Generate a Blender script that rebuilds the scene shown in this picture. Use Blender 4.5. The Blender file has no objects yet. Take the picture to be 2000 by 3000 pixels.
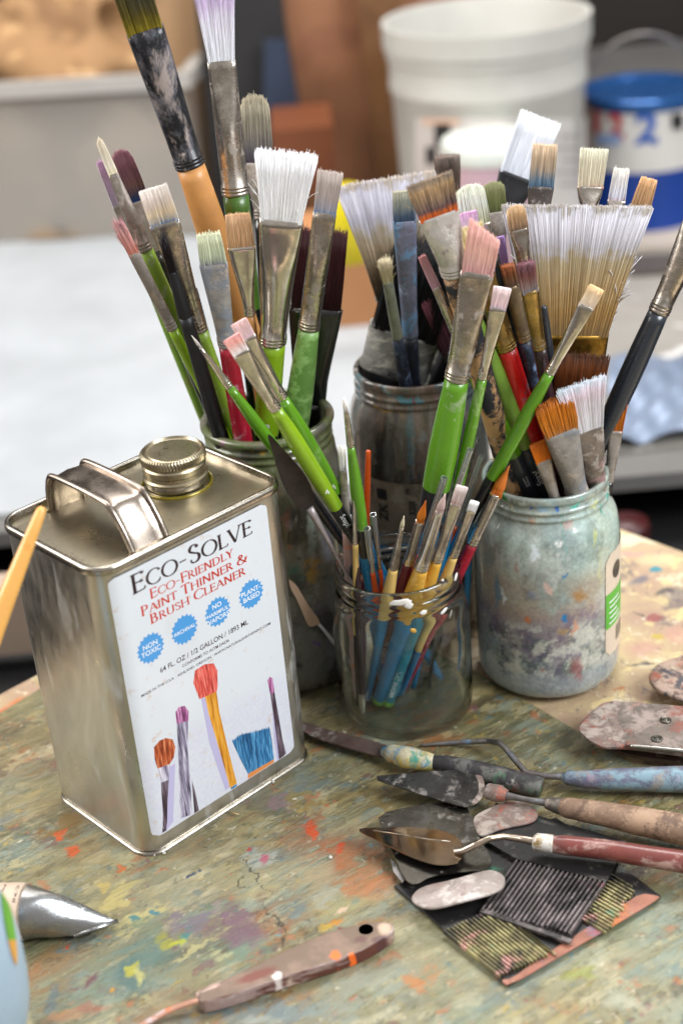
import bpy, math, random
import numpy as np
from mathutils import Vector, Matrix
random.seed(7); rng = np.random.default_rng(11)
SC = bpy.context.scene
COL = SC.collection
PI = math.pi

# ------------------------------------------------------------------ camera
CAM = np.array([.66, -3.55, 3.02]) * .19
FPX = 4500.0
_p = math.radians(28.1); _r = math.radians(-5.1)
FWD = np.array([0, math.cos(_p), -math.sin(_p)])
_R0 = np.array([1., 0, 0]); _U0 = np.array([0, math.sin(_p), math.cos(_p)])
CR = math.cos(_r) * _R0 + math.sin(_r) * _U0
CU = -math.sin(_r) * _R0 + math.cos(_r) * _U0
def ray(x, y): return FWD + CR * (x - 1000) / FPX - CU * (y - 1500) / FPX
def onz(x, y, z=0.0):
    d = ray(x, y); return CAM + d * (z - CAM[2]) / d[2]
def ony(x, y, Y):
    d = ray(x, y); return CAM + d * (Y - CAM[1]) / d[1]
def atd(x, y, dep): return CAM + ray(x, y) * dep
def proj(P):
    v = np.array(P) - CAM; d = v @ FWD
    return 1000 + FPX * (v @ CR) / d, 1500 - FPX * (v @ CU) / d
def depth(P): return float((np.array(P) - CAM) @ FWD)
def zfor(X, Y, py):
    lo, hi = -1.0, 1.2
    for _ in range(50):
        m = (lo + hi) / 2
        if proj((X, Y, m))[1] > py: lo = m
        else: hi = m
    return (lo + hi) / 2
cd = bpy.data.cameras.new('camera'); cam = bpy.data.objects.new('camera', cd); COL.objects.link(cam)
cam.matrix_world = Matrix(((CR[0], CU[0], -FWD[0], CAM[0]), (CR[1], CU[1], -FWD[1], CAM[1]), (CR[2], CU[2], -FWD[2], CAM[2]), (0, 0, 0, 1)))
cd.sensor_width = 36; cd.sensor_fit = 'AUTO'; cd.lens = 54; cd.clip_start = .02; cd.clip_end = 30
cd.dof.use_dof = True; cd.dof.focus_distance = .875; cd.dof.aperture_fstop = 4.6; cd.dof.aperture_blades = 0
SC.camera = cam

# ------------------------------------------------------------------ helpers
def hx(s, a=1.0):
    s = s.lstrip('#'); v = [int(s[i:i + 2], 16) / 255 for i in (0, 2, 4)]
    return tuple((c / 12.92 if c <= .04045 else ((c + .055) / 1.055) ** 2.4) for c in v) + (a,)
def nrm(v):
    v = np.array(v, float); return v / (np.linalg.norm(v) + 1e-12)

ORG = {}
def root(name, label, cat, loc, group=None):
    o = bpy.data.objects.new(name, None); COL.objects.link(o)
    o.location = [float(c) for c in loc]; o.empty_display_size = .02
    o['label'] = label; o['category'] = cat
    if group: o['group'] = group
    ORG[o] = np.array(loc, float)
    return o
class G:
    """collects verts / faces / uvs / material indices; build() links ONE mesh object"""
    def __init__(s): s.v = []; s.f = []; s.uv = []; s.m = []; s.n = 0
    def add(s, vs, fs, uv=None, mi=0):
        vs = np.asarray(vs, float).reshape(-1, 3)
        s.v.append(vs)
        s.uv.append(np.zeros((len(vs), 2)) if uv is None else np.asarray(uv, float))
        s.f += [tuple(i + s.n for i in f) for f in fs]
        s.m += (list(mi) if isinstance(mi, (list, tuple)) else [mi] * len(fs))
        s.n += len(vs)
    def build(s, name, mats, parent=None, smooth=True, sharp=None):
        me = bpy.data.meshes.new(name)
        V = np.concatenate(s.v)
        top = parent
        while top is not None and top.parent is not None: top = top.parent
        if top is not None: V = V - ORG[top]
        else:
            org = np.array([V[:, 0].mean(), V[:, 1].mean(), V[:, 2].min()]); V = V - org
        me.from_pydata(V.tolist(), [], s.f)
        UV = np.concatenate(s.uv)
        ul = me.uv_layers.new(name='UVMap')
        li = np.empty(len(me.loops), dtype=np.int32); me.loops.foreach_get('vertex_index', li)
        ul.data.foreach_set('uv', UV[li].astype(np.float32).ravel())
        if not isinstance(mats, (list, tuple)): mats = [mats]
        for m in mats: me.materials.append(m)
        if len(mats) > 1: me.polygons.foreach_set('material_index', np.array(s.m, dtype=np.int32))
        if smooth:
            me.polygons.foreach_set('use_smooth', np.ones(len(me.polygons), dtype=bool))
            if sharp is not None: me.set_sharp_from_angle(angle=math.radians(sharp))
        me.update()
        o = bpy.data.objects.new(name, me); COL.objects.link(o)
        if parent is not None: o.parent = parent
        else:
            o.location = org; ORG[o] = org
        return o
def tag(o, label, cat, group=None):
    o['label'] = label; o['category'] = cat
    if group: o['group'] = group
    return o
def struct(o): o['kind'] = 'structure'; return o

def frame_of(axis, view=None):
    a = nrm(axis); v = nrm(view if view is not None else FWD)
    w = nrm(np.cross(a, v)); t = nrm(np.cross(w, a)); return a, w, t   # t points away from or to the camera
def ring(c, w, t, a, b, n=20, ex=2.0, ph=0.0):
    th = np.linspace(0, 2 * PI, n, endpoint=False) + ph
    co, si = np.cos(th), np.sin(th)
    x = np.sign(co) * np.abs(co) ** (2 / ex) * a; y = np.sign(si) * np.abs(si) ** (2 / ex) * b
    return np.array(c) + np.outer(x, w) + np.outer(y, t)
def loft(g, rings, cap0=True, cap1=True, vs=None, mi=0):
    n = len(rings[0]); V = np.concatenate(rings); F = []; M = []
    for k in range(len(rings) - 1):
        for i in range(n):
            j = (i + 1) % n; F.append((k * n + i, k * n + j, (k + 1) * n + j, (k + 1) * n + i))
            M.append(mi[k] if isinstance(mi, list) else mi)
    if cap0: F.append(tuple(range(n - 1, -1, -1))); M.append(mi[0] if isinstance(mi, list) else mi)
    if cap1: F.append(tuple((len(rings) - 1) * n + i for i in range(n))); M.append(mi[-1] if isinstance(mi, list) else mi)
    if vs is None: vs = np.linspace(0, 1, len(rings))
    uv = np.array([(i / n, vs[k]) for k in range(len(rings)) for i in range(n)])
    g.add(V, F, uv, M)
def lathe(g, prof, c, n=72, mi=0, closed=False, fn=None):
    c = np.array(c, float); R = []
    for k, (r, z) in enumerate(prof):
        th = np.linspace(0, 2 * PI, n, endpoint=False)
        rr = r * np.ones(n) if fn is None else fn(r, z, th, k)
        R.append(np.stack([c[0] + rr * np.cos(th), c[1] + rr * np.sin(th), c[2] + z * np.ones(n)], 1))
    V = np.concatenate(R); F = []
    K = len(prof)
    for k in range(K if closed else K - 1):
        k2 = (k + 1) % K
        for i in range(n):
            j = (i + 1) % n; F.append((k * n + i, k * n + j, k2 * n + j, k2 * n + i))
    uv = np.array([(i / n, prof[k][1]) for k in range(K) for i in range(n)])
    g.add(V, F, uv, mi)
def tube(g, pts, rad, n=10, ex=2.0, flat=1.0, up=None, mi=0, cap=True):
    pts = [np.array(p, float) for p in pts]; K = len(pts)
    rs = rad if isinstance(rad, (list, tuple, np.ndarray)) else [rad] * K
    R = []
    for k in range(K):
        d = nrm(pts[min(k + 1, K - 1)] - pts[max(k - 1, 0)])
        u = np.array(up if up is not None else (0, 0, 1.0))
        w = np.cross(d, u)
        if np.linalg.norm(w) < 1e-3: w = np.cross(d, (1, 0, .1))
        w = nrm(w); t = nrm(np.cross(w, d))
        R.append(ring(pts[k], w, t, rs[k], rs[k] * flat, n, ex))
    loft(g, R, cap, cap, mi=mi)
def box(g, c, ex, ey, ez, sx, sy, sz, mi=0):
    c = np.array(c, float); ex, ey, ez = map(np.array, (ex, ey, ez))
    V = [c + ex * a * sx / 2 + ey * b * sy / 2 + ez * d * sz / 2 for d in (-1, 1) for b in (-1, 1) for a in (-1, 1)]
    g.add(V, [(0, 2, 3, 1), (4, 5, 7, 6), (0, 1, 5, 4), (2, 6, 7, 3), (0, 4, 6, 2), (1, 3, 7, 5)], None, mi)
def smooth_poly(P, it=2, closed=True):
    P = np.array(P, float)
    for _ in range(it):
        Q = []
        n = len(P)
        for i in range(n if closed else n - 1):
            a, b = P[i], P[(i + 1) % n]; Q += [a * .75 + b * .25, a * .25 + b * .75]
        if not closed: Q = [P[0]] + Q + [P[-1]]
        P = np.array(Q)
    return P
def plate(g, P, th, bev=.0004, mi=0, dome=0.0):
    """closed outline P (3D, roughly planar) extruded upwards by th, with a small bevel"""
    P = np.array(P, float); c = P.mean(0)
    nz = np.array([0, 0, 1.0])
    e1, e2 = P[len(P) // 3] - P[0], P[2 * len(P) // 3] - P[0]
    nn = nrm(np.cross(e1, e2)); nn = nn * (1 if nn[2] > 0 else -1)
    area = np.sum(P[:, 0] * np.roll(P[:, 1], -1) - np.roll(P[:, 0], -1) * P[:, 1])
    if area < 0: P = P[::-1]
    def inset(P, d):
        t = np.roll(P, -1, 0) - np.roll(P, 1, 0); t /= np.linalg.norm(t, axis=1)[:, None] + 1e-12
        return P + np.cross(nn, t) * d
    b = min(bev, th * .45)
    R = [inset(P, b), P + nn * b, P + nn * (th - b), inset(P, b) + nn * th]
    n = len(P); V = np.concatenate(R + [np.array([c + nn * (th + dome)]), np.array([c])])
    F = []
    for k in range(3):
        for i in range(n):
            j = (i + 1) % n; F.append((k * n + i, k * n + j, (k + 1) * n + j, (k + 1) * n + i))
    for i in range(n):
        j = (i + 1) % n; F.append((3 * n + i, 3 * n + j, 4 * n)); F.append((j, i, 4 * n + 1))
    g.add(V, F, None, mi)
def ngon_plate(g, P, th, mi=0):
    """like plate(), for outlines that are not star-shaped about their centre"""
    P = np.array(P, float)
    area = np.sum(P[:, 0] * np.roll(P[:, 1], -1) - np.roll(P[:, 0], -1) * P[:, 1])
    if area < 0: P = P[::-1]
    n = len(P); V = np.concatenate([P, P + [0, 0, th]])
    F = [tuple(range(n - 1, -1, -1)), tuple(range(n, 2 * n))] + [(i, (i + 1) % n, n + (i + 1) % n, n + i) for i in range(n)]
    g.add(V, F, None, mi)

# ------------------------------------------------------------------ text
def text_mesh(txt, bold=0.0, shear=0.0):
    cu = bpy.data.curves.new('tmp', 'FONT'); cu.body = txt; cu.resolution_u = 3; cu.offset = bold; cu.shear = shear
    cu.align_x = 'LEFT'; cu.space_line = .86
    o = bpy.data.objects.new('tmp', cu); COL.objects.link(o)
    dg = bpy.context.evaluated_depsgraph_get()
    me = bpy.data.meshes.new_from_object(o.evaluated_get(dg))
    V = np.array([v.co[:] for v in me.vertices]); F = [tuple(p.vertices) for p in me.polygons]
    bpy.data.objects.remove(o); bpy.data.meshes.remove(me); bpy.data.curves.remove(cu)
    V[:, 0] -= V[:, 0].min(); V[:, 1] -= V[:, 1].min()
    return V[:, :2], F
def pen_text(txt, thick=.15, thin=.06):
    """roman inscription capitals drawn with a broad pen; UPPERCASE = full height, lowercase = small capitals"""
    def arc(cx, cy, rx, ry, a0, a1, n=14):
        return [(cx + rx * math.cos(math.radians(a0 + (a1 - a0) * i / n)), cy + ry * math.sin(math.radians(a0 + (a1 - a0) * i / n))) for i in range(n + 1)]
    S = {
        'E': (.60, [[(.12, 0), (.12, 1)], [(.12, .97), (.52, .97)], [(.12, .52), (.45, .52)], [(.12, .03), (.56, .03)]], [(.12, 0), (.12, 1), ], [(.52, .97, -.12), (.45, .52, .08), (.45, .52, -.08), (.56, .03, .14)]),
        'C': (.82, [arc(.48, .5, .42, .49, 48, 312)], [], [(.76, .86, -.1), (.76, .14, .12)]),
        'O': (.94, [arc(.48, .5, .42, .49, 0, 360, 26)], [], []),
        'S': (.56, [arc(.28, .75, .19, .22, 45, 200, 8) + arc(.28, .27, .22, .24, 80, -140, 10)], [], [(.42, .91, -.14), (.1, .12, .14)]),
        'L': (.58, [[(.12, 0), (.12, 1)], [(.12, .03), (.54, .03)]], [(.12, 0), (.12, 1)], [(.54, .03, .14)]),
        'V': (.80, [[(.06, 1), (.40, .0)], [(.40, .0), (.74, 1)]], [(.06, 1), (.74, 1)], []),
        'F': (.56, [[(.12, 0), (.12, 1)], [(.12, .97), (.52, .97)], [(.12, .5), (.44, .5)]], [(.12, 0), (.12, 1)], [(.52, .97, -.12), (.44, .5, .08), (.44, .5, -.08)]),
        'R': (.72, [[(.12, 0), (.12, 1)], [(.12, .97), (.28, .97)] + arc(.3, .73, .2, .24, 80, -80, 9) + [(.12, .49)], [(.3, .5), (.68, 0)]], [(.12, 0), (.12, 1)], []),
        'I': (.28, [[(.13, 0), (.13, 1)]], [(.13, 0), (.13, 1)], []),
        'N': (.88, [[(.13, 0), (.13, 1)], [(.13, 1), (.74, 0)], [(.74, 0), (.74, 1)]], [(.13, 0), (.13, 1), (.74, 1)], []),
        'D': (.88, [[(.12, 0), (.12, 1)], [(.12, .97), (.3, .97)] + arc(.34, .5, .42, .47, 85, -85, 14) + [(.12, .03)]], [(.12, 0), (.12, 1)], []),
        'Y': (.74, [[(.36, 0), (.36, .45)], [(.36, .45), (.06, 1)], [(.36, .45), (.66, 1)]], [(.36, 0), (.06, 1), (.66, 1)], []),
        'P': (.60, [[(.12, 0), (.12, 1)], [(.12, .97), (.28, .97)] + arc(.3, .72, .2, .25, 80, -80, 9) + [(.12, .47)]], [(.12, 0), (.12, 1)], []),
        'A': (.82, [[(.06, 0), (.40, 1)], [(.40, 1), (.76, 0)], [(.2, .36), (.62, .36)]], [(.06, 0), (.76, 0)], []),
        'T': (.70, [[(.34, 0), (.34, 1)], [(.04, .97), (.64, .97)]], [(.34, 0)], [(.04, .97, -.12), (.64, .97, -.12)]),
        'H': (.88, [[(.13, 0), (.13, 1)], [(.74, 0), (.74, 1)], [(.13, .5), (.74, .5)]], [(.13, 0), (.13, 1), (.74, 0), (.74, 1)], []),
        'B': (.66, [[(.12, 0), (.12, 1)], [(.12, .97), (.28, .97)] + arc(.29, .755, .17, .215, 80, -80, 8) + [(.12, .53)], [(.3, .53)] + arc(.32, .28, .22, .25, 80, -80, 8) + [(.12, .03)]], [(.12, 0), (.12, 1)], []),
        'U': (.82, [[(.12, 1), (.12, .3)] + arc(.4, .3, .28, .28, 180, 360, 12) + [(.68, 1)]], [(.12, 1), (.68, 1)], []),
        '-': (.42, [[(.05, .42), (.36, .42)]], [], []),
        '&': (.92, [[(.8, .5), (.72, .25)] + arc(.34, .26, .28, .26, -30, -190, 9) + [(.14, .48), (.42, .68)] + arc(.34, .8, .13, .17, -20, 200, 9) + [(.3, .55), (.78, 0)]], [(.8, .52)], []),
    }
    V = []; F = []; x = 0; k = 0
    def stroke(P, sc, x0, wf=1.0):
        nonlocal k
        P = np.array(P, float); d = np.gradient(P, axis=0) if len(P) > 2 else np.array([P[1] - P[0]] * 2)
        d /= np.linalg.norm(d, axis=1)[:, None] + 1e-9
        pa = math.radians(12)
        nrmv = np.stack([-d[:, 1], d[:, 0]], 1)
        w = (thin + (thick - thin) * np.abs(nrmv @ np.array([math.cos(pa), -math.sin(pa)])) ** 1.4) * wf
        if len(P) == 2 and P[0][0] != P[1][0] and P[0][1] != P[1][1]:
            w[:] = thick if d[0][0] * d[0][1] < 0 else thin * 1.2
        A = P + nrmv * w[:, None] / 2; B = P - nrmv * w[:, None] / 2
        b = len(V)
        for a_, b_ in zip(A, B):
            V.append((x0 + a_[0] * sc, a_[1] * sc, k)); V.append((x0 + b_[0] * sc, b_[1] * sc, k))
        for i in range(len(P) - 1): F.append((b + 2 * i, b + 2 * i + 1, b + 2 * i + 3, b + 2 * i + 2))
        k += 1
    for ch in txt:
        if ch == ' ': x += .34; continue
        sc = .8 if ch.islower() else 1.0
        adv, st, serifs, ticks = S[ch.upper()]
        for P in st: stroke(P, sc, x)
        for (sx, sy) in serifs:
            yy = sy + (.015 if sy < .5 else -.015); stroke([(sx - .11, yy), (sx + .11, yy)], sc, x)
        for (sx, sy, dy) in ticks: stroke([(sx, sy), (sx + .01, sy + dy)], sc, x, .45)
        x += (adv + .05) * sc
    return np.array(V), F

# ------------------------------------------------------------------ materials
MATS = {}
def newmat(name):
    m = bpy.data.materials.new(name); m.use_nodes = True
    nt = m.node_tree; b = nt.nodes['Principled BSDF']
    return m, nt, b
def nd(nt, t, **kw):
    n = nt.nodes.new(t)
    for k, v in kw.items():
        if hasattr(n, k) and not k.startswith('i_'): setattr(n, k, v)
    return n
def noise(nt, vec, scale, detail=4, rough=.55, dist=0.0):
    n = nt.nodes.new('ShaderNodeTexNoise'); n.inputs['Scale'].default_value = scale
    n.inputs['Detail'].default_value = detail; n.inputs['Roughness'].default_value = rough; n.inputs['Distortion'].default_value = dist
    if vec is not None: nt.links.new(vec, n.inputs['Vector'])
    return n.outputs['Fac'], n.outputs['Color']
def mrange(nt, s, a, b, c=0.0, d=1.0, clamp=True, smooth=False):
    n = nt.nodes.new('ShaderNodeMapRange'); n.clamp = clamp
    if smooth: n.interpolation_type = 'SMOOTHSTEP'
    for i, v in zip((1, 2, 3, 4), (a, b, c, d)): n.inputs[i].default_value = v
    nt.links.new(s, n.inputs[0]); return n.outputs[0]
def mixc(nt, fac, a, b, mode='MIX'):
    n = nt.nodes.new('ShaderNodeMix'); n.data_type = 'RGBA'; n.blend_type = mode
    for s, v in ((n.inputs[0], fac), (n.inputs[6], a), (n.inputs[7], b)):
        if isinstance(v, (float, int, tuple)): s.default_value = v
        else: nt.links.new(v, s)
    return n.outputs[2]
def mul(nt, a, b, op='MULTIPLY'):
    n = nt.nodes.new('ShaderNodeMath'); n.operation = op
    for s, v in ((n.inputs[0], a), (n.inputs[1], b)):
        if isinstance(v, (float, int)): s.default_value = v
        else: nt.links.new(v, s)
    return n.outputs[0]
def wpos(nt, stretch=None, rot=None, shift=None):
    g = nt.nodes.new('ShaderNodeNewGeometry'); s = g.outputs['Position']
    if stretch or rot or shift:
        m = nt.nodes.new('ShaderNodeMapping'); nt.links.new(s, m.inputs[0])
        if stretch: m.inputs['Scale'].default_value = stretch
        if rot: m.inputs['Rotation'].default_value = rot
        if shift: m.inputs['Location'].default_value = shift
        s = m.outputs[0]
    return s
def bump(nt, b, h, strength=.3, dist=.0005):
    n = nt.nodes.new('ShaderNodeBump'); n.inputs['Strength'].default_value = strength; n.inputs['Distance'].default_value = dist
    nt.links.new(h, n.inputs['Height']); nt.links.new(n.outputs[0], b.inputs['Normal'])
def paint(name, base, metal=0.0, rough=.35, splats=(), grunge=.15, gscale=90, bmp=.25, coat=0.0, gcol=None, shift=None):
    """coat of paint / metal with flecks. splats: (colour, threshold, noise scale[, stretch])"""
    if name in MATS: return MATS[name]
    m, nt, b = newmat(name); P = wpos(nt, shift=shift)
    f, _ = noise(nt, P, gscale, 5, .65)
    base = hx(base)
    dark = tuple(c * (1 - grunge * 1.6) for c in base[:3]) + (1,) if gcol is None else hx(gcol)
    col = mixc(nt, mrange(nt, f, .38, .68), base, dark)
    met = None; h = f
    mt = metal; mfac = None
    for k, sp in enumerate(splats):
        c, th, sc = sp[:3]
        st = sp[3] if len(sp) > 3 else None
        Q = wpos(nt, stretch=st, shift=(.37 * k + .1 + (shift[0] if shift else 0), .91 * k + .2, .13 * k))
        g, _ = noise(nt, Q, sc, 9, .72, .3)
        ms = mrange(nt, g, th - .02, th + .055)
        col = mixc(nt, ms, col, hx(c))
        if metal > 0:
            inv = mul(nt, 1.0, ms, 'SUBTRACT'); mfac = inv if mfac is None else mul(nt, mfac, inv)
        h = mul(nt, h, mul(nt, ms, .35), 'ADD')
    nt.links.new(col, b.inputs['Base Color'])
    if mfac is not None: nt.links.new(mul(nt, mfac, metal), b.inputs['Metallic'])
    else: b.inputs['Metallic'].default_value = metal
    r = mrange(nt, f, .3, .7, max(.03, rough - .08), rough + .14)
    if mfac is not None:
        n = nt.nodes.new('ShaderNodeMix'); nt.links.new(mfac, n.inputs[0]); n.inputs[2].default_value = .5; nt.links.new(r, n.inputs[3]); r = n.outputs[0]
    nt.links.new(r, b.inputs['Roughness'])
    if coat: b.inputs['Coat Weight'].default_value = coat; b.inputs['Coat Roughness'].default_value = .08
    if bmp: bump(nt, b, h, bmp, .0006)
    MATS[name] = m; return m
def bristle_mat(stops, var=.25, rough=.5, sheen=.2):
    key = ('br', tuple(stops), var)
    if key in MATS: return MATS[key]
    m, nt, b = newmat('bristle_hair')
    uv = nt.nodes.new('ShaderNodeUVMap'); sp = nt.nodes.new('ShaderNodeSeparateXYZ'); nt.links.new(uv.outputs[0], sp.inputs[0])
    # blotchy stain boundary: the tide line differs from hair to hair
    n1, _ = noise(nt, wpos(nt), 160, 2, .5)
    cx = nt.nodes.new('ShaderNodeCombineXYZ'); nt.links.new(mul(nt, sp.outputs[0], 34.0), cx.inputs[0]); nt.links.new(mul(nt, sp.outputs[1], .8), cx.inputs[1])
    n2, _ = noise(nt, cx.outputs[0], 1.0, 3, .6)
    cx3 = nt.nodes.new('ShaderNodeCombineXYZ'); nt.links.new(mul(nt, sp.outputs[0], 150.0), cx3.inputs[0]); nt.links.new(mul(nt, sp.outputs[1], 1.5), cx3.inputs[1]); n3, _ = noise(nt, cx3.outputs[0], 1.0, 2, .6)
    v = mul(nt, sp.outputs[1], mul(nt, mul(nt, mul(nt, n1, -.5, 'ADD'), .22), mul(nt, mul(nt, n2, -.5, 'ADD'), .35), 'ADD'), 'ADD')
    cr = nt.nodes.new('ShaderNodeValToRGB'); nt.links.new(v, cr.inputs[0]); el = cr.color_ramp.elements
    el[0].position = stops[0][0]; el[0].color = hx(stops[0][1]); el[1].position = stops[-1][0]; el[1].color = hx(stops[-1][1])
    for p_, c_ in stops[1:-1]: e = el.new(p_); e.color = hx(c_)
    hsv = nt.nodes.new('ShaderNodeHueSaturation'); nt.links.new(cr.outputs[0], hsv.inputs['Color'])
    n4 = mul(nt, mul(nt, n2, .45), mul(nt, n3, .55), 'ADD')
    nt.links.new(mrange(nt, n4, .38, .62, (1 - var * 1.3) * 1.22, (1 + var * .45) * 1.22), hsv.inputs['Value'])
    nt.links.new(hsv.outputs[0], b.inputs['Base Color']); b.inputs['Roughness'].default_value = rough
    b.inputs['Specular IOR Level'].default_value = .35
    MATS[key] = m; return m
def clear_plastic(name='clear_sleeve', tint='#e8eef0', gloss=.5):
    if name in MATS: return MATS[name]
    m = bpy.data.materials.new(name); m.use_nodes = True; nt = m.node_tree; nt.nodes.clear()
    out = nt.nodes.new('ShaderNodeOutputMaterial'); tr = nt.nodes.new('ShaderNodeBsdfTransparent'); tr.inputs[0].default_value = hx(tint)
    gl = nt.nodes.new('ShaderNodeBsdfGlossy'); gl.inputs['Roughness'].default_value = .08
    lw = nt.nodes.new('ShaderNodeLayerWeight'); lw.inputs[0].default_value = gloss
    mx = nt.nodes.new('ShaderNodeMixShader'); nt.links.new(mrange(nt, lw.outputs['Facing'], .1, .9, .12, .95), mx.inputs[0])
    df = nt.nodes.new('ShaderNodeBsdfDiffuse'); df.inputs[0].default_value = hx('#dfe3e6'); m0 = nt.nodes.new('ShaderNodeMixShader'); m0.inputs[0].default_value = .16; nt.links.new(tr.outputs[0], m0.inputs[1]); nt.links.new(df.outputs[0], m0.inputs[2])
    nt.links.new(m0.outputs[0], mx.inputs[1]); nt.links.new(gl.outputs[0], mx.inputs[2]); nt.links.new(mx.outputs[0], out.inputs[0])
    MATS[name] = m; return m
def glass_mat(name, tint='#f4faf8', rough=0.0):
    m, nt, b = newmat(name)
    b.inputs['Base Color'].default_value = hx(tint); b.inputs['Transmission Weight'].default_value = 1; b.inputs['IOR'].default_value = 1.47
    b.inputs['Roughness'].default_value = rough
    f, _ = noise(nt, wpos(nt), 30, 2, .5); bump(nt, b, f, .12, .002)
    return m
# ------------------------------------------------------------------ metals, handles
SILVER = paint('nickel_ferrule', '#ece6dd', 1, .16, [], .25, 120, .12)
SILVER_D = paint('worn_nickel', '#d4cbc0', 1, .26, [('#9a8f86', .60, 120), ('#d9d3cb', .68, 260)], .35, 150, .3)
SILVER_P = paint('paint_filmed_nickel', '#b9b0a8', .8, .38, [('#8e857d', .50, 90), ('#b9afa8', .60, 60), ('#c99a78', .70, 90)], .35, 120, .5)
BRASSF = paint('brass_ferrule', '#c9a866', 1, .3, [('#8c7f70', .58, 110), ('#e2d6bd', .68, 150)], .4, 120, .3)
BRASS = paint('aged_brass_plate', '#b98f45', 1, .32, [('#3a2a18', .60, 90), ('#7d6a4a', .64, 200)], .5, 110, .5)
GREY_P = paint('grey_paint_crust', '#9b9690', .2, .5, [('#7b7f86', .52, 70), ('#b3a498', .58, 80), ('#c28f6c', .70, 90)], .25, 120, .7)
BLACK_F = paint('black_ferrule', '#23252b', .3, .3, [('#5c5a62', .50, 34, (1, 1, .5)), ('#9a8d88', .55, 40, (1, 1, .45)), ('#b9a9a0', .62, 80, (1, 1, .5)), ('#5c7a88', .66, 60)], .3, 60, .4, .3)
BLUE_P = paint('blue_grey_paint_crust', '#7f8298', .1, .45, [('#6d93b8', .52, 60), ('#a7b8d6', .6, 80), ('#6f6270', .6, 60), ('#59b3cf', .69, 60), ('#8c3f4c', .73, 90)], .3, 90, .8, .2)
DARKBLUE_P = paint('dark_blue_paint_crust', '#232634', .0, .45, [('#6c7fa0', .60, 110), ('#3c4b66', .55, 80), ('#566b52', .70, 60)], .3, 90, .7)
BLACK_P = paint('matt_black_paint', '#1c1d22', 0, .42, [('#4c5866', .62, 110, (1, 1, .4)), ('#8f949b', .73, 200)], .3, 90, .4)
LIME = paint('lime_lacquer', '#86ac1a', 0, .25, [('#2f7a8a', .72, 120), ('#5f9a2a', .60, 50), ('#c9c79a', .68, 140)], .08, 60, .06, .5)
GREEN = paint('green_lacquer', '#5c931a', 0, .22, [('#8fae6a', .60, 60, (1, 1, .5)), ('#c7d6b9', .68, 170), ('#4a5a34', .70, 120)], .08, 60, .05, .6)
GREENSP = paint('speckled_green_lacquer', '#5c931c', 0, .3, [('#90a87c', .55, 40), ('#dfe6d2', .66, 130), ('#b59a90', .66, 60)], .08, 60, .15, .4)
PALEGREEN = paint('pale_green_lacquer', '#76a552', 0, .35, [('#9fcb7c', .50, 60), ('#3d8f86', .74, 120), ('#b98f8a', .74, 90)], .1, 70, .15, .3)
GREENW = paint('worn_green_lacquer', '#8eb33a', 0, .35, [('#a7b183', .55, 70), ('#3d5f3c', .69, 160), ('#b58d86', .70, 90)], .15, 90, .3, .3)
DKGREEN = paint('dark_green_painted_wood', '#4d7426', 0, .35, [('#38506a', .66, 60), ('#b7532b', .72, 110), ('#8ea356', .68, 80)], .3, 60, .3, .3)
OLIVEG = paint('dull_green_lacquer', '#7ba03c', 0, .35, [('#8a8f55', .56, 60), ('#a9684a', .73, 100)], .2, 60, .2, .3)
WOOD = paint('beech_wood', '#d59757', 0, .42, [('#b97a40', .62, 130, (1, 1, .12)), ('#f0ece6', .79, 120)], .12, 60, .1, .15)
YELLOW = paint('yellow_stained_wood', '#e3ad3f', 0, .35, [('#f0c468', .55, 80), ('#c98a2c', .66, 70)], .1, 60, .1, .35)
PALEY = paint('pale_yellow_lacquer', '#ecc878', 0, .35, [('#b5a0b8', .71, 90)], .08, 60, .08, .35)
REDH = paint('bright_red_lacquer', '#d51a1c', 0, .3, [('#6a6d74', .62, 60), ('#b98a5c', .68, 70), ('#e0493f', .6, 80)], .1, 60, .35, .4)
CRIM = paint('crimson_spattered_lacquer', '#a3142f', 0, .3, [('#c3a3aa', .60, 110), ('#d9c6c8', .68, 220)], .15, 60, .3, .35)
MAROON = paint('maroon_lacquer', '#6d1430', 0, .3, [], .15, 60, .1, .4)
ORANGE = paint('orange_lacquer', '#e0560f', 0, .22, [], .1, 60, .05, .6)
BLUE = paint('blue_lacquer', '#1579ab', 0, .3, [('#4f93a4', .66, 60)], .1, 60, .1, .4)
TEALB = paint('teal_blue_lacquer', '#2f87a0', 0, .3, [('#5f9fa4', .56, 50), ('#c9aa5a', .74, 70)], .12, 60, .15, .35)
GTIP = paint('apple_green_dip', '#7ec544', 0, .3, [('#a8d680', .62, 70)], .08, 60, .05, .4)
BLK = paint('gloss_black_lacquer', '#14161a', 0, .2, [], .1, 60, .04, .6)
NAVY = paint('charcoal_lacquer', '#2b3038', 0, .28, [('#4a4f58', .68, 80)], .1, 60, .08, .4)
PINKP = paint('pinkish_paint_coating', '#c9a6a0', 0, .5, [('#d98c6c', .58, 70), ('#a9a0a8', .56, 60), ('#8a6f78', .72, 120)], .1, 90, .5)
CAMO = paint('tan_and_black_paint_patches', '#c3986b', 0, .45, [('#b7a08c', .58, 70), ('#22252d', .47, 45), ('#4a5260', .66, 90)], .1, 90, .6)
DKBROWN = paint('dark_brown_lacquer', '#3b262b', 0, .3, [('#6b5a5c', .66, 90)], .2, 70, .2, .3)
WHITE_INK = paint('white_ink', '#e6e9ea', 0, .5, [], .02, 90, 0)
WHITEP = paint('white_paint_dab', '#e9e6e2', 0, .4, [], .05, 90, .4)

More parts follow.
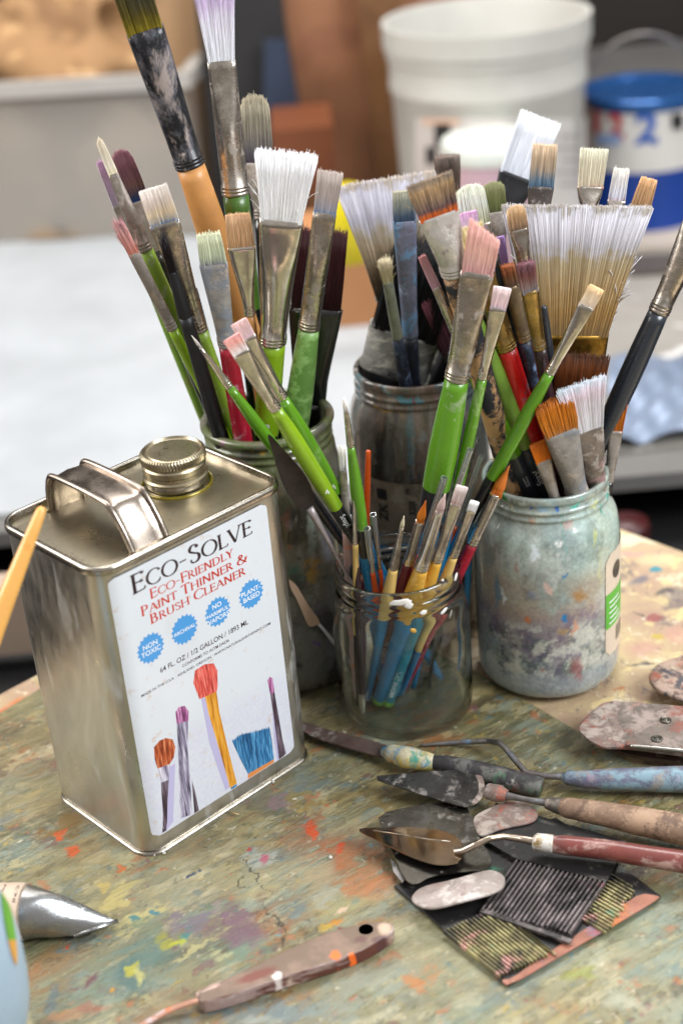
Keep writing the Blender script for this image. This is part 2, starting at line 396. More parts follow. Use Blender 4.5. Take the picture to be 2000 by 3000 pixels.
# ------------------------------------------------------------------ jars (positions)
JARS = {  # centre x, y ; radius inside neck ; rim z
    'A': dict(r=.0415, rb=.043, h=.182, front=(865, 2048)),
    'B': dict(r=.0400, rb=.0460, h=.184, front=(1275, 1880)),
    'C': dict(r=.0385, rb=.0425, h=.106, front=(1207, 2178)),
    'D': dict(r=.0385, rb=.0455, h=.141, front=(1637, 2062)),
}
for k, j in JARS.items():
    P = onz(*j['front']); j['c'] = (P[0], P[1] + j['rb'] * .93)
print('jars', {k: (round(j['c'][0], 3), round(j['c'][1], 3), [round(v) for v in proj((j['c'][0], j['c'][1] - j['r'], j['h']))]) for k, j in JARS.items()})

def jar_line(jar, p1, p2, yr, yb):
    """3D line over image line p1-p2 that crosses the jar's rim plane at Y=c+yr*r and its bottom at Y=c+yb*r"""
    j = JARS[jar]; n = np.cross(ray(*p1), ray(*p2)); n = nrm(n)
    def pt(z, yy, lim):
        for y_ in [yy * (1 - q) for q in np.linspace(0, 1, 21)] + [-yy * q for q in np.linspace(0, 1, 11)] + [.3, -.3, .6, -.6]:
            Y = j['c'][1] + y_ * lim
            X = CAM[0] - (n[1] * (Y - CAM[1]) + n[2] * (z - CAM[2])) / n[0]
            if (X - j['c'][0]) ** 2 + (Y - j['c'][1]) ** 2 <= lim * lim * 1.02: return np.array([X, Y, z]), True
        Y = j['c'][1] + yy * lim
        X = CAM[0] - (n[1] * (Y - CAM[1]) + n[2] * (z - CAM[2])) / n[0]
        return np.array([X, Y, z]), False
    a, ok1 = pt(j['h'] - .004, yr, j['r'] - .006); b, ok2 = pt(.008, yb, j['rb'] - .009)
    if not ok1: print('   !! rim miss', jar, p1, p2, a[:2] - np.array(j['c']))
    if not ok2:
        # keep the foot inside: pull it to the wall
        d = b[:2] - np.array(j['c']); L = np.linalg.norm(d); lim = j['rb'] - .009
        # point on the line a->b where it meets the inner wall
        best = None
        for s in np.linspace(0.05, 1, 400):
            q = a + (b - a) * s; dd = q[:2] - np.array(j['c'])
            if np.linalg.norm(dd) > lim: break
            best = q
        if best is not None: b = best
    return a, b
def on_line(a, b, px):
    """point of line a-b nearest to the camera ray through px"""
    u = nrm(b - a); v = nrm(ray(*px)); w = a - CAM
    A, Bq, Cq, D, E = 1.0, u @ v, 1.0, u @ w, v @ w
    s = (Bq * E - Cq * D) / (A * Cq - Bq * Bq)
    return a + u * s

# ------------------------------------------------------------------ brush
def head_pts(kind, n, W0, T0, W1, T1, L, rnd, bend, splay):
    """n hairs as 4 points each in (w, t, s) space, s along the brush"""
    u = rng.uniform(-1, 1, n); s_ = rng.uniform(-1, 1, n)
    if kind in ('round', 'point', 'worn'):
        r = np.sqrt(rng.uniform(0, 1, n)); th = rng.uniform(0, 2 * PI, n); u = r * np.cos(th); s_ = r * np.sin(th)
    edge = rng.uniform(0, 1, n) < .35
    s_ = np.where(edge, np.sign(s_) * rng.uniform(.9, 1, n), s_)
    ll = np.ones(n)
    if kind == 'fil': ll = .80 + .20 * np.sqrt(np.clip(1 - u * u, 0, 1))
    if kind == 'round': ll = .75 + .25 * np.sqrt(np.clip(1 - u * u - s_ * s_, 0, 1))
    if kind == 'point': ll = .45 + .55 * (1 - np.sqrt(u * u + s_ * s_))
    if kind == 'ang': ll = 1 + bend * u
    ll = ll * (1 + rng.normal(0, rnd, n))
    k = {'point': .1, 'round': .75}.get(kind, 1.0)
    x0, y0 = u * W0, s_ * T0; x1 = u * W1 * (k if kind == 'point' else 1) + rng.normal(0, splay * (W1 + .001), n); y1 = s_ * T1 * k + rng.normal(0, splay * T1, n)
    bul = {'point': .5, 'round': .35, 'fil': .1}.get(kind, 0.03)
    P = []
    for q in (0, .38, .72, 1.0):
        x = x0 + (x1 - x0) * q ** 1.2 + u * W0 * bul * math.sin(PI * min(1, q * 1.05)) * .6
        y = y0 + (y1 - y0) * q ** 1.2 + s_ * T0 * bul * math.sin(PI * min(1, q * 1.05)) * .6
        P.append(np.stack([x, y, ll * L * q], 1))
    return P, u
def hairs(g, P, u, r0, base, w, t, a, rough_tip=.7, usc=1.0):
    n = len(u); M = np.stack([w, t, a])            # rows
    ph = rng.uniform(0, 2 * PI, n); rings = []
    for k, q in enumerate((1.0, 1.0, .8, rough_tip)):
        C = P[k] @ M + base
        for c_ in range(3):
            an = ph + c_ * 2 * PI / 3
            rings.append(C + (np.cos(an)[:, None] * w + np.sin(an)[:, None] * t) * r0 * q)
    V = np.stack(rings, 1).reshape(-1, 3)        # n*12
    uv = np.zeros((n, 12, 2)); uv[:, :, 0] = ((u * .5 + .5) * usc + rng.uniform(-.02, .02, n))[:, None]
    vv = np.array([0, .38, .72, 1.0]).repeat(3); uv[:, :, 1] = vv
    F = []
    tmpl = [(k * 3 + i, k * 3 + (i + 1) % 3, (k + 1) * 3 + (i + 1) % 3, (k + 1) * 3 + i) for k in range(3) for i in range(3)] + [(9, 10, 11)]
    for h in range(n):
        b = 12 * h; F += [tuple(b + i for i in f) for f in tmpl]
    g.add(V, F, uv.reshape(-1, 2))
NB = 0
def brush(label, jar=None, tip=None, f0=None, f1=None, end=None, tw=40, w0=40, w1=30, hw=None, kind='flat', yr=0, yb=0, br=None, fer=None,
          segs=None, th=.2, rnd=.03, splay=.02, bend=0.0, nh=None, hr=.00016, twist=0, line=None, texts=(), group=None, sleeve=None, headed=True,
          var=.25, fround=.45, htap=.5, bandz=True, lab=None, hmax=.22, flare=None, flatf=False, stray=0):
    global NB
    if line is None: a3, b3 = jar_line(jar, tip, end, yr, yb)
    else: a3, b3 = line
    TIP = on_line(a3, b3, tip)
    if headed: F0 = on_line(a3, b3, f0)
    F1 = on_line(a3, b3, f1)
    END = b3.copy()
    mpp = lambda P, px: px * depth(P) / FPX
    axis, w, t = frame_of(TIP - END, FWD)
    if twist:
        c_, s_ = math.cos(math.radians(twist)), math.sin(math.radians(twist)); w, t = w * c_ + t * s_, t * c_ - w * s_
    R = root('paintbrush', label, 'paintbrush', END, group or {'A': 'brushes in the tall murky jar', 'B': 'brushes in the jar behind', 'C': 'brushes in the small clear jar', 'D': 'brushes in the paint smeared jar'}.get(jar))
    r1 = mpp(F1, w1) / 2
    if headed:
        W0 = mpp(F0, w0) / 2; W1 = mpp(TIP, tw) / 2; L = float((TIP - F0) @ axis)
        T0 = W0 if kind in ('round', 'point') else max(W0 * th, .0012)
        T1 = T0 * (.45 if kind in ('flat', 'ang', 'fil') else .9)
        if kind in ('worn',): T0 = W0 * max(th, .5); T1 = T0 * 1.1
        g = G()
        n = nh or int(min(900, max(70, w0 * (np.hypot(tip[0] - f0[0], tip[1] - f0[1])) ** .5 * .75)))
        P, u = head_pts(kind, n, W0 * .97, T0 * .95, W1, T1, L, rnd, bend, splay)
        hairs(g, P, u, hr, F0 - axis * .001, w, t, axis, usc=max(.5, W0 / .008))
        # dense inner body of the tuft
        rings = []; vs = []
        for q in ((0, .25, .5, .72, .86) if kind in ('fil', 'point', 'round') else (0, .25, .5, .75, .96)):
            if kind == 'point': s = (1 - q) ** .7 * (1 + .5 * math.sin(PI * min(1, q * 1.3)))
            elif kind == 'round': s = (1 + .3 * math.sin(PI * q)) * (1 - .5 * max(0, q - .5) / .36)
            else: s = 1
            ww = (W0 + (W1 - W0) * q ** 1.2) * s * .93; tt = (T0 + (T1 - T0) * q ** 1.2) * s * .85
            if kind == 'fil' and q > .6: ww *= .88
            c = F0 + axis * L * q
            rg = ring(c, w, t, ww, max(tt, .0003), 20, 3.0 if kind in ('flat', 'ang') else 2.2)
            if kind == 'ang':
                rg = rg + np.outer(((rg - c) @ w) / max(W1, 1e-6) * bend * L * q, axis)
            rings.append(rg); vs.append(q)
        loft(g, rings, vs=vs); g.uv[-1][:, 0] = (np.cos(np.tile(np.linspace(0, 2 * PI, 20, endpoint=False), len(rings))) * .5 + .5) * max(.5, W0 / .008)
        if stray:
            for _ in range(stray):
                sd = random.choice((-1, 1)); q0 = random.uniform(0, .5); st_ = F0 + axis * L * q0 + w * sd * (W0 + (W1 - W0) * q0) * random.uniform(.8, 1) + t * random.uniform(-1, 1) * T0 * .6
                dv = nrm(axis + w * sd * random.uniform(.02, .5) + t * random.uniform(-.3, .3)); cv = w * random.uniform(-.5, .5) + t * random.uniform(-.4, .4); ll_ = min(L * random.uniform(.2, .6), random.uniform(.006, .016))
                tube(g, [st_ + dv * ll_ * q + cv * ll_ * q * q for q in np.linspace(0, 1, 6)], [hr * .75] * 5 + [hr * .4], 4, up=t)
        g.build('bristles', bristle_mat(tuple(br), var), R)
        # ferrule
        g = G(); FL = float((F0 - F1) @ axis); rr = []; 
        prof = [(-.0, 1.0), (.012, 1.05), (.05, 1.05), (.062, .97), (.075, 1.07), (.105, 1.07), (.118, .97), (.13, 1.05), (.155, 1.05), (.17, .99)] if bandz else [(0, 1), (.02, 1.03)]
        FLr = min(1.0, .035 / max(FL, .001))
        for (q, s) in prof: rr.append((q * FLr if bandz else q, r1 * s, r1 * s if not flatf else T0 * 1.12 * s, 2.0 if not flatf else 3.4))
        for q in np.linspace(.24, 1, 14):
            k = 0 if q < fround else (q - fround) / (1 - fround); k = k * k * (3 - 2 * k)
            kk = (q - .16) / .84; kk = kk * .75 + .25 * kk * kk * (3 - 2 * kk)
            rr.append((q, r1 + (W0 * 1.05 - r1) * kk, (r1 + (max(T0 * 1.12, .0011) - r1) * k) if not flatf else max(T0 * 1.12, .0011), 2.0 + 1.4 * k * (kind in ('flat', 'ang', 'fil'))))
        rr.append((1.003, W0 * 1.0, T0 * 1.02, 3.0 if kind in ('flat', 'ang', 'fil') else 2.0))
        loft(g, [ring(F1 + axis * FL * q, w, t, a_, b_, 28, e_) for q, a_, b_, e_ in rr])
        g.build('ferrule', fer or SILVER, R)
    # handle
    g = G(); HL = float(np.linalg.norm(F1 - END)); h2 = (mpp(F1, hw) / 2) if hw else r1 * 1.2
    def hr_(q):
        s0 = r1 * .97
        if q < hmax: k = q / hmax; return s0 + (h2 - s0) * math.sin(k * PI / 2)
        k = (q - hmax) / (1 - hmax); return h2 * (1 - (1 - htap) * (k * k * (3 - 2 * k)) ** .8)
    qs = list(np.linspace(0, 1, 40)); segs = segs or [(0, GREEN)]
    cuts = []
    for yv, mt in segs[1:]:
        # the image y at which the colour changes -> fraction of the handle
        lo = 0.0; best = min(np.linspace(0, 1, 400), key=lambda q: abs(proj(F1 + (END - F1) * q)[1] - yv)); cuts.append(best)
    for c_ in cuts: qs += [c_ - 1e-4, c_ + 1e-4]
    qs = sorted(q for q in qs if 0 <= q <= 1)
    rings = []; mi = []
    for q in qs:
        rad = hr_(q); rt_ = rad if not flatf else min(rad, T0 * 1.1 + q * .006); rings.append(ring(F1 + (END - F1) * q, w, t, rad, rt_, 20)); mi.append(sum(1 for c_ in cuts if q > c_))
    rings.append(ring(END - axis * .0006, w, t, hr_(1) * .6, hr_(1) * .6, 20)); mi.append(len(cuts))
    if not headed: 
        top = [ring(F1 + axis * h2 * .25, w, t, r1 * .75, r1 * .75, 20), ring(F1 + axis * h2 * .4, w, t, r1 * .4, r1 * .4, 20)]
        rings = top[::-1] + rings; mi = [0, 0] + mi
    loft(g, rings, mi=mi[:-1] + [mi[-1]])
    H = g.build('handle', [m_ for _, m_ in segs], R)
    for tx in texts:
        s, px, mode, hgt = tx[:4]; bold = tx[4] if len(tx) > 4 else 0.01; mt = tx[5] if len(tx) > 5 else WHITE_INK
        c = on_line(a3, b3, px); q = float((F1 - c) @ axis) / HL; rad = hr_(min(1, max(0, q))) + .00012
        V, F = text_mesh(s, bold); hh = mpp(c, hgt); sc = hh / max(V[:, 1].max(), 1e-6)
        V = V * sc; V -= V.max(0) / 2
        nn = -t if (-t) @ (CAM - c) > 0 else t
        c = c - axis * 0
        if mode == 'along': X = -axis; Y = np.cross(nn, X)
        elif mode == 'up': X = axis; Y = np.cross(nn, X)
        else: Y = axis; X = np.cross(Y, nn)
        gg = G()
        if mode in ('along', 'up'): W = c + np.outer(V[:, 0], X) + np.outer(np.sin(V[:, 1] / rad) * rad, Y) + np.outer(np.cos(V[:, 1] / rad) * rad, nn)
        else: W = c + np.outer(V[:, 1], Y) + np.outer(np.sin(V[:, 0] / rad) * rad, X) + np.outer(np.cos(V[:, 0] / rad) * rad, nn)
        gg.add(W, F); gg.build('lettering', mt, H, smooth=False)
    if sleeve:
        s0, s1, sw = sleeve
        A_, B_ = on_line(a3, b3, s0), on_line(a3, b3, s1); r_ = mpp(A_, sw) / 2; gg = G()
        loft(gg, [ring(A_ + (B_ - A_) * q, w, t, r_, r_, 20) for q in np.linspace(0, 1, 6)], False, False)
        loft(gg, [ring(A_ + (B_ - A_) * q, w, t, r_ * .88, r_ * .88, 20) for q in np.linspace(0, 1, 6)], False, False)
        for c0 in (A_, B_):
            gg.add(np.concatenate([ring(c0, w, t, r_, r_, 20), ring(c0, w, t, r_ * .88, r_ * .88, 20)]), [(i, (i + 1) % 20, 20 + (i + 1) % 20, 20 + i) for i in range(20)])
        gg.build('protective_sleeve', clear_plastic(), R)
    NB += 1
    return R
# ------------------------------------------------------------------ JAR A : tall murky jar
W_ = '#f2f2f4'
brush('very large round brush with black paint spotted ferrule and bare beech handle', 'A', (285, -330), (421, 88), (556, 488), (815, 1255), 120, 108, 86, 98, 'ang', .2, .35,
      [(0, '#8a7a1a'), (.12, '#5a4e14'), (.3, '#3c3a2c'), (1, '#2c2c26')], BLACK_F, [(0, WOOD), (1100, DKBROWN)], th=.55, bend=.22, hr=.0002, fround=.75, htap=.4, nh=700)
brush('tall brush with long lilac and white bristles and spattered silver ferrule', 'A', (608, -190), (651, 178), (701, 567), (765, 1250), 150, 80, 78, 78, 'flat', .3, .2,
      [(0, '#eef0f6'), (.3, '#ece9f4'), (.55, '#d9c3e6'), (1, '#c9a6dc')], SILVER_D, [(0, DKGREEN), (900, BLK)], th=.3, rnd=.05, splay=.06, nh=500, htap=.45)
brush('grey filbert brush behind the big white flat brush', 'A', (744, 277), (764, 475), (778, 640), (800, 1250), 84, 88, 40, 40, 'fil', .75, .3,
      [(0, '#4d4752'), (.25, '#6f6a6c'), (.55, '#9a9282'), (1, '#b0a68f')], SILVER_P, [(0, BLK)], nh=450)
brush('wide flat brush with pure white splayed bristles and lime handle numbered 12', 'A', (838, 447), (824, 643), (801, 1003), (778, 1290), 182, 124, 78, 76, 'flat', -.45, .2,
      [(0, '#f6f6f8'), (1, '#f8f8fb')], SILVER, [(0, LIME), (1266, BLK)], th=.22, rnd=.035, splay=.025, nh=1100, texts=[('12', (792, 1234), 'across', 22)], htap=.62, fround=.55, var=.08, stray=16)
brush('flat brush with grey-lilac bristles and pale green handle beside the wide black brush', 'A', (968, 501), (950, 624), (901, 962), (860, 1290), 76, 66, 62, 80, 'flat', 0, .3,
      [(0, '#6f90b8'), (.12, '#a9a8b4'), (.4, '#b9aca8'), (1, '#c2b4ac')], SILVER_D, [(0, PALEGREEN)], htap=.55, nh=380)
brush('very wide dark maroon bristled brush with black body behind the silver ferrules', 'A', (941, 672), (930, 903), (912, 1180), (897, 1290), 154, 152, 96, 70, 'flat', .55, .5,
      [(0, '#2b1013'), (1, '#451d22')], BLK, [(0, BLK)], bandz=False, nh=700, fround=0.0, flatf=True)
brush('round brush with pointed cream tuft and long dusty ferrule, outermost above the white table', 'A', (288, 404), (329, 510), (437, 727), (640, 1245), 22, 28, 48, 54, 'fil', -.1, .3,
      [(0, '#f2e6c4'), (.3, '#ece4d4'), (1, '#d8cbb4')], SILVER_P, [(0, GREENW), (1050, BLK)], th=.5, nh=160, hmax=.15)
brush('filbert brush with dusty maroon bristles turning dark blue at the ferrule', 'A', (348, 440), (406, 588), (455, 735), (655, 1250), 62, 66, 34, 40, 'fil', .5, .5,
      [(0, '#1d3f7e'), (.12, '#2f3a5c'), (.3, '#7a5a54'), (.6, '#7e5560'), (1, '#93606c')], SILVER_P, [(0, BLK)], nh=420)
brush('thin brush with pale lilac bristles half hidden behind the cream pointed tuft', 'A', (295, 470), (345, 600), (400, 730), (600, 1240), 28, 32, 26, 28, 'flat', .6, .4,
      [(0, '#d8cfe8'), (.6, '#d6b8d4'), (1, '#b889ae')], SILVER_P, [(0, OLIVEG)], nh=150)
brush('flat brush with off-white bristles stained blue at its tarnished silver ferrule', 'A', (446, 547), (487, 651), (609, 962), (690, 1270), 84, 88, 42, 46, 'flat', -.25, .4,
      [(0, '#6f8cb4'), (.1, '#b9b4b4'), (.3, '#e6d2b4'), (.6, '#ecdcd2'), (1, '#f0e6de')], SILVER_D, [(0, GREENW)], nh=480, rnd=.02)
brush('small brush with matted pink bristles and orange spotted ferrule', 'A', (346, 652), (398, 737), (510, 962), (650, 1245), 34, 34, 32, 32, 'worn', -.3, .3,
      [(0, '#d98c78'), (.4, '#d69c94'), (.85, '#cf9f9c'), (1, '#a9787e')], SILVER_P, [(0, LIME)], th=.6, nh=200, rnd=.1, splay=.12, stray=10)
brush('thin black coated brush with stiff black bristles', 'A', (476, 694), (504, 796), (548, 924), (650, 1290), 26, 26, 42, 52, 'worn', -.6, .2,
      [(0, '#141216'), (1, '#241a1e')], BLACK_P, [(0, BLACK_P)], th=.8, nh=160, bandz=False, rnd=.1, splay=.1, hmax=.5, htap=.9)
brush('flat brush with pale green bristles and crimson spattered handle', 'A', (610, 683), (625, 774), (656, 1012), (715, 1300), 70, 80, 52, 58, 'flat', -.75, .0,
      [(0, '#8a86a8'), (.15, '#b4bcae'), (.4, '#d3dcc0'), (1, '#dfe2c4')], GREY_P, [(0, CRIM)], nh=480, rnd=.05, htap=.8)
brush('flat brush with tan bristles in a clean shiny ferrule, bare wood handle', 'A', (695, 624), (692, 724), (712, 925), (775, 1270), 70, 80, 32, 34, 'flat', -.4, .2,
      [(0, '#c9a27c'), (.3, '#d2a982'), (1, '#dcb48e')], SILVER, [(0, WOOD)], nh=480, fround=.2)
brush('short brush with green handle numbered 8, hidden behind the crimson handle', 'A', (668, 830), (668, 880), (669, 960), (673, 1300), 30, 30, 26, 30, 'flat', .15, .1,
      [(0, '#c9a27c'), (1, '#dcb48e')], SILVER_P, [(0, GREEN), (1273, BLK)], texts=[('8', (668, 1229), 'across', 22)], htap=.9, nh=80)
# tightly packed dark handles at the mouth
brush('plain dark blue painted handle standing behind the black coated brush', 'A', (560, 830), None, (562, 850), (665, 1260), 40, 0, 30, 38, 'flat', .5, .2, segs=[(0, DARKBLUE_P)], headed=False, htap=.8)
brush('plain dark handle standing between the tan brush and the crimson handle', 'A', (735, 900), None, (737, 940), (745, 1270), 40, 0, 26, 34, 'flat', .35, .0, segs=[(0, DKBROWN)], headed=False, htap=.8)

# ------------------------------------------------------------------ JAR C : small clear jar
brush('fine round brush with silvery tip and green handle leaning over the crimson handle', 'C', (558, 978), (586, 1020), (674, 1133), (1345, 2050), 8, 10, 24, 40, 'point', .35, .55,
      [(0, '#8f8790'), (.5, '#c9c2b8'), (1, '#e6e0d4')], SILVER, [(0, GREEN), (1400, BLK), (1590, BLUE)], hr=.00013, nh=60, hmax=.13, fround=.9, htap=.5)
brush('flat brush with pink stained bristles and lime handle numbered 4, outer of the green pair', 'C', (676, 985), (704, 1031), (808, 1198), (1350, 2080), 54, 50, 36, 52, 'flat', -.25, .5,
      [(0, '#ece4e2'), (.25, '#efe0de'), (.7, '#f0b3a8'), (1, '#e8a9a4')], SILVER, [(0, LIME), (1484, BLK), (1600, BLUE)], nh=330,
      texts=[('4', (949, 1430), 'across', 20), ('Snap!', (1004, 1515), 'along', 22, 0.0)], hmax=.12, htap=.42)
brush('flat brush with pale rose bristles and green handle numbered 4, inner of the green pair', 'C', (697, 940), (731, 985), (835, 1162), (1310, 2010), 50, 48, 34, 50, 'flat', .05, .6,
      [(0, '#e9c6d2'), (.3, '#e4c9cc'), (1, '#e8c4c0')], SILVER, [(0, GREEN), (1440, BLK), (1600, BLUE)], nh=300,
      texts=[('4', (978, 1411), 'across', 20), ('Snap!', (1022, 1497), 'along', 22, 0.0)], hmax=.12, htap=.42)
brush('thin round brush with white tip and upright green handle', 'C', (1007, 1160), (1011, 1202), (1024, 1308), (1125, 2030), 12, 14, 22, 40, 'round', -.45, .1,
      [(0, '#c9c2c0'), (.4, '#efeae6'), (1, '#f4f0ec')], SILVER_D, [(0, GREENSP), (1545, BLK), (1628, BLUE)], hr=.00013, nh=70, hmax=.2, htap=.7)
brush('flat brush with white bristles and pinkish paint coated handle', 'C', (1000, 1309), (1006, 1375), (1012, 1558), (1050, 2112), 24, 22, 27, 29, 'flat', -.2, .1,
      [(0, '#a9a0b8'), (.2, '#d2ccd0'), (1, '#ece8e2')], SILVER_P, [(0, PINKP)], nh=160, rnd=.08, htap=.9)
brush('plain orange lacquered brush handle standing upside down', 'C', (1079, 1305), None, (1078, 1322), (1062, 1900), 20, 0, 16, 20, 'flat', .5, .8, segs=[(0, ORANGE), (1700, MAROON)], headed=False, htap=1.0)
brush('slim brush with silver ferrule and pale yellow handle beside the pink coated handle', 'C', (1036, 1400), (1036, 1440), (1036, 1593), (1052, 2060), 14, 14, 17, 20, 'round', -.6, -.2,
      [(0, '#c9c2c0'), (1, '#f4f0ec')], SILVER, [(0, PALEY), (1855, BLK)], nh=60, htap=.9)
brush('slim brush stored head down with dark brown handle against the glass', 'C', (1046, 1640), None, (1047, 1660), (1064, 2110), 20, 0, 18, 22, 'flat', -.75, -.45, segs=[(0, DKBROWN), (2027, SILVER)], headed=False, htap=.95)
brush('tiny orange handled brush with a short clear sleeve over its tip', 'C', (1080, 1592), (1083, 1628), (1090, 1674), (1116, 1860), 8, 12, 15, 20, 'point', -.55, .5,
      [(0, '#d98a3a'), (1, '#c07a40')], SILVER, [(0, ORANGE)], sleeve=((1075, 1548), (1085, 1645), 20), nh=50, hr=.00012, htap=.9)
brush('tiny orange handled brush with the taller clear sleeve, behind its short twin', 'C', (1097, 1548), (1105, 1600), (1112, 1665), (1135, 1860), 9, 13, 15, 19, 'point', -.3, .6,
      [(0, '#d98a3a'), (1, '#c07a40')], SILVER, [(0, ORANGE)], sleeve=((1093, 1507), (1107, 1628), 19), nh=50, hr=.00012, htap=.9)
brush('small pointed brush with silver cone ferrule and pale yellow handle', 'C', (1184, 1507), (1174, 1545), (1149, 1664), (1082, 2015), 8, 13, 27, 38, 'point', -.8, .0,
      [(0, '#b9ae94'), (1, '#ddd2b8')], SILVER_D, [(0, PALEY), (1815, BLUE)], nh=60, hr=.00013, htap=.55)
brush('round brush with orange pointed bristles and maroon handle numbered 5', 'C', (1249, 1458), (1231, 1526), (1197, 1652), (1093, 2020), 12, 26, 30, 36, 'point', -.6, .2,
      [(0, '#e08a2c'), (.6, '#c96a1c'), (1, '#7e3c12')], SILVER, [(0, MAROON)], nh=140, texts=[('5', (1173, 1737), 'across', 13), ('1. PRINCETON', (1128, 1895), 'along', 12, .0)], htap=.7, hr=.00014)
brush('round brush with a dusty pink tuft and thick yellow handle dipped blue and green', 'C', (1306, 1439), (1285, 1497), (1239, 1667), (1080, 2142), 14, 24, 42, 54, 'point', -.85, -.1,
      [(0, '#b49a98'), (1, '#d0b4ae')], SILVER, [(0, YELLOW), (1812, BLUE), (2042, GTIP)], nh=150, htap=.78, hmax=.2)
brush('flat brush with pinkish white bristles and orange-yellow handle lettered FLAT SHADER', 'C', (1354, 1422), (1339, 1478), (1285, 1645), (1103, 2158), 36, 32, 33, 44, 'flat', -.72, -.2,
      [(0, '#cfa9a8'), (.3, '#e2cfcc'), (1, '#e9dbd8')], SILVER, [(0, YELLOW), (1800, TEALB), (2048, GTIP)], nh=240,
      texts=[('FLAT SHADER', (1167, 1995), 'along', 13, .01)], htap=.8, hmax=.25)
brush('small flat brush with snow white bristles and pale yellow handle', 'C', (1391, 1467), (1385, 1495), (1325, 1628), (1170, 2040), 28, 26, 26, 32, 'flat', -.6, .1,
      [(0, '#f2f2f4'), (1, '#fafafc')], SILVER, [(0, PALEY), (1900, BLUE)], nh=200, var=.08, htap=.6)
brush('large pointed brush with rust orange bristles and crimson handle', 'C', (1497, 1352), (1447, 1441), (1374, 1589), (1180, 2020), 14, 36, 34, 36, 'point', -.1, .2,
      [(0, '#d0742c'), (.6, '#bf6a2a'), (1, '#8a4a20')], SILVER, [(0, CRIM)], nh=260, fround=.9, htap=.6)
brush('flat brush with clean cream bristles and bright green handle crossing the red one', 'C', (1748, 839), (1717, 895), (1609, 1093), (1080, 2060), 46, 46, 31, 44, 'flat', .1, .45,
      [(0, '#efdccb'), (.5, '#eed9bd'), (1, '#edc894')], SILVER, [(0, GREEN), (1400, BLK), (1520, BLUE)], nh=320, rnd=.02, hmax=.15, htap=.45)
brush('very large flat brush with slanted pink bristles and fat speckled green handle', 'C', (1421, 672), (1390, 797), (1316, 1106), (1170, 1990), 98, 94, 72, 90, 'ang', -.1, .1,
      [(0, '#d9a3a4'), (.2, '#dfb3ae'), (.5, '#eec0b2'), (1, '#e4b0a6')], SILVER_D, [(0, GREENSP), (1427, BLACK_P), (1545, BLUE)], th=.2, bend=.2, nh=520, hmax=.22, htap=.32, fround=.35)
brush('flat brush with pale pink bristles tucked behind the fat green handle', 'C', (1472, 839), (1447, 899), (1375, 1101), (1215, 1990), 52, 47, 30, 38, 'flat', .0, .3,
      [(0, '#d6c4dc'), (.2, '#f0d4d8'), (1, '#f2dcdc')], SILVER, [(0, GREEN), (1427, BLK), (1545, BLUE)], nh=330, rnd=.02, hmax=.2, htap=.4)
brush('small filbert brush with cream bristles behind the sleeved brushes', 'C', (1318, 1319), (1311, 1375), (1296, 1530), (1262, 1960), 27, 28, 20, 22, 'fil', .3, .2,
      [(0, '#d8c8a4'), (1, '#e0d2b4')], SILVER, [(0, BLK)], nh=180)
brush('tiny brush with long clear sleeve and bright orange tip, tallest of the sleeved ones', 'C', (1358, 1372), (1325, 1462), (1284, 1580), (1150, 2000), 8, 13, 15, 18, 'point', -.35, .3,
      [(0, '#e8862a'), (1, '#d0702a')], SILVER, [(0, BLK)], sleeve=((1382, 1318), (1313, 1500), 20), nh=60, hr=.00013)
brush('tiny brush in a narrow clear sleeve with a thin orange tip and red-orange handle', 'C', (1394, 1382), (1377, 1425), (1336, 1540), (1150, 2090), 4, 9, 13, 18, 'point', .2, .3,
      [(0, '#e8862a'), (1, '#b9702a')], SILVER, [(0, ORANGE)], sleeve=((1411, 1335), (1352, 1500), 18), nh=40, hr=.00012)
brush('tiny brush almost hidden behind the others in a frosted clear sleeve', 'C', (1370, 1345), (1340, 1420), (1300, 1520), (1140, 1940), 8, 10, 13, 16, 'point', .55, .5,
      [(0, '#dcd4cc'), (1, '#e8e0d8')], SILVER, [(0, BLUE)], sleeve=((1395, 1280), (1345, 1408), 19), nh=40, hr=.00012)
brush('tiny brush with crooked clear sleeve over an orange tip next to the fat green handle', 'C', (1283, 1455), (1263, 1520), (1224, 1622), (1120, 1960), 13, 15, 14, 17, 'point', -.4, .2,
      [(0, '#ef8c1c'), (1, '#e07c1c')], SILVER, [(0, ORANGE)], sleeve=((1303, 1400), (1241, 1565), 20), nh=90, hr=.00013)
brush('tiny brush with short upright clear sleeve behind the crooked one', 'C', (1280, 1420), (1270, 1480), (1250, 1580), (1190, 1960), 8, 12, 13, 16, 'point', .0, .4,
      [(0, '#a9633c'), (1, '#9a5a40')], SILVER, [(0, BLUE)], sleeve=((1283, 1385), (1274, 1450), 19), nh=50, hr=.00012)
brush('blue handled brush standing at the far side of the clear jar', 'C', (1380, 1520), None, (1378, 1530), (1350, 2050), 20, 0, 14, 20, 'flat', .85, .6, segs=[(0, BLUE), (1960, OLIVEG)], headed=False)
brush('orange handled brush leaning behind the yellow handled ones', 'C', (1000, 1540), None, (1005, 1560), (1215, 2010), 20, 0, 14, 18, 'flat', .7, .4, segs=[(0, ORANGE), (1700, BLUE)], headed=False)
brush('thin orange-red stick stored against the glass below the pink coated handle', 'C', (1028, 1640), None, (1030, 1660), (1062, 2130), 20, 0, 12, 14, 'flat', -.3, .0, segs=[(0, BLK), (1900, ORANGE)], headed=False, htap=1)

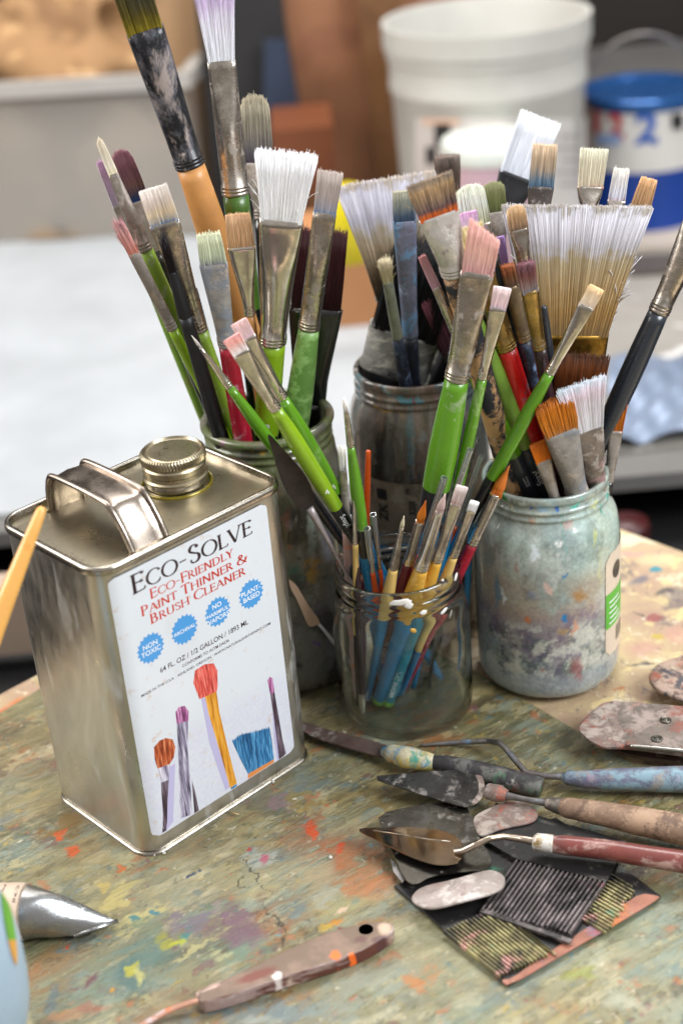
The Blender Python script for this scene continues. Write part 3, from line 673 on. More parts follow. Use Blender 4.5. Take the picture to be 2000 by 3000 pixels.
# ------------------------------------------------------------------ JAR B : jar behind
brush('very wide worn fan shaped brush with lilac-white tips and tan roots', 'B', (1130, 525), (1172, 860), (1195, 960), (1215, 1180), 290, 150, 90, 60, 'flat', .45, .4,
      [(0, '#5a4c40'), (.2, '#8a7862'), (.45, '#a8947a'), (.58, '#b5a894'), (.68, '#c4c0cc'), (.95, '#cfccd8'), (1, '#b0a498')], GREY_P, [(0, BLACK_P)], th=.18, nh=2200, hr=.00034, rnd=.015)
brush('wide black bristled brush with grey paint caked ferrule', 'B', (1255, 735), (1186, 965), (1148, 1085), (1128, 1170), 200, 205, 200, 120, 'worn', .1, .4,
      [(0, '#17161a'), (1, '#1c1b1e')], paint('caked_grey_ferrule', '#8d8c88', .1, .5, [('#b7b3a8', .55, 60, (1, 1, 3)), ('#30343a', .60, 50), ('#c7c2b6', .62, 90)], .3, 60, .7), [(0, BLACK_P)], th=.22, nh=1500, hr=.00025, bandz=False, rnd=.08, splay=.04, fround=0, flatf=True, htap=.4)
brush('small round brush with cream bristles and blue-black crusted handle in front of the black brush', 'B', (1124, 760), (1136, 822), (1163, 990), (1195, 1165), 44, 30, 32, 42, 'worn', -.75, .2,
      [(0, '#cdbf94'), (.6, '#d6c8a4'), (1, '#d2c6a8')], paint('pale_crusted_ferrule', '#a3a796', .3, .45, [('#5f6a70', .60, 140), ('#6faabf', .66, 60), ('#3c4047', .66, 180)], .3, 90, .6), [(0, DARKBLUE_P)], th=.8, nh=260, rnd=.09, splay=.1, bandz=False, htap=.9, stray=14)
brush('flat brush with blue-grey bristles and ferrule caked in lilac and cyan paint', 'B', (1180, 556), (1190, 645), (1196, 985), (1210, 1165), 62, 66, 46, 46, 'flat', -.4, .2,
      [(0, '#3f4f68'), (.25, '#5a6c84'), (.55, '#9aa09a'), (1, '#b5b09c')], BLUE_P, [(0, DARKBLUE_P)], nh=360, th=.4, bandz=False, htap=.9)
brush('thick bundle shaped brush of stiff maroon strands', 'B', (1250, 866), (1318, 1016), (1345, 1080), (1372, 1150), 68, 62, 50, 50, 'worn', -.1, .1,
      [(0, '#5a3a4a'), (.6, '#6e3f4c'), (1, '#7c4450')], SILVER_P, [(0, BLACK_P)], th=1.0, nh=420, hr=.0004, var=.5, rnd=.02)
brush('large white flat brush with dark ferrule rising above all others by the bucket', 'B', (1585, 342), (1512, 512), (1440, 680), (1275, 1130), 122, 112, 60, 60, 'flat', .8, .4,
      [(0, '#e4e8f2'), (1, '#eef0f6')], BLACK_P, [(0, BLACK_P)], nh=800, rnd=.02, var=.08, bandz=False)
brush('grey-brown blunt brush behind the wide orange stained brush', 'B', (1309, 452), (1322, 560), (1330, 700), (1330, 1150), 74, 72, 44, 44, 'worn', .7, .5,
      [(0, '#5c4c42'), (1, '#6e6058')], SILVER_P, [(0, BLACK_P)], th=.35, nh=420, rnd=.02)

# ------------------------------------------------------------------ JAR D : paint smeared jar
brush('wide flat brush with tan bristles stained orange and a white chipped metal ferrule', 'D', (1255, 521), (1281, 628), (1330, 800), (1500, 1425), 142, 118, 78, 72, 'flat', -.35, .3,
      [(0, '#d9621c'), (.14, '#d8743a'), (.24, '#6e5a60'), (.5, '#a58a72'), (.8, '#c0a078'), (1, '#8a7a6c')], paint('white_chipped_ferrule', '#d8d3cc', .6, .25, [('#6a3a36', .60, 70), ('#b3aaa4', .54, 60), ('#f2ece6', .60, 50)], .2, 60, .6), [(0, CAMO)], stray=14, nh=800, htap=.9, hmax=.4, var=.45)
brush('flat brush with greige bristles and dull green handle, second green one at the mouth', 'D', (1300, 701), (1323, 785), (1375, 935), (1600, 1470), 62, 60, 44, 60, 'flat', -.3, .2,
      [(0, '#8a8076'), (.4, '#a2988a'), (1, '#b4a890')], SILVER, [(0, OLIVEG), (1303, NAVY)], nh=340, texts=[('Snap!', (1566, 1388), 'up', 24, 0.0)], hmax=.3, htap=.65)
brush('brush with slim pink bristles whose green handle ends in a black dipped section', 'D', (1234, 748), (1266, 845), (1330, 975), (1560, 1462), 24, 26, 34, 62, 'flat', -.4, .1,
      [(0, '#dcb4cc'), (.5, '#d8b0bc'), (1, '#cf9496')], SILVER_D, [(0, GREEN), (1330, NAVY)], nh=150, th=.4, texts=[('|||||||||', (1530, 1400), 'along', 14, 0.0)], hmax=.3, htap=.6)
brush('flat brush with peach bristles fading to blue, beside the big white flat brush', 'D', (1596, 421), (1583, 546), (1570, 700), (1500, 1400), 72, 74, 50, 50, 'flat', .6, .4,
      [(0, '#4c6680'), (.2, '#6a8196'), (.45, '#b4a28e'), (1, '#dcc2a2')], paint('orange_flaked_ferrule', '#5c5450', .5, .4, [('#d9622c', .60, 60), ('#8d8680', .55, 90)], .3, 90, .6), [(0, BLACK_P)], nh=400)
brush('flat cream brush in silver ferrule above the giant worn brush', 'D', (1740, 434), (1724, 545), (1712, 640), (1640, 1400), 82, 76, 46, 46, 'flat', .7, .4,
      [(0, '#d6a894'), (.08, '#d9ccb4'), (1, '#dcd8c2')], SILVER_D, [(0, BLACK_P)], nh=430)
brush('small brush with forked white bristles above the giant worn brush', 'D', (1821, 491), (1795, 586), (1775, 660), (1670, 1400), 44, 52, 30, 34, 'flat', .7, .3,
      [(0, '#d8a8a8'), (.15, '#d4d4de'), (1, '#e8e2d8')], SILVER, [(0, BLACK_P)], nh=200, splay=.06)
brush('flat brush with blunt tan bristles nearest the blue paint can', 'D', (1902, 520), (1880, 606), (1850, 690), (1620, 1400), 48, 58, 30, 30, 'flat', .95, .3,
      [(0, '#b08c68'), (1, '#d6ac7e')], SILVER_D, [(0, BLACK_P)], th=.5, nh=240)
brush('rounded brush with olive green bristles behind the cream filbert', 'D', (1442, 530), (1452, 620), (1465, 740), (1530, 1400), 64, 62, 40, 40, 'fil', .75, .5,
      [(0, '#4c4f30'), (.4, '#6e7446'), (1, '#9a9a70')], SILVER_P, [(0, BLACK_P)], nh=330)
brush('filbert brush with thick rounded cream-white bristles', 'D', (1371, 540), (1404, 655), (1440, 790), (1540, 1420), 84, 86, 48, 44, 'fil', .3, .3,
      [(0, '#b8bb98'), (.3, '#cdd0ba'), (.6, '#e2e6de'), (1, '#e4e6d2')], SILVER_D, [(0, BLACK_P)], nh=600)
brush('flat brush with lilac-pink bristles between the cream filbert and the yellow tuft', 'D', (1356, 622), (1372, 700), (1400, 800), (1520, 1420), 78, 76, 44, 42, 'flat', .0, .2,
      [(0, '#c9aed2'), (.6, '#d8bfdc'), (1, '#cf9fc6')], SILVER_P, [(0, BLACK_P)], nh=420)
brush('brush with straw yellow bristles, brass ferrule and scraped bright red handle', 'D', (1374, 662), (1400, 768), (1482, 1019), (1618, 1470), 80, 62, 62, 64, 'flat', -.25, .2,
      [(0, '#cdb67a'), (.6, '#dccb92'), (1, '#d2c296')], BRASSF, [(0, REDH)], nh=420, htap=.85, rnd=.05)
brush('giant worn house painting brush with frayed white ends and aged brass band', 'D', (1690, 602), (1690, 978), (1672, 1175), (1620, 1440), 440, 236, 226, 180, 'flat', .35, .3,
      [(0, '#8a6f4a'), (.2, '#a07e4c'), (.42, '#b0966e'), (.6, '#b3a282'), (.70, '#c4c0c6'), (.95, '#cfccd4'), (1, '#9a928a')], BRASS, [(0, BRASS)], th=.18, nh=5200, hr=.0004, bandz=False, rnd=.008, fround=0, var=.34, splay=.006, htap=.15, flatf=True, hmax=.02, stray=150)
brush('wide brush with dark rust brown bristles just below the brass band', 'D', (1708, 1040), (1690, 1255), (1680, 1330), (1640, 1450), 156, 130, 80, 60, 'flat', -.12, .5,
      [(0, '#2a140c'), (.5, '#4a240e'), (.85, '#6e3a14'), (1, '#4c2a14')], BLACK_P, [(0, BLACK_P)], nh=800)
brush('flat brush with white bristles over a grey and pink painted ferrule', 'D', (1700, 1122), (1732, 1255), (1744, 1432), (1752, 1480), 152, 92, 62, 50, 'flat', -.42, .95,
      [(0, '#e9eaf2'), (.5, '#ecE8f0'), (.8, '#ecdde8'), (1, '#d9e2ea')], paint('grey_pink_painted_ferrule', '#8d8279', .4, .45, [('#b48f94', .56, 45), ('#a9a29a', .55, 90)], .3, 90, .5), [(0, CRIM)], nh=760, var=.08)
brush('filbert brush with bright amber bristles and crusted grey ferrule', 'D', (1617, 1168), (1641, 1262), (1692, 1450), (1700, 1485), 116, 100, 66, 60, 'fil', -.78, .2,
      [(0, '#c08a5c'), (.15, '#c97f32'), (.6, '#d8862a'), (1, '#b5661a')], GREY_P, [(0, BLK)], nh=760, th=.28, var=.35, bend=.1)
brush('small flat brush with bright orange bristles leaning on the amber filbert', 'D', (1573, 1293), (1586, 1350), (1627, 1470), (1632, 1485), 54, 48, 30, 30, 'flat', -.9, -.7,
      [(0, '#d97a1c'), (1, '#d0701c')], SILVER_P, [(0, CRIM)], nh=300)
brush('flat brush with rust orange bristles at the edge beside the black handle', 'D', (1814, 1180), (1801, 1262), (1782, 1410), (1772, 1480), 50, 40, 28, 26, 'flat', .0, -.2,
      [(0, '#d98a74'), (.12, '#b5661c'), (.9, '#b96a22'), (1, '#d98a7a')], SILVER_P, [(0, BLK)], nh=260)
brush('long brush with silver ferrule and thick charcoal handle leaning out over the background', 'D', (2120, 490), (2062, 620), (1928, 915), (1690, 1440), 110, 96, 62, 68, 'flat', .15, .0,
      [(0, '#d9d2c4'), (1, '#e9e4dc')], SILVER_D, [(0, NAVY)], nh=200, htap=.35, hmax=.15, fround=.6)
brush('round brush with rusty brown bristles and blackened handle', 'D', (1485, 775), (1491, 838), (1528, 998), (1640, 1465), 42, 42, 40, 42, 'worn', -.15, .3,
      [(0, '#5c4c44'), (.4, '#7c5a40'), (1, '#8e4c22')], paint('tan_scuffed_ferrule', '#a08c70', .8, .4, [('#6e5648', .60, 90), ('#c2a47a', .60, 70)], .3, 90, .5), [(0, DARKBLUE_P)], nh=280, th=.5, rnd=.06)
brush('brush with dusky pink bristles, dented golden ferrule and dark brown handle', 'D', (1537, 768), (1547, 850), (1572, 1022), (1655, 1465), 60, 52, 38, 40, 'worn', -.4, .3,
      [(0, '#8c94a8'), (.2, '#a08a86'), (.6, '#8a5a54'), (1, '#6e4650')], BRASSF, [(0, DKBROWN)], nh=340, th=.45, rnd=.05)
brush('flat brush with tan bristles and tarnished silver ferrule before the giant worn brush', 'D', (1506, 599), (1519, 671), (1545, 790), (1650, 1440), 54, 56, 40, 36, 'fil', -.05, .3,
      [(0, '#6a5448'), (.3, '#a98c70'), (.7, '#d2ae84'), (1, '#d8b890')], SILVER_D, [(0, BLACK_P)], nh=330)
brush('slim brush with vivid purple bristles peeking between two ferrules', 'D', (1464, 690), (1479, 770), (1500, 860), (1590, 1440), 24, 22, 20, 22, 'worn', .0, .2,
      [(0, '#a88cc2'), (1, '#b090cc')], SILVER_P, [(0, BLACK_P)], nh=130, th=.5)
brush('plain charcoal handle standing between the golden ferrule and the brass band', 'D', (1588, 880), None, (1592, 900), (1665, 1450), 30, 0, 22, 30, 'flat', -.1, .2, segs=[(0, NAVY)], headed=False)

# loose hairs that stick out of the worn brushes
def strays(name, mat, pts, r=.00012):
    g = G()
    for P in pts: tube(g, P, r, 5)
    return g.build(name, mat, None)
# ------------------------------------------------------------------ palette knife and plastic knife by the tall jar
ja, jb = jar_line('C', (793, 1285), (1048, 1740), -.35, .3)
KR = root('palette_knife', 'painting knife with wide dark purple stained blade leaning between the can and the clear jar', 'palette knife', jb)
def on3(px): return on_line(ja, jb, px)
axis, w, t = frame_of(ja - jb, FWD)
a_ = nrm(on3((793, 1285)) - jb); t = nrm(np.cross(w, a_))
blade = [((789, 1273), 2), ((797, 1280), 14), ((812, 1318), 30), ((838, 1362), 54), ((862, 1400), 72), ((880, 1440), 72), ((892, 1476), 52), ((900, 1500), 26)]
L_, R_ = [], []
for px, wd in blade:
    c = on3(px); hw_ = wd * depth(c) / FPX / 2
    L_.append(c + w * hw_); R_.append(c - w * hw_)
P = smooth_poly(L_ + R_[::-1], 2); g = G(); n = len(P)
V = np.concatenate([P, P + t * .0008]); g.add(V, [tuple(range(n)), tuple(range(2 * n - 1, n - 1, -1))] + [(i, (i + 1) % n, n + (i + 1) % n, n + i) for i in range(n)])
g.build('blade', paint('stained_blade', '#4a4240', .5, .35, [('#8f84a0', .60, 60, (1, 1, .5)), ('#a9a2a4', .70, 90)], .3, 60, .4), KR, sharp=30)
g = G(); q = [on3(p) for p in ((897, 1492), (908, 1520), (935, 1560), (965, 1615), (1000, 1672), (1040, 1745))]
tube(g, q + [jb], [x * depth(q[0]) / FPX / 2 for x in (26, 24, 17, 12, 11, 14, 14)], 14)
g.build('shank', paint('orange_spotted_shank', '#b9aeb0', .5, .4, [('#b8743e', .58, 45), ('#e2dfe6', .62, 90)], .2, 90, .5), KR)
# ------------------------------------------------------------------ the metal can
YAW = math.radians(41.8); EX = np.array([math.cos(YAW), math.sin(YAW), 0]); EY = np.array([-math.sin(YAW), math.cos(YAW), 0]); EZ = np.array([0, 0, 1.])
CW, CD, CH, CRAD = .1288, .0926, .190, .0135
def cw(x, y, z): return EX * x + EY * y + EZ * z
def face(px, py, off=0.0):
    d = ray(px, py); n = -EY; s = ((cw(0, -off, 0) - CAM) @ n) / (d @ n); P = CAM + d * s
    return P @ EX, P[2]
def topf(px, py, z=CH):
    P = onz(px, py, z); return P @ EX, P @ EY
def rrect(z, ins, r=CRAD, n=9, dx=0.0):
    r = max(r - ins, .002); pts = []
    for cx, cy, a0 in ((CW - ins - r, ins + r, -90), (CW - ins - r, CD - ins - r, 0), (ins + r, CD - ins - r, 90), (ins + r, ins + r, 180)):
        for i in range(n + 1):
            a = math.radians(a0 + 90 * i / n); pts.append(cw(cx + r * math.cos(a), cy + r * math.sin(a), z))
    # extra points on the straights for clean shading
    return np.array(pts)
CAN = root('metal_can', 'half gallon tin can of paint thinner with white printed label, strap handle and screw cap', 'can', (0, 0, 0))
m, nt, b = newmat('can_tinplate')
P_ = wpos(nt); f1, _ = noise(nt, wpos(nt, (1, 1, .35)), 28, 5, .6, .6); f2, _ = noise(nt, wpos(nt, (1, 1, .3), shift=(.5, 0, 0)), 120, 5, .7); f3, _ = noise(nt, wpos(nt, (1.2, 1.2, .25), shift=(.2, .7, 0)), 70, 4, .7, .8)
col = mixc(nt, mrange(nt, f1, .35, .7), hx('#d6d3cc'), hx('#b2ada3')); sm = mrange(nt, f3, .56, .72)
col = mixc(nt, mul(nt, sm, .6), col, hx('#c4c6c8'))
nt.links.new(col, b.inputs['Base Color'])
nt.links.new(mrange(nt, sm, 0, 1, 1, .45), b.inputs['Metallic'])
nt.links.new(mrange(nt, f2, .35, .7, .27, .46), b.inputs['Roughness']); bump(nt, b, f1, .12, .002)
TIN = m
RIMM = paint('can_rim_metal', '#bdb6ab', 1, .22, [('#5f594f', .72, 160)], .3, 120, .1)
g = G()
loft(g, [rrect(.0035, .0012), rrect(.006, .0), rrect(.010, .0), rrect(CH * .5, -.0004), rrect(CH - .008, 0), rrect(CH - .004, .0004)], True, True)
g.build('body', TIN, CAN, sharp=35)
g = G(); R = []
def seam(z0, out, hgt):
    prof = [(.002, 0), (-out, .0006), (-out - .0004, hgt * .5), (-out, hgt - .0008), (-out * .3, hgt), (.0012, hgt), (.0019, hgt - .0008), (.0020, -.0005)]
    return [rrect(z0 + dz, ins) for ins, dz in prof]
rs = seam(CH - .004, .0012, .0052); n = len(rs[0]); V = np.concatenate(rs + [rs[0]])
loft(g, rs + [rs[0]], False, False); g.build('top_rim', RIMM, CAN, sharp=60)
g = G(); rs = seam(0.0, .0010, .0042); loft(g, rs, False, False); g.build('bottom_rim', RIMM, CAN, sharp=60)
g = G(); loft(g, [rrect(CH - .0030, .0018), rrect(CH - .0030, .005), rrect(CH - .0026, .008), rrect(CH - .0026, .012)], False, True)
m, nt, b = newmat('can_lid_panel'); f1, _ = noise(nt, wpos(nt), 34, 4, .6); f2, _ = noise(nt, wpos(nt, shift=(.3, 0, 0)), 260, 3, .7)
col = mixc(nt, mrange(nt, f1, .35, .65), hx('#b5ac98'), hx('#968d78')); col = mixc(nt, mrange(nt, f2, .66, .72), col, hx('#5c5138'))
nt.links.new(col, b.inputs['Base Color']); b.inputs['Metallic'].default_value = .92; nt.links.new(mrange(nt, f1, .3, .7, .24, .4), b.inputs['Roughness']); bump(nt, b, f2, .1, .0006)
g.build('top_panel', m, CAN, sharp=40)
OILY = paint('yellow_oil_ring', '#8a7a10', .4, .15, [], .3, 200, .1, .6)
cx_, cy_ = topf(517, 1404, CH); CC = cw(cx_, cy_, 0); z0 = CH - .0028
g = G(); lathe(g, [(.0205, z0), (.0205, z0 + .0012), (.0195, z0 + .0018), (.0186, z0 + .001)], CC, 64); g.build('oil_residue_ring', OILY, CAN)
sx, sy = topf(195, 1470, CH)
g = G(); lathe(g, [(.0172, z0), (.0180, z0 + .003), (.0172, z0 + .006), (.016, z0 + .009)], CC, 64); g.build('spout', RIMM, CAN)
g = G(); zc = z0 + .0055; NK = 130
lathe(g, [(.0175, zc), (.0184, zc + .0006), (.0184, zc + .0016), (.0174, zc + .0024), (.0172, zc + .0045), (.0180, zc + .0055), (.0180, zc + .0085), (.0172, zc + .0095), (.0173, zc + .0105)], CC, NK)
lathe(g, [(.0173, zc + .0105), (.0183, zc + .0112), (.0183, zc + .0135), (.0182, zc + .0150), (.0172, zc + .0163), (.0165, zc + .0165), (.0155, zc + .0152), (.0145, zc + .0150), (.0138, zc + .0156), (0.0002, zc + .0157)], CC, NK * 2,
      fn=lambda r, z, th, k: r + (.00028 * np.sign(np.sin(NK * .5 * th + (z - zc) * 900)) if 1 <= k <= 3 else 0))
g.build('screw_cap', paint('cap_metal', '#b3a88f', .95, .3, [('#7d7156', .68, 150), ('#d8d2c2', .70, 240)], .25, 120, .15), CAN, sharp=35)
# strap handle: arches across the short side
hx0, hy0 = topf(189, 1466); hx1, hy1 = topf(441, 1577)
hxm = (hx0 + hx1) / 2; HWD = .0215
arch = [(hy1 - .001, 0), (hy1 + .004, .010), (hy1 + .0125, .0212), (hy1 + .017, .0235), ((hy0 + hy1) / 2, .0245), (hy0 - .009, .0245), (hy0 - .0045, .0225), (hy0 - .001, .012), (hy0, 0)]
A = smooth_poly([(y_, z_, 0) for y_, z_ in arch], 3, False)
g = G(); K = len(A)
prof = [(-.5, 0), (-.42, -.0006), (-.25, -.0004), (0, .0002), (.25, -.0004), (.42, -.0006), (.5, 0)]
V = []; 
for k in range(K):
    d = A[min(k + 1, K - 1)] - A[max(k - 1, 0)]; d /= np.linalg.norm(d); nx, nz = -d[1], d[0]
    if nz < 0 and abs(nz) > .2: nx, nz = -nx, -nz
    nvec = np.array([d[1], -d[0]]); nvec = nvec if True else nvec
    for s_, off in ((1, 0), (-1, 0)):
        for (u_, o_) in (prof if s_ > 0 else prof[::-1]):
            oo = o_ - (.0008 if s_ < 0 else 0)
            V.append(cw(hxm + u_ * HWD, A[k][0] + nvec[0] * -oo, CH - .0028 + A[k][1] + nvec[1] * -oo))
N2 = len(prof) * 2; F = [(k * N2 + i, k * N2 + (i + 1) % N2, (k + 1) * N2 + (i + 1) % N2, (k + 1) * N2 + i) for k in range(K - 1) for i in range(N2)]
g.add(V, F)
STRAP = paint('strap_metal', '#a99d92', 1, .24, [('#cfc4b4', .66, 60)], .25, 60, .12)
H = g.build('strap_handle', STRAP, CAN, sharp=40)
for s_ in (-1, 1):
    g = G(); tube(g, [cw(hxm + s_ * (HWD / 2 + .0004), A[k][0], CH - .0024 + A[k][1]) for k in range(K)], .00165, 12, up=EX); g.build('rolled_edge', STRAP, H)
g = G(); tube(g, [cw(hxm + q, hy0 + .0004, CH - .0022) for q in np.linspace(-.0135, .0135, 9)], .0011, 8); g.build('oil_bead', OILY, CAN)

# label sheet on the broad side
m, nt, b = newmat('printed_label_paper')
uv = nt.nodes.new('ShaderNodeUVMap'); sp = nt.nodes.new('ShaderNodeSeparateXYZ'); nt.links.new(uv.outputs[0], sp.inputs[0])
f1, _ = noise(nt, wpos(nt), 25, 3, .6); f2, _ = noise(nt, wpos(nt), 420, 3, .7); f3, _ = noise(nt, wpos(nt, (1, 1, 1)), 130, 4, .75)
col = mixc(nt, mrange(nt, f1, .4, .7, 0, .35), hx('#d6dbe2'), hx('#ced2da'))
cloth = mrange(nt, sp.outputs[1], .36, .30)
col = mixc(nt, mul(nt, cloth, mrange(nt, f2, .4, .6, .1, .55)), col, hx('#c9c8de'))
col = mixc(nt, mrange(nt, f3, .60, .72, 0, .6), col, hx('#c9a890')); col = mixc(nt, mrange(nt, f1, .55, .75, 0, .3), col, hx('#cfc8c0'))
nt.links.new(col, b.inputs['Base Color']); b.inputs['Roughness'].default_value = .32
f4, _ = noise(nt, wpos(nt, (1, 1, .15)), 60, 2, .5); bump(nt, b, f4, .12, .0012)
LBL = m
c4 = [face(315, 1664), face(775, 1436), face(861, 2203), face(447, 2453)]
lx0 = .0100; lx1 = np.mean([c4[1][0], c4[2][0]]); lz1 = np.mean([c4[0][1], c4[1][1]]); lz0 = np.mean([c4[2][1], c4[3][1]])
lx0 = min(lx0, np.mean([c4[0][0], c4[3][0]])) if False else np.mean([c4[0][0], c4[3][0]])
lx1 = min(lx1, CW - .006); lz1 = min(lz1, CH - .006); lz0 = max(lz0, .008)
print('label', lx0, lx1, lz0, lz1)
def onface(x, z, off):
    """front face, wrapping round the rounded edges"""
    if x < CRAD:
        a = (CRAD - x) / CRAD; c = cw(CRAD, CRAD, z); return c + (CRAD + off) * (-EY * math.cos(a) - EX * math.sin(a))
    if x > CW - CRAD:
        a = (x - CW + CRAD) / CRAD; c = cw(CW - CRAD, CRAD, z); return c + (CRAD + off) * (-EY * math.cos(a) + EX * math.sin(a))
    return cw(x, -off, z)
g = G(); nx, nz = 60, 90; V = []; UV = []; OFFL = .0005
for j in range(nz + 1):
    z = lz0 + (lz1 - lz0) * j / nz
    rc = .004; dz = min(z - lz0, lz1 - z); ins = rc - math.sqrt(max(0, rc * rc - (rc - dz) ** 2)) if dz < rc else 0
    for i in range(nx + 1):
        x = lx0 + ins + (lx1 - lx0 - 2 * ins) * i / nx; V.append(onface(x, z, OFFL)); UV.append((i / nx, j / nz))
g.add(V, [(j * (nx + 1) + i, j * (nx + 1) + i + 1, (j + 1) * (nx + 1) + i + 1, (j + 1) * (nx + 1) + i) for j in range(nz) for i in range(nx)], UV)
LAB = g.build('label', LBL, CAN)
def print_mat(name, c, rough=.35):
    m, nt, b = newmat(name); b.inputs['Base Color'].default_value = hx(c); b.inputs['Roughness'].default_value = rough; return m
INK_D = print_mat('dark_plum_ink', '#2a141c'); INK_R = print_mat('red_orange_ink', '#c42f18'); INK_B = print_mat('badge_blue_ink', '#4c97d6'); INK_W = print_mat('label_white_ink', '#f0f3f6')
def face_text(name, V, F, pL, pR, hpx, mat, parent, off=.00005, layered=False):
    """fit flat text between two label pixels (baseline ends); hpx: pixel height of the capitals at the left end"""
    xl, zl = face(*pL); xr, zr = face(*pR); zc = (zl + zr) / 2
    V = np.array(V, float); W = V[:, 0].max() - V[:, 0].min(); Hh = V[:, 1].max() if hpx else 1
    sx = (xr - xl) / W
    hm = hpx * .9 / FPX / .93 if hpx else sx * Hh
    sz = hm / Hh; k = (V[:, 2] if layered else np.zeros(len(V)))
    Wd = np.array([onface(xl + (v[0] - V[:, 0].min()) * sx, zc + v[1] * sz, OFFL + off + kk * 2e-6) for v, kk in zip(V, k)])
    g = G(); g.add(Wd, F); return g.build(name, mat, parent, smooth=False)
for s, a, c, hpx in (('EcO-SOLVE', None, None, 0),): pass
V, F = pen_text('Eco-Solve'); face_text('lettering', V, F, (388, 1741), (738, 1562), 53, INK_D, LAB, layered=True)
V, F = pen_text('Eco-Friendly', .15, .065); face_text('lettering', V, F, (440, 1752), (683, 1630), 28, INK_R, LAB, layered=True)
V, F = pen_text('Paint Thinner &', .15, .065); face_text('lettering', V, F, (414, 1803), (724, 1645), 28, INK_R, LAB, layered=True)
V, F = pen_text('Brush Cleaner', .15, .065); face_text('lettering', V, F, (441, 1826), (718, 1682), 28, INK_R, LAB, layered=True)
def sans(s, pL, pR, hpx, mat=INK_D, bold=0.0, parent=None, off=.00005):
    V, F = text_mesh(s, bold); return face_text('lettering', V, F, pL, pR, hpx, mat, parent or LAB, off)
sans('64 FL. OZ / 1/2 GALLON / 1893 ML', (468, 1966), (726, 1832), 15, bold=.01)
sans('CONFORMS TO ASTM D4236', (533, 1953), (670, 1881), 9, bold=.01)
sans('MADE IN THE U.S.A. \u00b7 ASHLAND, OREGON \u00b7 WWW.NATURALEARTHPAINT.COM', (413, 2039), (791, 1834), 9, bold=.01)
for (px, py), lines in (((440, 1898), ('NON', 'TOXIC')), ((539, 1843), ('ARCHIVAL',)), ((636, 1791), ('NO', 'HARMFUL', 'VAPORS')), ((734, 1739), ('PLANT-', 'BASED'))):
    x, z = face(px, py); r = .0092; g = G(); N = 36
    V = [onface(x, z, OFFL + .00004)] + [onface(x + (r if i % 2 == 0 else r * .84) * math.sin(2 * PI * i / N), z + (r if i % 2 == 0 else r * .84) * math.cos(2 * PI * i / N), OFFL + .00004) for i in range(N)]
    g.add(V, [(0, 1 + (i + 1) % N, 1 + i) for i in range(N)]); bd = g.build('badge', INK_B, LAB, smooth=False)
    V, F = text_mesh('\n'.join(lines), .012); 
    V = []; Fx = []; lh = .0040; 
    for i, ln in enumerate(lines):
        v, f = text_mesh(ln, .012); sc = .0031 / .73; sc = min(sc, .0150 / v[:, 0].max()); v = v * sc; v[:, 0] -= v[:, 0].max() / 2; v[:, 1] += ((len(lines) - 1) / 2 - i) * lh - .0015
        b0 = len(V); V += v.tolist(); Fx += [tuple(q + b0 for q in ff) for ff in f]
    g = G(); g.add([onface(x + v[0], z + v[1], OFFL + .0001) for v in V], Fx); g.build('badge_lettering', INK_W, LAB, smooth=False)
# printed picture of five brushes, low on the label (flat ink)
def streaky(name, c1, c2, c3, sc=900):
    m, nt, b = newmat(name); f, _ = noise(nt, wpos(nt, (1, 1, .09)), sc, 3, .6)
    cr = nt.nodes.new('ShaderNodeValToRGB'); nt.links.new(f, cr.inputs[0]); e = cr.color_ramp.elements
    e[0].position = .33; e[0].color = hx(c2); e[1].position = .68; e[1].color = hx(c3); k = e.new(.5); k.color = hx(c1)
    nt.links.new(cr.outputs[0], b.inputs['Base Color']); b.inputs['Roughness'].default_value = .35; return m
PI_RUST = streaky('picture_rust_ink', '#b3532e', '#6a2616', '#dd9468'); PI_PUR = streaky('picture_purple_ink', '#a0558c', '#5c2a52', '#d9a6cc')
PI_RED = streaky('picture_red_ink', '#d9544a', '#8c2420', '#f0968a'); PI_BLUE = streaky('picture_blue_ink', '#2a6fa3', '#123a60', '#6fb0d8')
PI_YEL = streaky('picture_yellow_ink', '#d9962c', '#a8661c', '#ecb85c', 500); PI_GRY = streaky('picture_grey_ink', '#9a93ac', '#3c3648', '#e6e2ee', 500); PI_DK = streaky('picture_dark_ink', '#4a3a44', '#1c1620', '#8a7c8c', 500)
PI_SH = print_mat('picture_shadow_ink', '#b9b4d8'); PI_OR = print_mat('picture_orange_ink', '#d98a4a')
KPR = 0
def c2p(x, y): return (x * .6059, 1800 + y * .6059)
def printed(name, pts, mat, jag=0, top=None):
    """outline in crop units -> a flat printed shape"""
    global KPR; KPR += 1
    P = np.array([face(*c2p(*p)) for p in pts])
    if jag:
        Q = []
        for i in range(len(P)):
            a, b_ = P[i], P[(i + 1) % len(P)]
            if i in jag:
                for k in range(14):
                    q = a + (b_ - a) * k / 14; Q.append(q + (0, (.0012 if k % 2 else -.0006) * random.uniform(.4, 1.3)))
            else: Q.append(a)
        P = np.array(Q)
    P[:, 0] = np.clip(P[:, 0], lx0 + .0004, lx1 - .0004); P[:, 1] = np.clip(P[:, 1], lz0 + .0004, lz1)
    g = G(); g.add([onface(x, z, OFFL + .00003 + KPR * 2.5e-6) for x, z in P], [tuple(range(len(P)))]); return g.build(name, mat, LAB, smooth=False)
printed('picture_shadow', [(808, 740), (845, 720), (835, 1000), (800, 1052)], PI_SH)
printed('picture_bristles', [(742, 640), (770, 608), (800, 596), (832, 602), (846, 640), (838, 690), (818, 722), (760, 744), (746, 700)], PI_RUST)
printed('picture_ferrule', [(764, 742), (818, 722), (814, 800), (776, 815)], PI_GRY)
printed('picture_handle', [(776, 812), (814, 798), (808, 900), (806, 1000), (802, 1042), (784, 1054), (786, 960), (780, 880)], PI_DK)
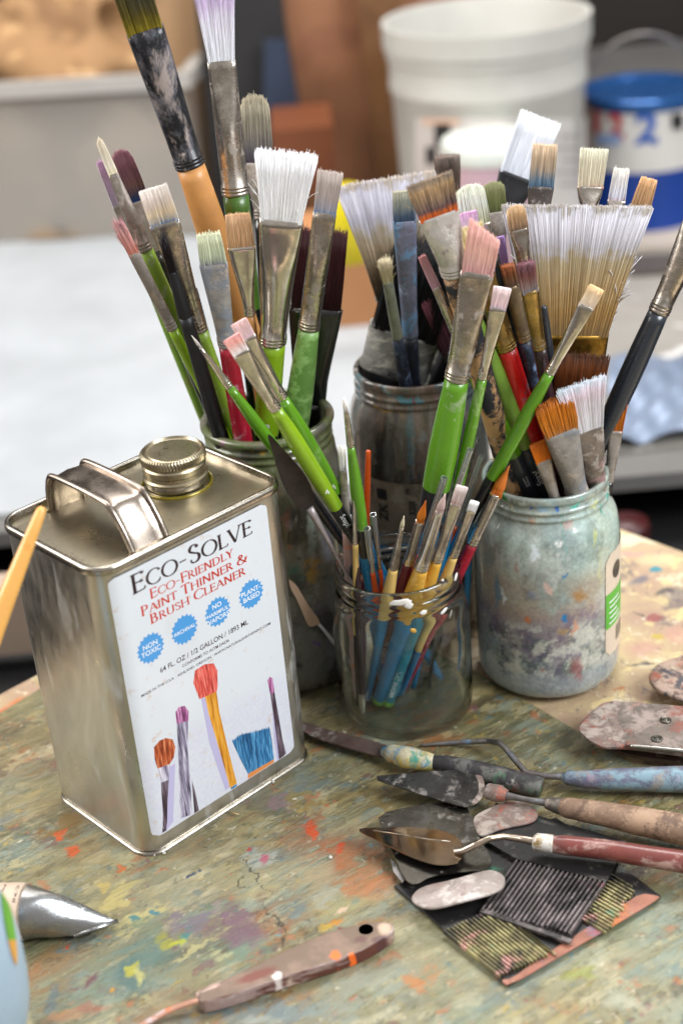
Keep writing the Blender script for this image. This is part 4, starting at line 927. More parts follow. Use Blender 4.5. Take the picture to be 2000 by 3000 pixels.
printed('picture_bristles', [(846, 470), (862, 446), (890, 440), (910, 468), (908, 512), (852, 528)], PI_PUR)
printed('picture_ferrule', [(852, 528), (908, 512), (904, 640), (918, 800), (926, 965), (870, 985), (862, 800), (858, 640)], PI_GRY)
printed('picture_bristles', [(932, 330), (940, 270), (985, 240), (1030, 234), (1048, 270), (1050, 350), (1044, 374), (962, 408)], PI_RED)
printed('picture_shadow', [(970, 405), (996, 395), (1040, 600), (1110, 830), (1088, 850), (1010, 620)], PI_SH)
printed('picture_handle', [(988, 396), (1044, 372), (1058, 470), (1098, 640), (1142, 815), (1110, 838), (1060, 660), (1006, 480)], PI_YEL)
printed('picture_tip', [(1112, 838), (1142, 816), (1144, 842), (1118, 858)], PI_BLUE)
printed('picture_bristles', [(1120, 610), (1165, 580), (1230, 565), (1300, 548), (1310, 600), (1322, 700), (1258, 735), (1196, 770), (1150, 680)], PI_BLUE, jag=(0, 1, 2))
printed('picture_band', [(1196, 770), (1322, 698), (1324, 735), (1198, 805)], PI_OR)
printed('picture_shadow', [(1316, 470), (1340, 600), (1352, 700), (1338, 705), (1322, 600)], PI_SH)
printed('picture_bristles', [(1290, 318), (1300, 300), (1314, 306), (1320, 340), (1324, 375), (1304, 384)], PI_PUR)
printed('picture_handle', [(1304, 384), (1324, 375), (1342, 480), (1362, 600), (1380, 670), (1366, 700), (1346, 700), (1334, 600), (1318, 480)], PI_DK)
printed('picture_handle', [(925, 800), (940, 850), (960, 950), (938, 962)], PI_DK)

# ------------------------------------------------------------------ jars
def jar_profile(j, neck, body, h, lip=.0012, wall=.0026):
    outer = [(body * .80, .0), (body * .93, .0012), (body * .985, .006), (body, .014), (body, h * .5), (body, h - .040), (body * .985, h - .033), (body * .95, h - .026), (neck + .002, h - .020), (neck + .0004, h - .017),
             (neck + .0012, h - .0155), (neck + .0012, h - .0145), (neck + .0002, h - .013), (neck + .0002, h - .0115), (neck + .0012, h - .0105), (neck + .0012, h - .0095), (neck, h - .008), (neck, h - .0055), (neck + lip, h - .0045), (neck + lip, h - .0012), (neck + lip * .2, h)]
    inner = [(neck - wall * .8, h - .0004), (neck - wall, h - .002), (neck - wall, h - .018), (body * .95 - wall, h - .028), (body - wall, h - .040), (body - wall, .014), (body * .93 - wall, .007), (body * .75, .005), (.0003, .0055)]
    return outer, inner
def make_jar(name_label, k, mat_out, mat_in, cat='jar', neck=None, lip=.0012, bottom_push=True):
    j = JARS[k]; c = (j['c'][0], j['c'][1], 0); nk = neck or j['r'] - .001
    R = root('glass_jar', name_label, cat, (c[0], c[1], 0), 'jars that hold the brushes')
    o, i_ = jar_profile(j, nk, j['rb'], j['h'], lip)
    oo = smooth_poly([(a, b_, 0) for a, b_ in o], 2, False); ii = smooth_poly([(a, b_, 0) for a, b_ in i_], 2, False)
    prof = [(.0003, .0022)] + [(p[0], p[1]) for p in oo] + [(p[0], p[1]) for p in ii]
    g = G(); lathe(g, prof, (c[0], c[1], .0005), 96); body = g.build('glass_body', mat_out, R, sharp=None)
    return R, body
m = glass_mat('clear_jar_glass'); CLEARG = m
JC, JCB = make_jar('small clear glass jar in front, holding the sleeved brushes', 'C', CLEARG, None)
def dabs(parent, k, mat, items, name='paint_smear', off=.0003, on='body'):
    """thin raised dabs of paint on a jar wall; item: px, py, half width px, half height px, tilt"""
    j = JARS[k]
    for (px, py, hw_, hh_, tl) in items:
        R_ = (j['rb'] if on == 'body' else j['r'] - .001 + .0012) + off
        # hit the cylinder
        d = ray(px, py); cx, cy = j['c']; ox, oy = CAM[0] - cx, CAM[1] - cy
        A_ = d[0] ** 2 + d[1] ** 2; B_ = 2 * (ox * d[0] + oy * d[1]); C_ = ox * ox + oy * oy - R_ * R_
        disc = B_ * B_ - 4 * A_ * C_
        if disc <= 0: continue
        s = (-B_ - math.sqrt(disc)) / (2 * A_); P = CAM + d * s; th0 = math.atan2(P[1] - cy, P[0] - cx); z0_ = P[2]
        mpp = depth(P) / FPX; n = 26; V = []; ph = random.uniform(0, 6)
        for ringk, (sc, oo) in enumerate(((1, -.0002), (.85, .0003), (.4, .00045))):
            for i in range(n):
                a = 2 * PI * i / n; q = 1 + .13 * math.sin(2 * a + ph) + .09 * math.sin(5 * a + ph * 2) + .05 * math.sin(9 * a + ph)
                u = hw_ * mpp * q * sc * math.cos(a); v = hh_ * mpp * 1.12 * q * sc * math.sin(a)
                ct, st = math.cos(math.radians(tl)), math.sin(math.radians(tl)); u, v = u * ct - v * st, u * st + v * ct
                th = th0 + u / R_; V.append((cx + (R_ + oo) * math.cos(th), cy + (R_ + oo) * math.sin(th), z0_ + v))
        V.append((cx + (R_ + .00045) * math.cos(th0), cy + (R_ + .00045) * math.sin(th0), z0_))
        F = [(r_ * n + i, r_ * n + (i + 1) % n, (r_ + 1) * n + (i + 1) % n, (r_ + 1) * n + i) for r_ in (0, 1) for i in range(n)] + [(2 * n + i, 2 * n + (i + 1) % n, 3 * n) for i in range(n)]
        g = G(); g.add(V, F); g.build(name, mat, parent)
def ink(c, rough=.4): return paint('paint_dab_' + c[1:], c, 0, rough, [], .12, 300, .3)
dabs(JC, 'C', WHITEP, [(1172, 1766, 30, 11, 5), (1195, 1772, 16, 12, -10)], on='neck', name='paint_smear')
dabs(JC, 'C', WHITEP, [(1240, 1795, 12, 7, 20), (1300, 1790, 16, 5, 25), (1318, 1798, 12, 3, 60), (1335, 1690, 12, 6, 40), (1296, 1700, 5, 4, 0)], on='neck', name='paint_spot')
dabs(JC, 'C', ink('#d9a94a'), [(1210, 1848, 8, 9, 30)], name='paint_spot')

def vnoise(X, Y, sc, seed, oct=4, rough=.55):
    """smooth value noise on arrays, about -1..1"""
    out = np.zeros_like(X); amp = 1.0; tot = 0
    for o_ in range(oct):
        r_ = np.random.default_rng(seed * 31 + o_); T = r_.uniform(-1, 1, (256, 256)); x = X * sc * 2 ** o_ + 40; y = Y * sc * 2 ** o_ + 40
        xi = np.floor(x).astype(int); yi = np.floor(y).astype(int); fx = x - xi; fy = y - yi; fx = fx * fx * (3 - 2 * fx); fy = fy * fy * (3 - 2 * fy)
        a_ = T[yi % 256, xi % 256]; b_ = T[yi % 256, (xi + 1) % 256]; c_ = T[(yi + 1) % 256, xi % 256]; d_ = T[(yi + 1) % 256, (xi + 1) % 256]
        out += amp * (a_ * (1 - fx) * (1 - fy) + b_ * fx * (1 - fy) + c_ * (1 - fx) * fy + d_ * fx * fy); tot += amp; amp *= rough
    return out / tot * 1.6
def sstep(v, a, b): q = np.clip((v - a) / (b - a), 0, 1); return q * q * (3 - 2 * q)
class Stainer:
    """dried paint marks laid on a surface that is parametrised in metres"""
    def __init__(s, X, Y, seed=1, amp=1.0):
        s.X, s.Y = X, Y; s.C = np.zeros((len(X), 3)); s.A = np.zeros(len(X))
        s.w1x = vnoise(X, Y, 60, seed) * .0075 * amp; s.w1y = vnoise(X, Y, 60, seed + 1) * .0075 * amp; s.w2x = vnoise(X, Y, 220, seed + 2) * .0026 * amp; s.w2y = vnoise(X, Y, 220, seed + 3) * .0026 * amp
        s.n1 = vnoise(X, Y, 240, seed + 4, 5, .7); s.n2 = vnoise(X * .5, Y, 460, seed + 5, 4, .7)
    def put(s, cx, cy, rx, ry, ang, c, op, so, i=0, tex=True):
        big = rx > .0055; x = s.X + (s.w1x if big else 0) + s.w2x - cx; y = s.Y + (s.w1y if big else 0) + s.w2y - cy
        c_, s_ = math.cos(ang), math.sin(ang); L = np.sqrt(((x * c_ + y * s_) / rx) ** 2 + ((-x * s_ + y * c_) / ry) ** 2)
        f = (1 - sstep(L, 1 - so, 1 + so * .35)) * op
        if tex: f = f * sstep((s.n1 if i % 2 else s.n2) + (1 - L) * (1.2 if not big else .5), -.55 if not big else -.35, .25)
        s.over(f, c)
    def over(s, f, c):
        cc = np.array(hx(c)[:3]); nA = s.A + f - s.A * f; k = np.where(nA > 1e-4, f / np.maximum(nA, 1e-4), 0); s.C[:] = s.C * (1 - k)[:, None] + cc * k[:, None]; s.A[:] = nA
    def field(s, c, sc, th, w, op, seed, st=(1, 1)):
        s.over(sstep(vnoise(s.X * st[0], s.Y * st[1], sc, seed, 6, .62), th, th + w) * op, c)
def murky(name, film, tint='#dfe6e4', rough=.5):
    """glass whose dried paint film comes from the 'stains' layer: colour = paint, alpha = cover"""
    m = bpy.data.materials.new(name); m.use_nodes = True; nt = m.node_tree; nt.nodes.clear()
    out = nt.nodes.new('ShaderNodeOutputMaterial'); at = nt.nodes.new('ShaderNodeVertexColor'); at.layer_name = 'stains'
    b = nt.nodes.new('ShaderNodeBsdfPrincipled'); b.inputs['Roughness'].default_value = rough; b.inputs['Coat Weight'].default_value = 1; b.inputs['Coat Roughness'].default_value = .04
    f0, _ = noise(nt, wpos(nt), 380, 4, .7)
    hsv = nt.nodes.new('ShaderNodeHueSaturation'); nt.links.new(at.outputs['Color'], hsv.inputs['Color']); nt.links.new(mrange(nt, f0, .3, .7, .75, 1.2), hsv.inputs['Value'])
    nt.links.new(hsv.outputs[0], b.inputs['Base Color']); fb, _ = noise(nt, wpos(nt), 120, 5, .6); bump(nt, b, fb, .22, .0006)
    tr = nt.nodes.new('ShaderNodeBsdfTransparent'); tr.inputs[0].default_value = hx(tint); gl = nt.nodes.new('ShaderNodeBsdfGlossy'); gl.inputs['Roughness'].default_value = .04
    fr = nt.nodes.new('ShaderNodeFresnel'); fr.inputs[0].default_value = 1.5
    mx = nt.nodes.new('ShaderNodeMixShader'); nt.links.new(fr.outputs[0], mx.inputs[0]); nt.links.new(tr.outputs[0], mx.inputs[1]); nt.links.new(gl.outputs[0], mx.inputs[2])
    m2 = nt.nodes.new('ShaderNodeMixShader'); nt.links.new(at.outputs['Alpha'], m2.inputs[0]); nt.links.new(mx.outputs[0], m2.inputs[1]); nt.links.new(b.outputs[0], m2.inputs[2]); nt.links.new(m2.outputs[0], out.inputs[0])
    return m
def stained_jar(label, k, mat, fill, neck=None, lip=.0012):
    j = JARS[k]; c = (j['c'][0], j['c'][1]); nk = neck or j['r'] - .001
    R = root('glass_jar', label, 'jar', (c[0], c[1], 0), 'jars that hold the brushes')
    o, i_ = jar_profile(j, nk, j['rb'], j['h'], lip); oo = smooth_poly([(a, b_, 0) for a, b_ in o], 2, False); ii = smooth_poly([(a, b_, 0) for a, b_ in i_], 2, False)
    dense = []
    for a, b_ in zip(oo[:-1], oo[1:]):
        n_ = max(1, int(np.linalg.norm(b_ - a) / .0011))
        for q in range(n_): dense.append(a + (b_ - a) * q / n_)
    prof = [(.0003, .0022)] + [(p[0], p[1]) for p in dense] + [(p[0], p[1]) for p in ii]; N = 260
    g = G(); lathe(g, prof, (c[0], c[1], .0030), N); o = g.build('glass_body', mat, R)
    rr = np.repeat([p[0] for p in prof], N); zz = np.repeat([p[1] for p in prof], N); th = np.tile(np.linspace(0, 2 * PI, N, endpoint=False), len(prof)); th = np.where(th > PI / 2, th - 2 * PI, th)   # seam at the far side
    S = Stainer(th * j['rb'], zz, ord(k), .7); S.j = j; S.nk = nk
    def hit(px, py, r_):
        d = ray(px, py); ox, oy = CAM[0] - c[0], CAM[1] - c[1]; A_ = d[0] ** 2 + d[1] ** 2; B_ = 2 * (ox * d[0] + oy * d[1]); C_ = ox * ox + oy * oy - r_ * r_
        s = (-B_ - math.sqrt(max(1e-9, B_ * B_ - 4 * A_ * C_))) / (2 * A_); P = CAM + d * s; t_ = math.atan2(P[1] - c[1], P[0] - c[0]); t_ = t_ - 2 * PI if t_ > PI / 2 else t_
        return t_ * j['rb'], P[2] - .003, depth(P) / FPX
    fill(S, zz)
    S.hit = hit; return R, o, S, len(prof) * N, zz, rr
def finish_jar(J, items, neck_items=()):
    R, o, S, n, zz, rr = J; j = S.j
    for its, r_ in ((items, j['rb']), (neck_items, S.nk + .001)):
        for i, (px, py, rx, ry, an, c, op, so) in enumerate(its):
            u, v, mpp = S.hit(px, py, r_); S.put(u, v, rx * mpp, ry * mpp * 1.12, math.radians(an), c, op, so, i)
    ca = o.data.color_attributes.new('stains', 'FLOAT_COLOR', 'POINT'); arr = np.zeros((n, 4), dtype=np.float32); arr[:, :3] = S.C; arr[:, 3] = S.A; ca.data.foreach_set('color', arr.ravel())
def fillD(S, z):
    S.A[:] = .84; S.C[:] = np.array(hx('#a3aba2')[:3])
    S.field('#b7c6b6', 26, -.1, .5, .7, 1, (1, .6)); S.field('#8fa5a6', 30, .15, .4, .6, 2, (1, .5)); S.field('#b3a98a', 22, .2, .4, .6, 3); S.field('#c6cfca', 60, .3, .3, .6, 4, (1, .5))
    lo = lambda a, b_: sstep(z, a - .012, a) * (1 - sstep(z, b_, b_ + .012))
    n5 = vnoise(S.X, S.Y, 40, 5, 5, .65)
    S.over(lo(.040, .062) * sstep(n5, -.6, .3) * .75, '#8a7a82'); S.over(lo(.066, .088) * sstep(n5, -.5, .5) * .55, '#b09c84'); S.over(lo(.0, .035) * sstep(vnoise(S.X, S.Y, 70, 6, 5, .7), -.4, .3) * .7, '#8f9a9c')
    S.over(lo(.012, .046) * sstep(vnoise(S.X, S.Y, 110, 7, 6, .7), .05, .3) * .85, '#4f5a60'); S.over(lo(.010, .050) * sstep(vnoise(S.X, S.Y, 90, 8, 6, .7), .1, .35) * .85, '#c9cabf'); S.over(lo(.02, .06) * sstep(vnoise(S.X, S.Y, 120, 9, 6, .7), .25, .45) * .6, '#6c5c78')
    S.over(lo(.0, .014) * .7, '#98a1a6'); S.over(lo(.095, .125) * sstep(n5, -.2, .5) * .5, '#b4cbc2')
    S.A[:] *= 1 - .35 * sstep(vnoise(S.X, S.Y, 45, 12, 5, .6), .2, .6) * lo(.08, .135)
JDt = stained_jar('wide glass jar smeared with pale green and mauve paint, green sticker', 'D', murky('smeared_jar_glass', 0), fillD); JD = JDt[0]
finish_jar(JDt, [(1655, 1560, 5, 90, 0, '#5f9c92', .7, .5), (1748, 1575, 9, 30, -25, '#b9c07c', .8, .4), (1757, 1660, 6, 70, 0, '#bcc28c', .6, .6), (1790, 1500, 7, 30, 20, '#4f9c8c', .9, .4), (1815, 1555, 6, 60, 8, '#4f9c8c', .9, .4),
    (1700, 1742, 34, 24, 30, '#a8762f', .85, .6), (1655, 1684, 5, 7, 0, '#1f7fb8', 1, .3), (1654, 1813, 9, 12, 0, '#1f7fb8', 1, .3), (1683, 1840, 10, 30, -10, '#d29a78', .85, .5), (1546, 1817, 9, 10, 0, '#c4703c', .9, .4), (1586, 1963, 4, 6, 0, '#d9622c', 1, .3),
    (1604, 1728, 13, 28, 25, '#d9b8ac', .9, .4), (1562, 1625, 12, 28, 10, '#dfe8ee', .95, .3), (1471, 1750, 6, 28, 10, '#dfe6e8', .95, .3), (1634, 1600, 9, 7, 0, '#e6e8e4', .95, .3), (1630, 1626, 5, 6, 0, '#dcded8', .9, .3), (1690, 1960, 20, 46, 10, '#9c5a5c', .7, .6),
    (1752, 2018, 30, 7, 20, '#c08a3c', .9, .3), (1512, 1660, 9, 30, 8, '#a86a66', .6, .6), (1455, 1735, 16, 60, -5, '#4f86a4', .7, .6), (1555, 1745, 24, 14, 0, '#8492a4', .7, .6), (1650, 1850, 20, 14, 0, '#a88a4c', .7, .6), (1600, 1950, 30, 34, 0, '#4f6068', .6, .7),
    (1520, 1880, 24, 30, 20, '#5f5a64', .5, .7), (1510, 1925, 14, 26, 0, '#c9cabf', .8, .5), (1580, 1900, 16, 36, -30, '#cbcbc0', .8, .5), (1740, 1885, 20, 26, 0, '#bcbfb0', .7, .6), (1450, 1830, 20, 40, 0, '#6c5870', .6, .7), (1480, 1600, 50, 50, 0, '#b5cdc6', .5, .8), (1675, 1550, 18, 14, 0, '#c9978e', .5, .6), (1550, 1545, 14, 10, 0, '#c27a58', .5, .6), (1590, 1530, 40, 12, 0, '#cfc9bb', .5, .7)],
    [(1480, 1462, 30, 10, -30, '#2f9b46', 1, .3), (1492, 1487, 46, 5, -20, '#e2d9b4', 1, .25), (1536, 1478, 30, 9, -14, '#cdd9d0', 1, .4), (1556, 1492, 9, 12, -30, '#2f64ae', 1, .3), (1634, 1494, 14, 12, 0, '#2f64ae', 1, .3), (1600, 1492, 44, 12, 0, '#8fb0c4', .9, .5),
     (1690, 1488, 36, 11, 8, '#5fb0a0', 1, .4), (1780, 1452, 20, 12, 30, '#5fb0a0', 1, .4), (1738, 1474, 28, 10, 14, '#c3c98a', 1, .4), (1805, 1420, 10, 16, 0, '#4fa090', .9, .4)])
# sticker on the smeared jar: cream paper, black seal, green panel, barcode
def wrap_patch(parent, k, name, mat, x0, x1, y0, y1, off, rnd=0.0, nx=16, ny=10):
    j = JARS[k]; R_ = j['rb'] + off; cx, cy = j['c']
    def hit(px, py):
        d = ray(px, py); ox, oy = CAM[0] - cx, CAM[1] - cy; A_ = d[0] ** 2 + d[1] ** 2; B_ = 2 * (ox * d[0] + oy * d[1]); C_ = ox * ox + oy * oy - R_ * R_
        disc = max(0, B_ * B_ - 4 * A_ * C_); s = (-B_ - math.sqrt(disc)) / (2 * A_); P = CAM + d * s; return math.atan2(P[1] - cy, P[0] - cx), P[2]
    t0, z1 = hit(x0, y0); t1, _ = hit(x1, y0); _, z0_ = hit(x0, y1)
    return t0, t1, z0_, z1
def patch(parent, k, name, mat, t0, t1, z0_, z1, off, rc=0.0):
    j = JARS[k]; R_ = j['rb'] + off; cx, cy = j['c']; g = G(); nx, ny = 14, 14; V = []
    for b_ in range(ny + 1):
        z = z0_ + (z1 - z0_) * b_ / ny; dz = min(z - z0_, z1 - z); ins = (rc - math.sqrt(max(0, rc * rc - (rc - dz) ** 2))) / R_ if dz < rc else 0
        for a in range(nx + 1):
            th = t0 + ins + (t1 - t0 - ins) * a / nx; V.append((cx + R_ * math.cos(th), cy + R_ * math.sin(th), z))
    g.add(V, [(b_ * (nx + 1) + a, b_ * (nx + 1) + a + 1, (b_ + 1) * (nx + 1) + a + 1, (b_ + 1) * (nx + 1) + a) for b_ in range(ny) for a in range(nx)]); return g.build(name, mat, parent)
CREAM = paint('cream_sticker_paper', '#d8c8b4', 0, .5, [], .08, 60, .1); SGREEN = paint('sticker_green', '#57b03a', 0, .4, [('#8fcf7a', .62, 200)], .08, 80, .1); SBLK = print_mat('sticker_black', '#26262a'); 
t0, _, z0_, z1 = wrap_patch(JD, 'D', '', None, 1773, 1830, 1650, 1930, .0004)
ST = patch(JD, 'D', 'sticker', CREAM, t0, t0 + 1.25, z0_, z1 + .004, .0004, .005)
patch(JD, 'D', 'sticker_green_panel', SGREEN, t0 + .002, t0 + 1.24, z0_ + (z1 - z0_) * .30, z0_ + (z1 - z0_) * .66, .00055)
for q in range(5): patch(JD, 'D', 'sticker_print_line', INK_W, t0 + .08 + .015 * (q % 2), t0 + .45 - .07 * (q % 3), z0_ + (z1 - z0_) * (.34 + .055 * q), z0_ + (z1 - z0_) * (.355 + .055 * q), .0007)
for q in range(12): patch(JD, 'D', 'barcode_bar', SBLK, t0 + .28 + .03 * q, t0 + .28 + .03 * q + (.016 if q % 3 else .009), z0_ + (z1 - z0_) * .10, z0_ + (z1 - z0_) * .26, .0007)
g = G(); j = JARS['D']; R_ = j['rb'] + .0008; zc = z0_ + (z1 - z0_) * .85; tc = t0 + .30
V = [(j['c'][0] + R_ * math.cos(tc + .0058 * math.cos(a) / R_), j['c'][1] + R_ * math.sin(tc + .0058 * math.cos(a) / R_), zc + .0058 * math.sin(a)) for a in np.linspace(0, 2 * PI, 32, endpoint=False)]
g.add(V, [tuple(range(32))]); g.build('sticker_seal', SBLK, JD, smooth=False)

def fillA(S, z):
    S.A[:] = .80; S.C[:] = np.array(hx('#7c7866')[:3])
    S.field('#757366', 22, -.1, .5, .8, 21, (1, .6)); S.field('#403f36', 26, .15, .35, .7, 22); S.field('#8a8a84', 34, .2, .4, .6, 23, (1, .35)); S.field('#6a6880', 30, .3, .3, .5, 24); S.field('#7c6a3c', 40, .35, .3, .6, 25)
    S.over(sstep(z, .15, .17) * sstep(vnoise(S.X, S.Y, 60, 26, 5, .6), -.3, .3) * .8, '#5f6b38'); S.over((1 - sstep(z, .05, .09)) * .5, '#6f7478'); S.over((1 - sstep(z, .0, .02)) * .7, '#4c4636')
    S.A[:] *= 1 - .5 * sstep(vnoise(S.X, S.Y, 30, 28, 5, .6), .1, .5)
JAt = stained_jar('tall dirty glass jar behind the can, coated in olive and grey paint residue', 'A', murky('dirty_olive_jar_glass', 0), fillA, .0385, .003); JA = JAt[0]
finish_jar(JAt, [(905, 1660, 36, 28, 20, '#a07a2c', .9, .6), (915, 1690, 24, 20, 0, '#9a7c30', .8, .5), (862, 1680, 30, 26, 0, '#3f6a5a', .8, .6), (912, 1570, 14, 100, -2, '#8f988c', .8, .4), (918, 1730, 30, 36, 0, '#8a9488', .8, .6), (880, 1895, 22, 40, 0, '#757c70', .6, .7),
    (965, 1965, 30, 9, 15, '#20302e', .8, .5), (838, 1530, 12, 40, 0, '#8f443c', .7, .6), (928, 1890, 8, 8, 0, '#6a4a9a', .8, .5), (809, 1510, 9, 18, 0, '#2a2c28', .9, .4), (875, 1640, 8, 7, 0, '#242620', .95, .4), (850, 1815, 30, 5, -20, '#1f211e', .9, .4), (872, 1950, 16, 10, 0, '#241f1c', .9, .5),
    (970, 1900, 34, 70, 0, '#7d8896', .6, .8), (850, 1600, 10, 14, 0, '#a35c3c', .6, .5), (800, 1440, 20, 24, 0, '#77613a', .6, .7), (940, 1780, 30, 20, 0, '#6c5f80', .5, .7)],
    [(770, 1330, 12, 6, 0, '#b08a2c', 1, .4), (735, 1322, 10, 4, 0, '#b08a2c', 1, .4), (700, 1312, 9, 5, 10, '#b08a2c', 1, .4), (640, 1270, 7, 14, 0, '#a3443c', 1, .4), (820, 1314, 8, 4, 0, '#a8443c', 1, .4), (660, 1300, 18, 10, -30, '#8a5a74', .8, .5), (720, 1328, 36, 6, -5, '#56762f', .8, .5), (900, 1290, 36, 10, 20, '#56762f', .8, .5), (850, 1345, 40, 8, 5, '#7c7a3c', .7, .5)])
def fillB(S, z):
    S.A[:] = .60; S.C[:] = np.array(hx('#8a8379')[:3])
    S.field('#403b36', 46, .1, .35, .8, 31, (1, .16)); S.field('#aeaaa4', 52, .12, .3, .8, 32, (1, .13)); S.field('#4f7480', 40, .3, .2, .8, 33, (1, .1)); S.field('#8a6a5c', 30, .3, .3, .6, 34, (1, .4)); S.field('#7c7468', 24, .0, .5, .5, 35)
    S.A[:] *= 1 - .6 * sstep(vnoise(S.X, S.Y * .2, 46, 38, 5, .6), .05, .4)
JBt = stained_jar('grey streaked glass jar behind with teal neck and torn paper wrapper', 'B', murky('grey_streaked_jar_glass', 0), fillB); JB = JBt[0]
finish_jar(JBt, [(1200, 1290, 14, 110, 0, '#5a8390', .7, .5), (1150, 1250, 10, 60, 0, '#2f2c2c', .7, .5), (1090, 1320, 12, 80, 3, '#7c736c', .6, .6), (1235, 1280, 16, 20, 0, '#aab4bc', .6, .6), (1380, 1250, 30, 90, 0, '#8f8880', .5, .7)],
    [(1190, 1172, 80, 15, -4, '#4f94ac', .95, .5), (1105, 1190, 50, 3, -22, '#b58a34', 1, .4), (1135, 1205, 44, 3, -12, '#b58a34', 1, .4), (1212, 1178, 7, 9, 0, '#8c4048', 1, .4), (1140, 1158, 36, 5, -10, '#a7adb0', .9, .4), (1320, 1165, 60, 16, 0, '#574f49', .9, .5), (1080, 1150, 16, 24, 0, '#7c6858', .8, .5)])
TANP = paint('torn_tan_wrapper_paper', '#8c8070', 0, .6, [('#a39888', .55, 50), ('#6c6254', .58, 60)], .2, 60, .3)
t0, t1, z0_, z1 = wrap_patch(JB, 'B', '', None, 1062, 1395, 1395, 1600, .0004)
patch(JB, 'B', 'paper_wrapper', TANP, t0, t0 + 2.2, z0_ - .003, z1 + .002, .0005)
def wrap_text(parent, k, s, px, py, hpx, mat, rot=90, bold=.03, off=.0008):
    j = JARS[k]; R_ = j['rb'] + off; cx, cy = j['c']; d = ray(px, py); ox, oy = CAM[0] - cx, CAM[1] - cy; A_ = d[0] ** 2 + d[1] ** 2; B_ = 2 * (ox * d[0] + oy * d[1]); C_ = ox * ox + oy * oy - R_ * R_
    s_ = (-B_ - math.sqrt(max(0, B_ * B_ - 4 * A_ * C_))) / (2 * A_); P = CAM + d * s_; th0 = math.atan2(P[1] - cy, P[0] - cx); V, F = text_mesh(s, bold); sc = hpx * depth(P) / FPX / V[:, 1].max(); V = V * sc; V -= V.max(0) / 2
    cr_, sr_ = math.cos(math.radians(rot)), math.sin(math.radians(rot)); X = V[:, 0] * cr_ - V[:, 1] * sr_; Y = V[:, 0] * sr_ + V[:, 1] * cr_
    g = G(); g.add(np.stack([cx + R_ * np.cos(th0 + X / R_), cy + R_ * np.sin(th0 + X / R_), P[2] + Y], 1), F); g.build('wrapper_print', mat, parent, smooth=False)
wrap_text(JB, 'B', 'ZK \u25a0', 1120, 1480, 34, SBLK, 90); wrap_text(JB, 'B', '32I|I', 1210, 1490, 26, SBLK, 90); wrap_text(JB, 'B', 'IIIII', 1192, 1440, 10, SBLK, 90)
# ------------------------------------------------------------------ table with its paint history
def warp(nt, P, a1=.010, s1=60, a2=.003, s2=260, a3=.0):
    def add(v, amp, sc):
        _, c = noise(nt, P, sc, 3, .6); n = nt.nodes.new('ShaderNodeVectorMath'); n.operation = 'SUBTRACT'; nt.links.new(c, n.inputs[0]); n.inputs[1].default_value = (.5, .5, .5)
        k = nt.nodes.new('ShaderNodeVectorMath'); k.operation = 'SCALE'; nt.links.new(n.outputs[0], k.inputs[0]); k.inputs['Scale'].default_value = amp * 2
        q = nt.nodes.new('ShaderNodeVectorMath'); q.operation = 'ADD'; nt.links.new(v, q.inputs[0]); nt.links.new(k.outputs[0], q.inputs[1]); return q.outputs[0]
    return add(add(P, a1, s1), a2, s2)
def stain(nt, col, vec, px, py, rx, ry, ang, c, op=1.0, soft=.35, z=0.0, tex=None):
    """an irregular patch of dried paint at a place on the table (radii in photo pixels)"""
    P = onz(px, py, z); mpp = depth(P) / FPX
    mp = nt.nodes.new('ShaderNodeMapping'); mp.vector_type = 'TEXTURE'; mp.inputs['Location'].default_value = (P[0], P[1], 0)
    mp.inputs['Rotation'].default_value = (0, 0, math.radians(ang)); mp.inputs['Scale'].default_value = (rx * mpp, ry * mpp * 1.75, 1e6)
    nt.links.new(vec, mp.inputs[0]); L = nt.nodes.new('ShaderNodeVectorMath'); L.operation = 'LENGTH'; nt.links.new(mp.outputs[0], L.inputs[0])
    f = mrange(nt, L.outputs['Value'], 1 - soft, 1.0 + soft * .3, op, 0)
    if tex is not None: f = mul(nt, f, tex)
    return mixc(nt, f, col, hx(c))
# world direction of the long brush marks (down-left to up-right in the photo)
A1 = onz(300, 2800); A2 = onz(700, 2600); SANG = math.atan2((A2 - A1)[1], (A2 - A1)[0])
m, nt, b = newmat('paint_stained_sheet'); TABM = m
P = wpos(nt); PS = wpos(nt, (.22, 1.0, 1.0), (0, 0, -SANG)); 
ROT = nt.nodes.new('ShaderNodeMapping'); ROT.inputs['Rotation'].default_value = (0, 0, -SANG); nt.links.new(P, ROT.inputs[0])
ROS = nt.nodes.new('ShaderNodeMapping'); ROS.inputs['Scale'].default_value = (.22, 1, 1); nt.links.new(ROT.outputs[0], ROS.inputs[0]); PS = ROS.outputs[0]
a, _ = noise(nt, P, 9, 4, .6); col = mixc(nt, mrange(nt, a, .35, .65), hx('#7f7a56'), hx('#8c8c74'))
a, _ = noise(nt, wpos(nt, shift=(3, 1, 0)), 16, 4, .6, .5); col = mixc(nt, mrange(nt, a, .52, .66), col, hx('#8f9a8a'))
a, _ = noise(nt, wpos(nt, shift=(5, 2, 0)), 13, 5, .65, .5); col = mixc(nt, mrange(nt, a, .50, .68), col, hx('#8a7648'))
a, _ = noise(nt, wpos(nt, shift=(7, 9, 0)), 22, 5, .65, .5); col = mixc(nt, mrange(nt, a, .56, .70, 0, .8), col, hx('#6b6a45'))
s1, _ = noise(nt, PS, 160, 6, .72, .8); s2, _ = noise(nt, PS, 420, 4, .7, .4)
msk, _ = noise(nt, wpos(nt, shift=(2, 8, 0)), 15, 3, .6)
yel = mul(nt, mrange(nt, s1, .49, .58), mrange(nt, msk, .42, .60, .15, 1)); col = mixc(nt, mul(nt, yel, .42), col, hx('#a89b6c'))
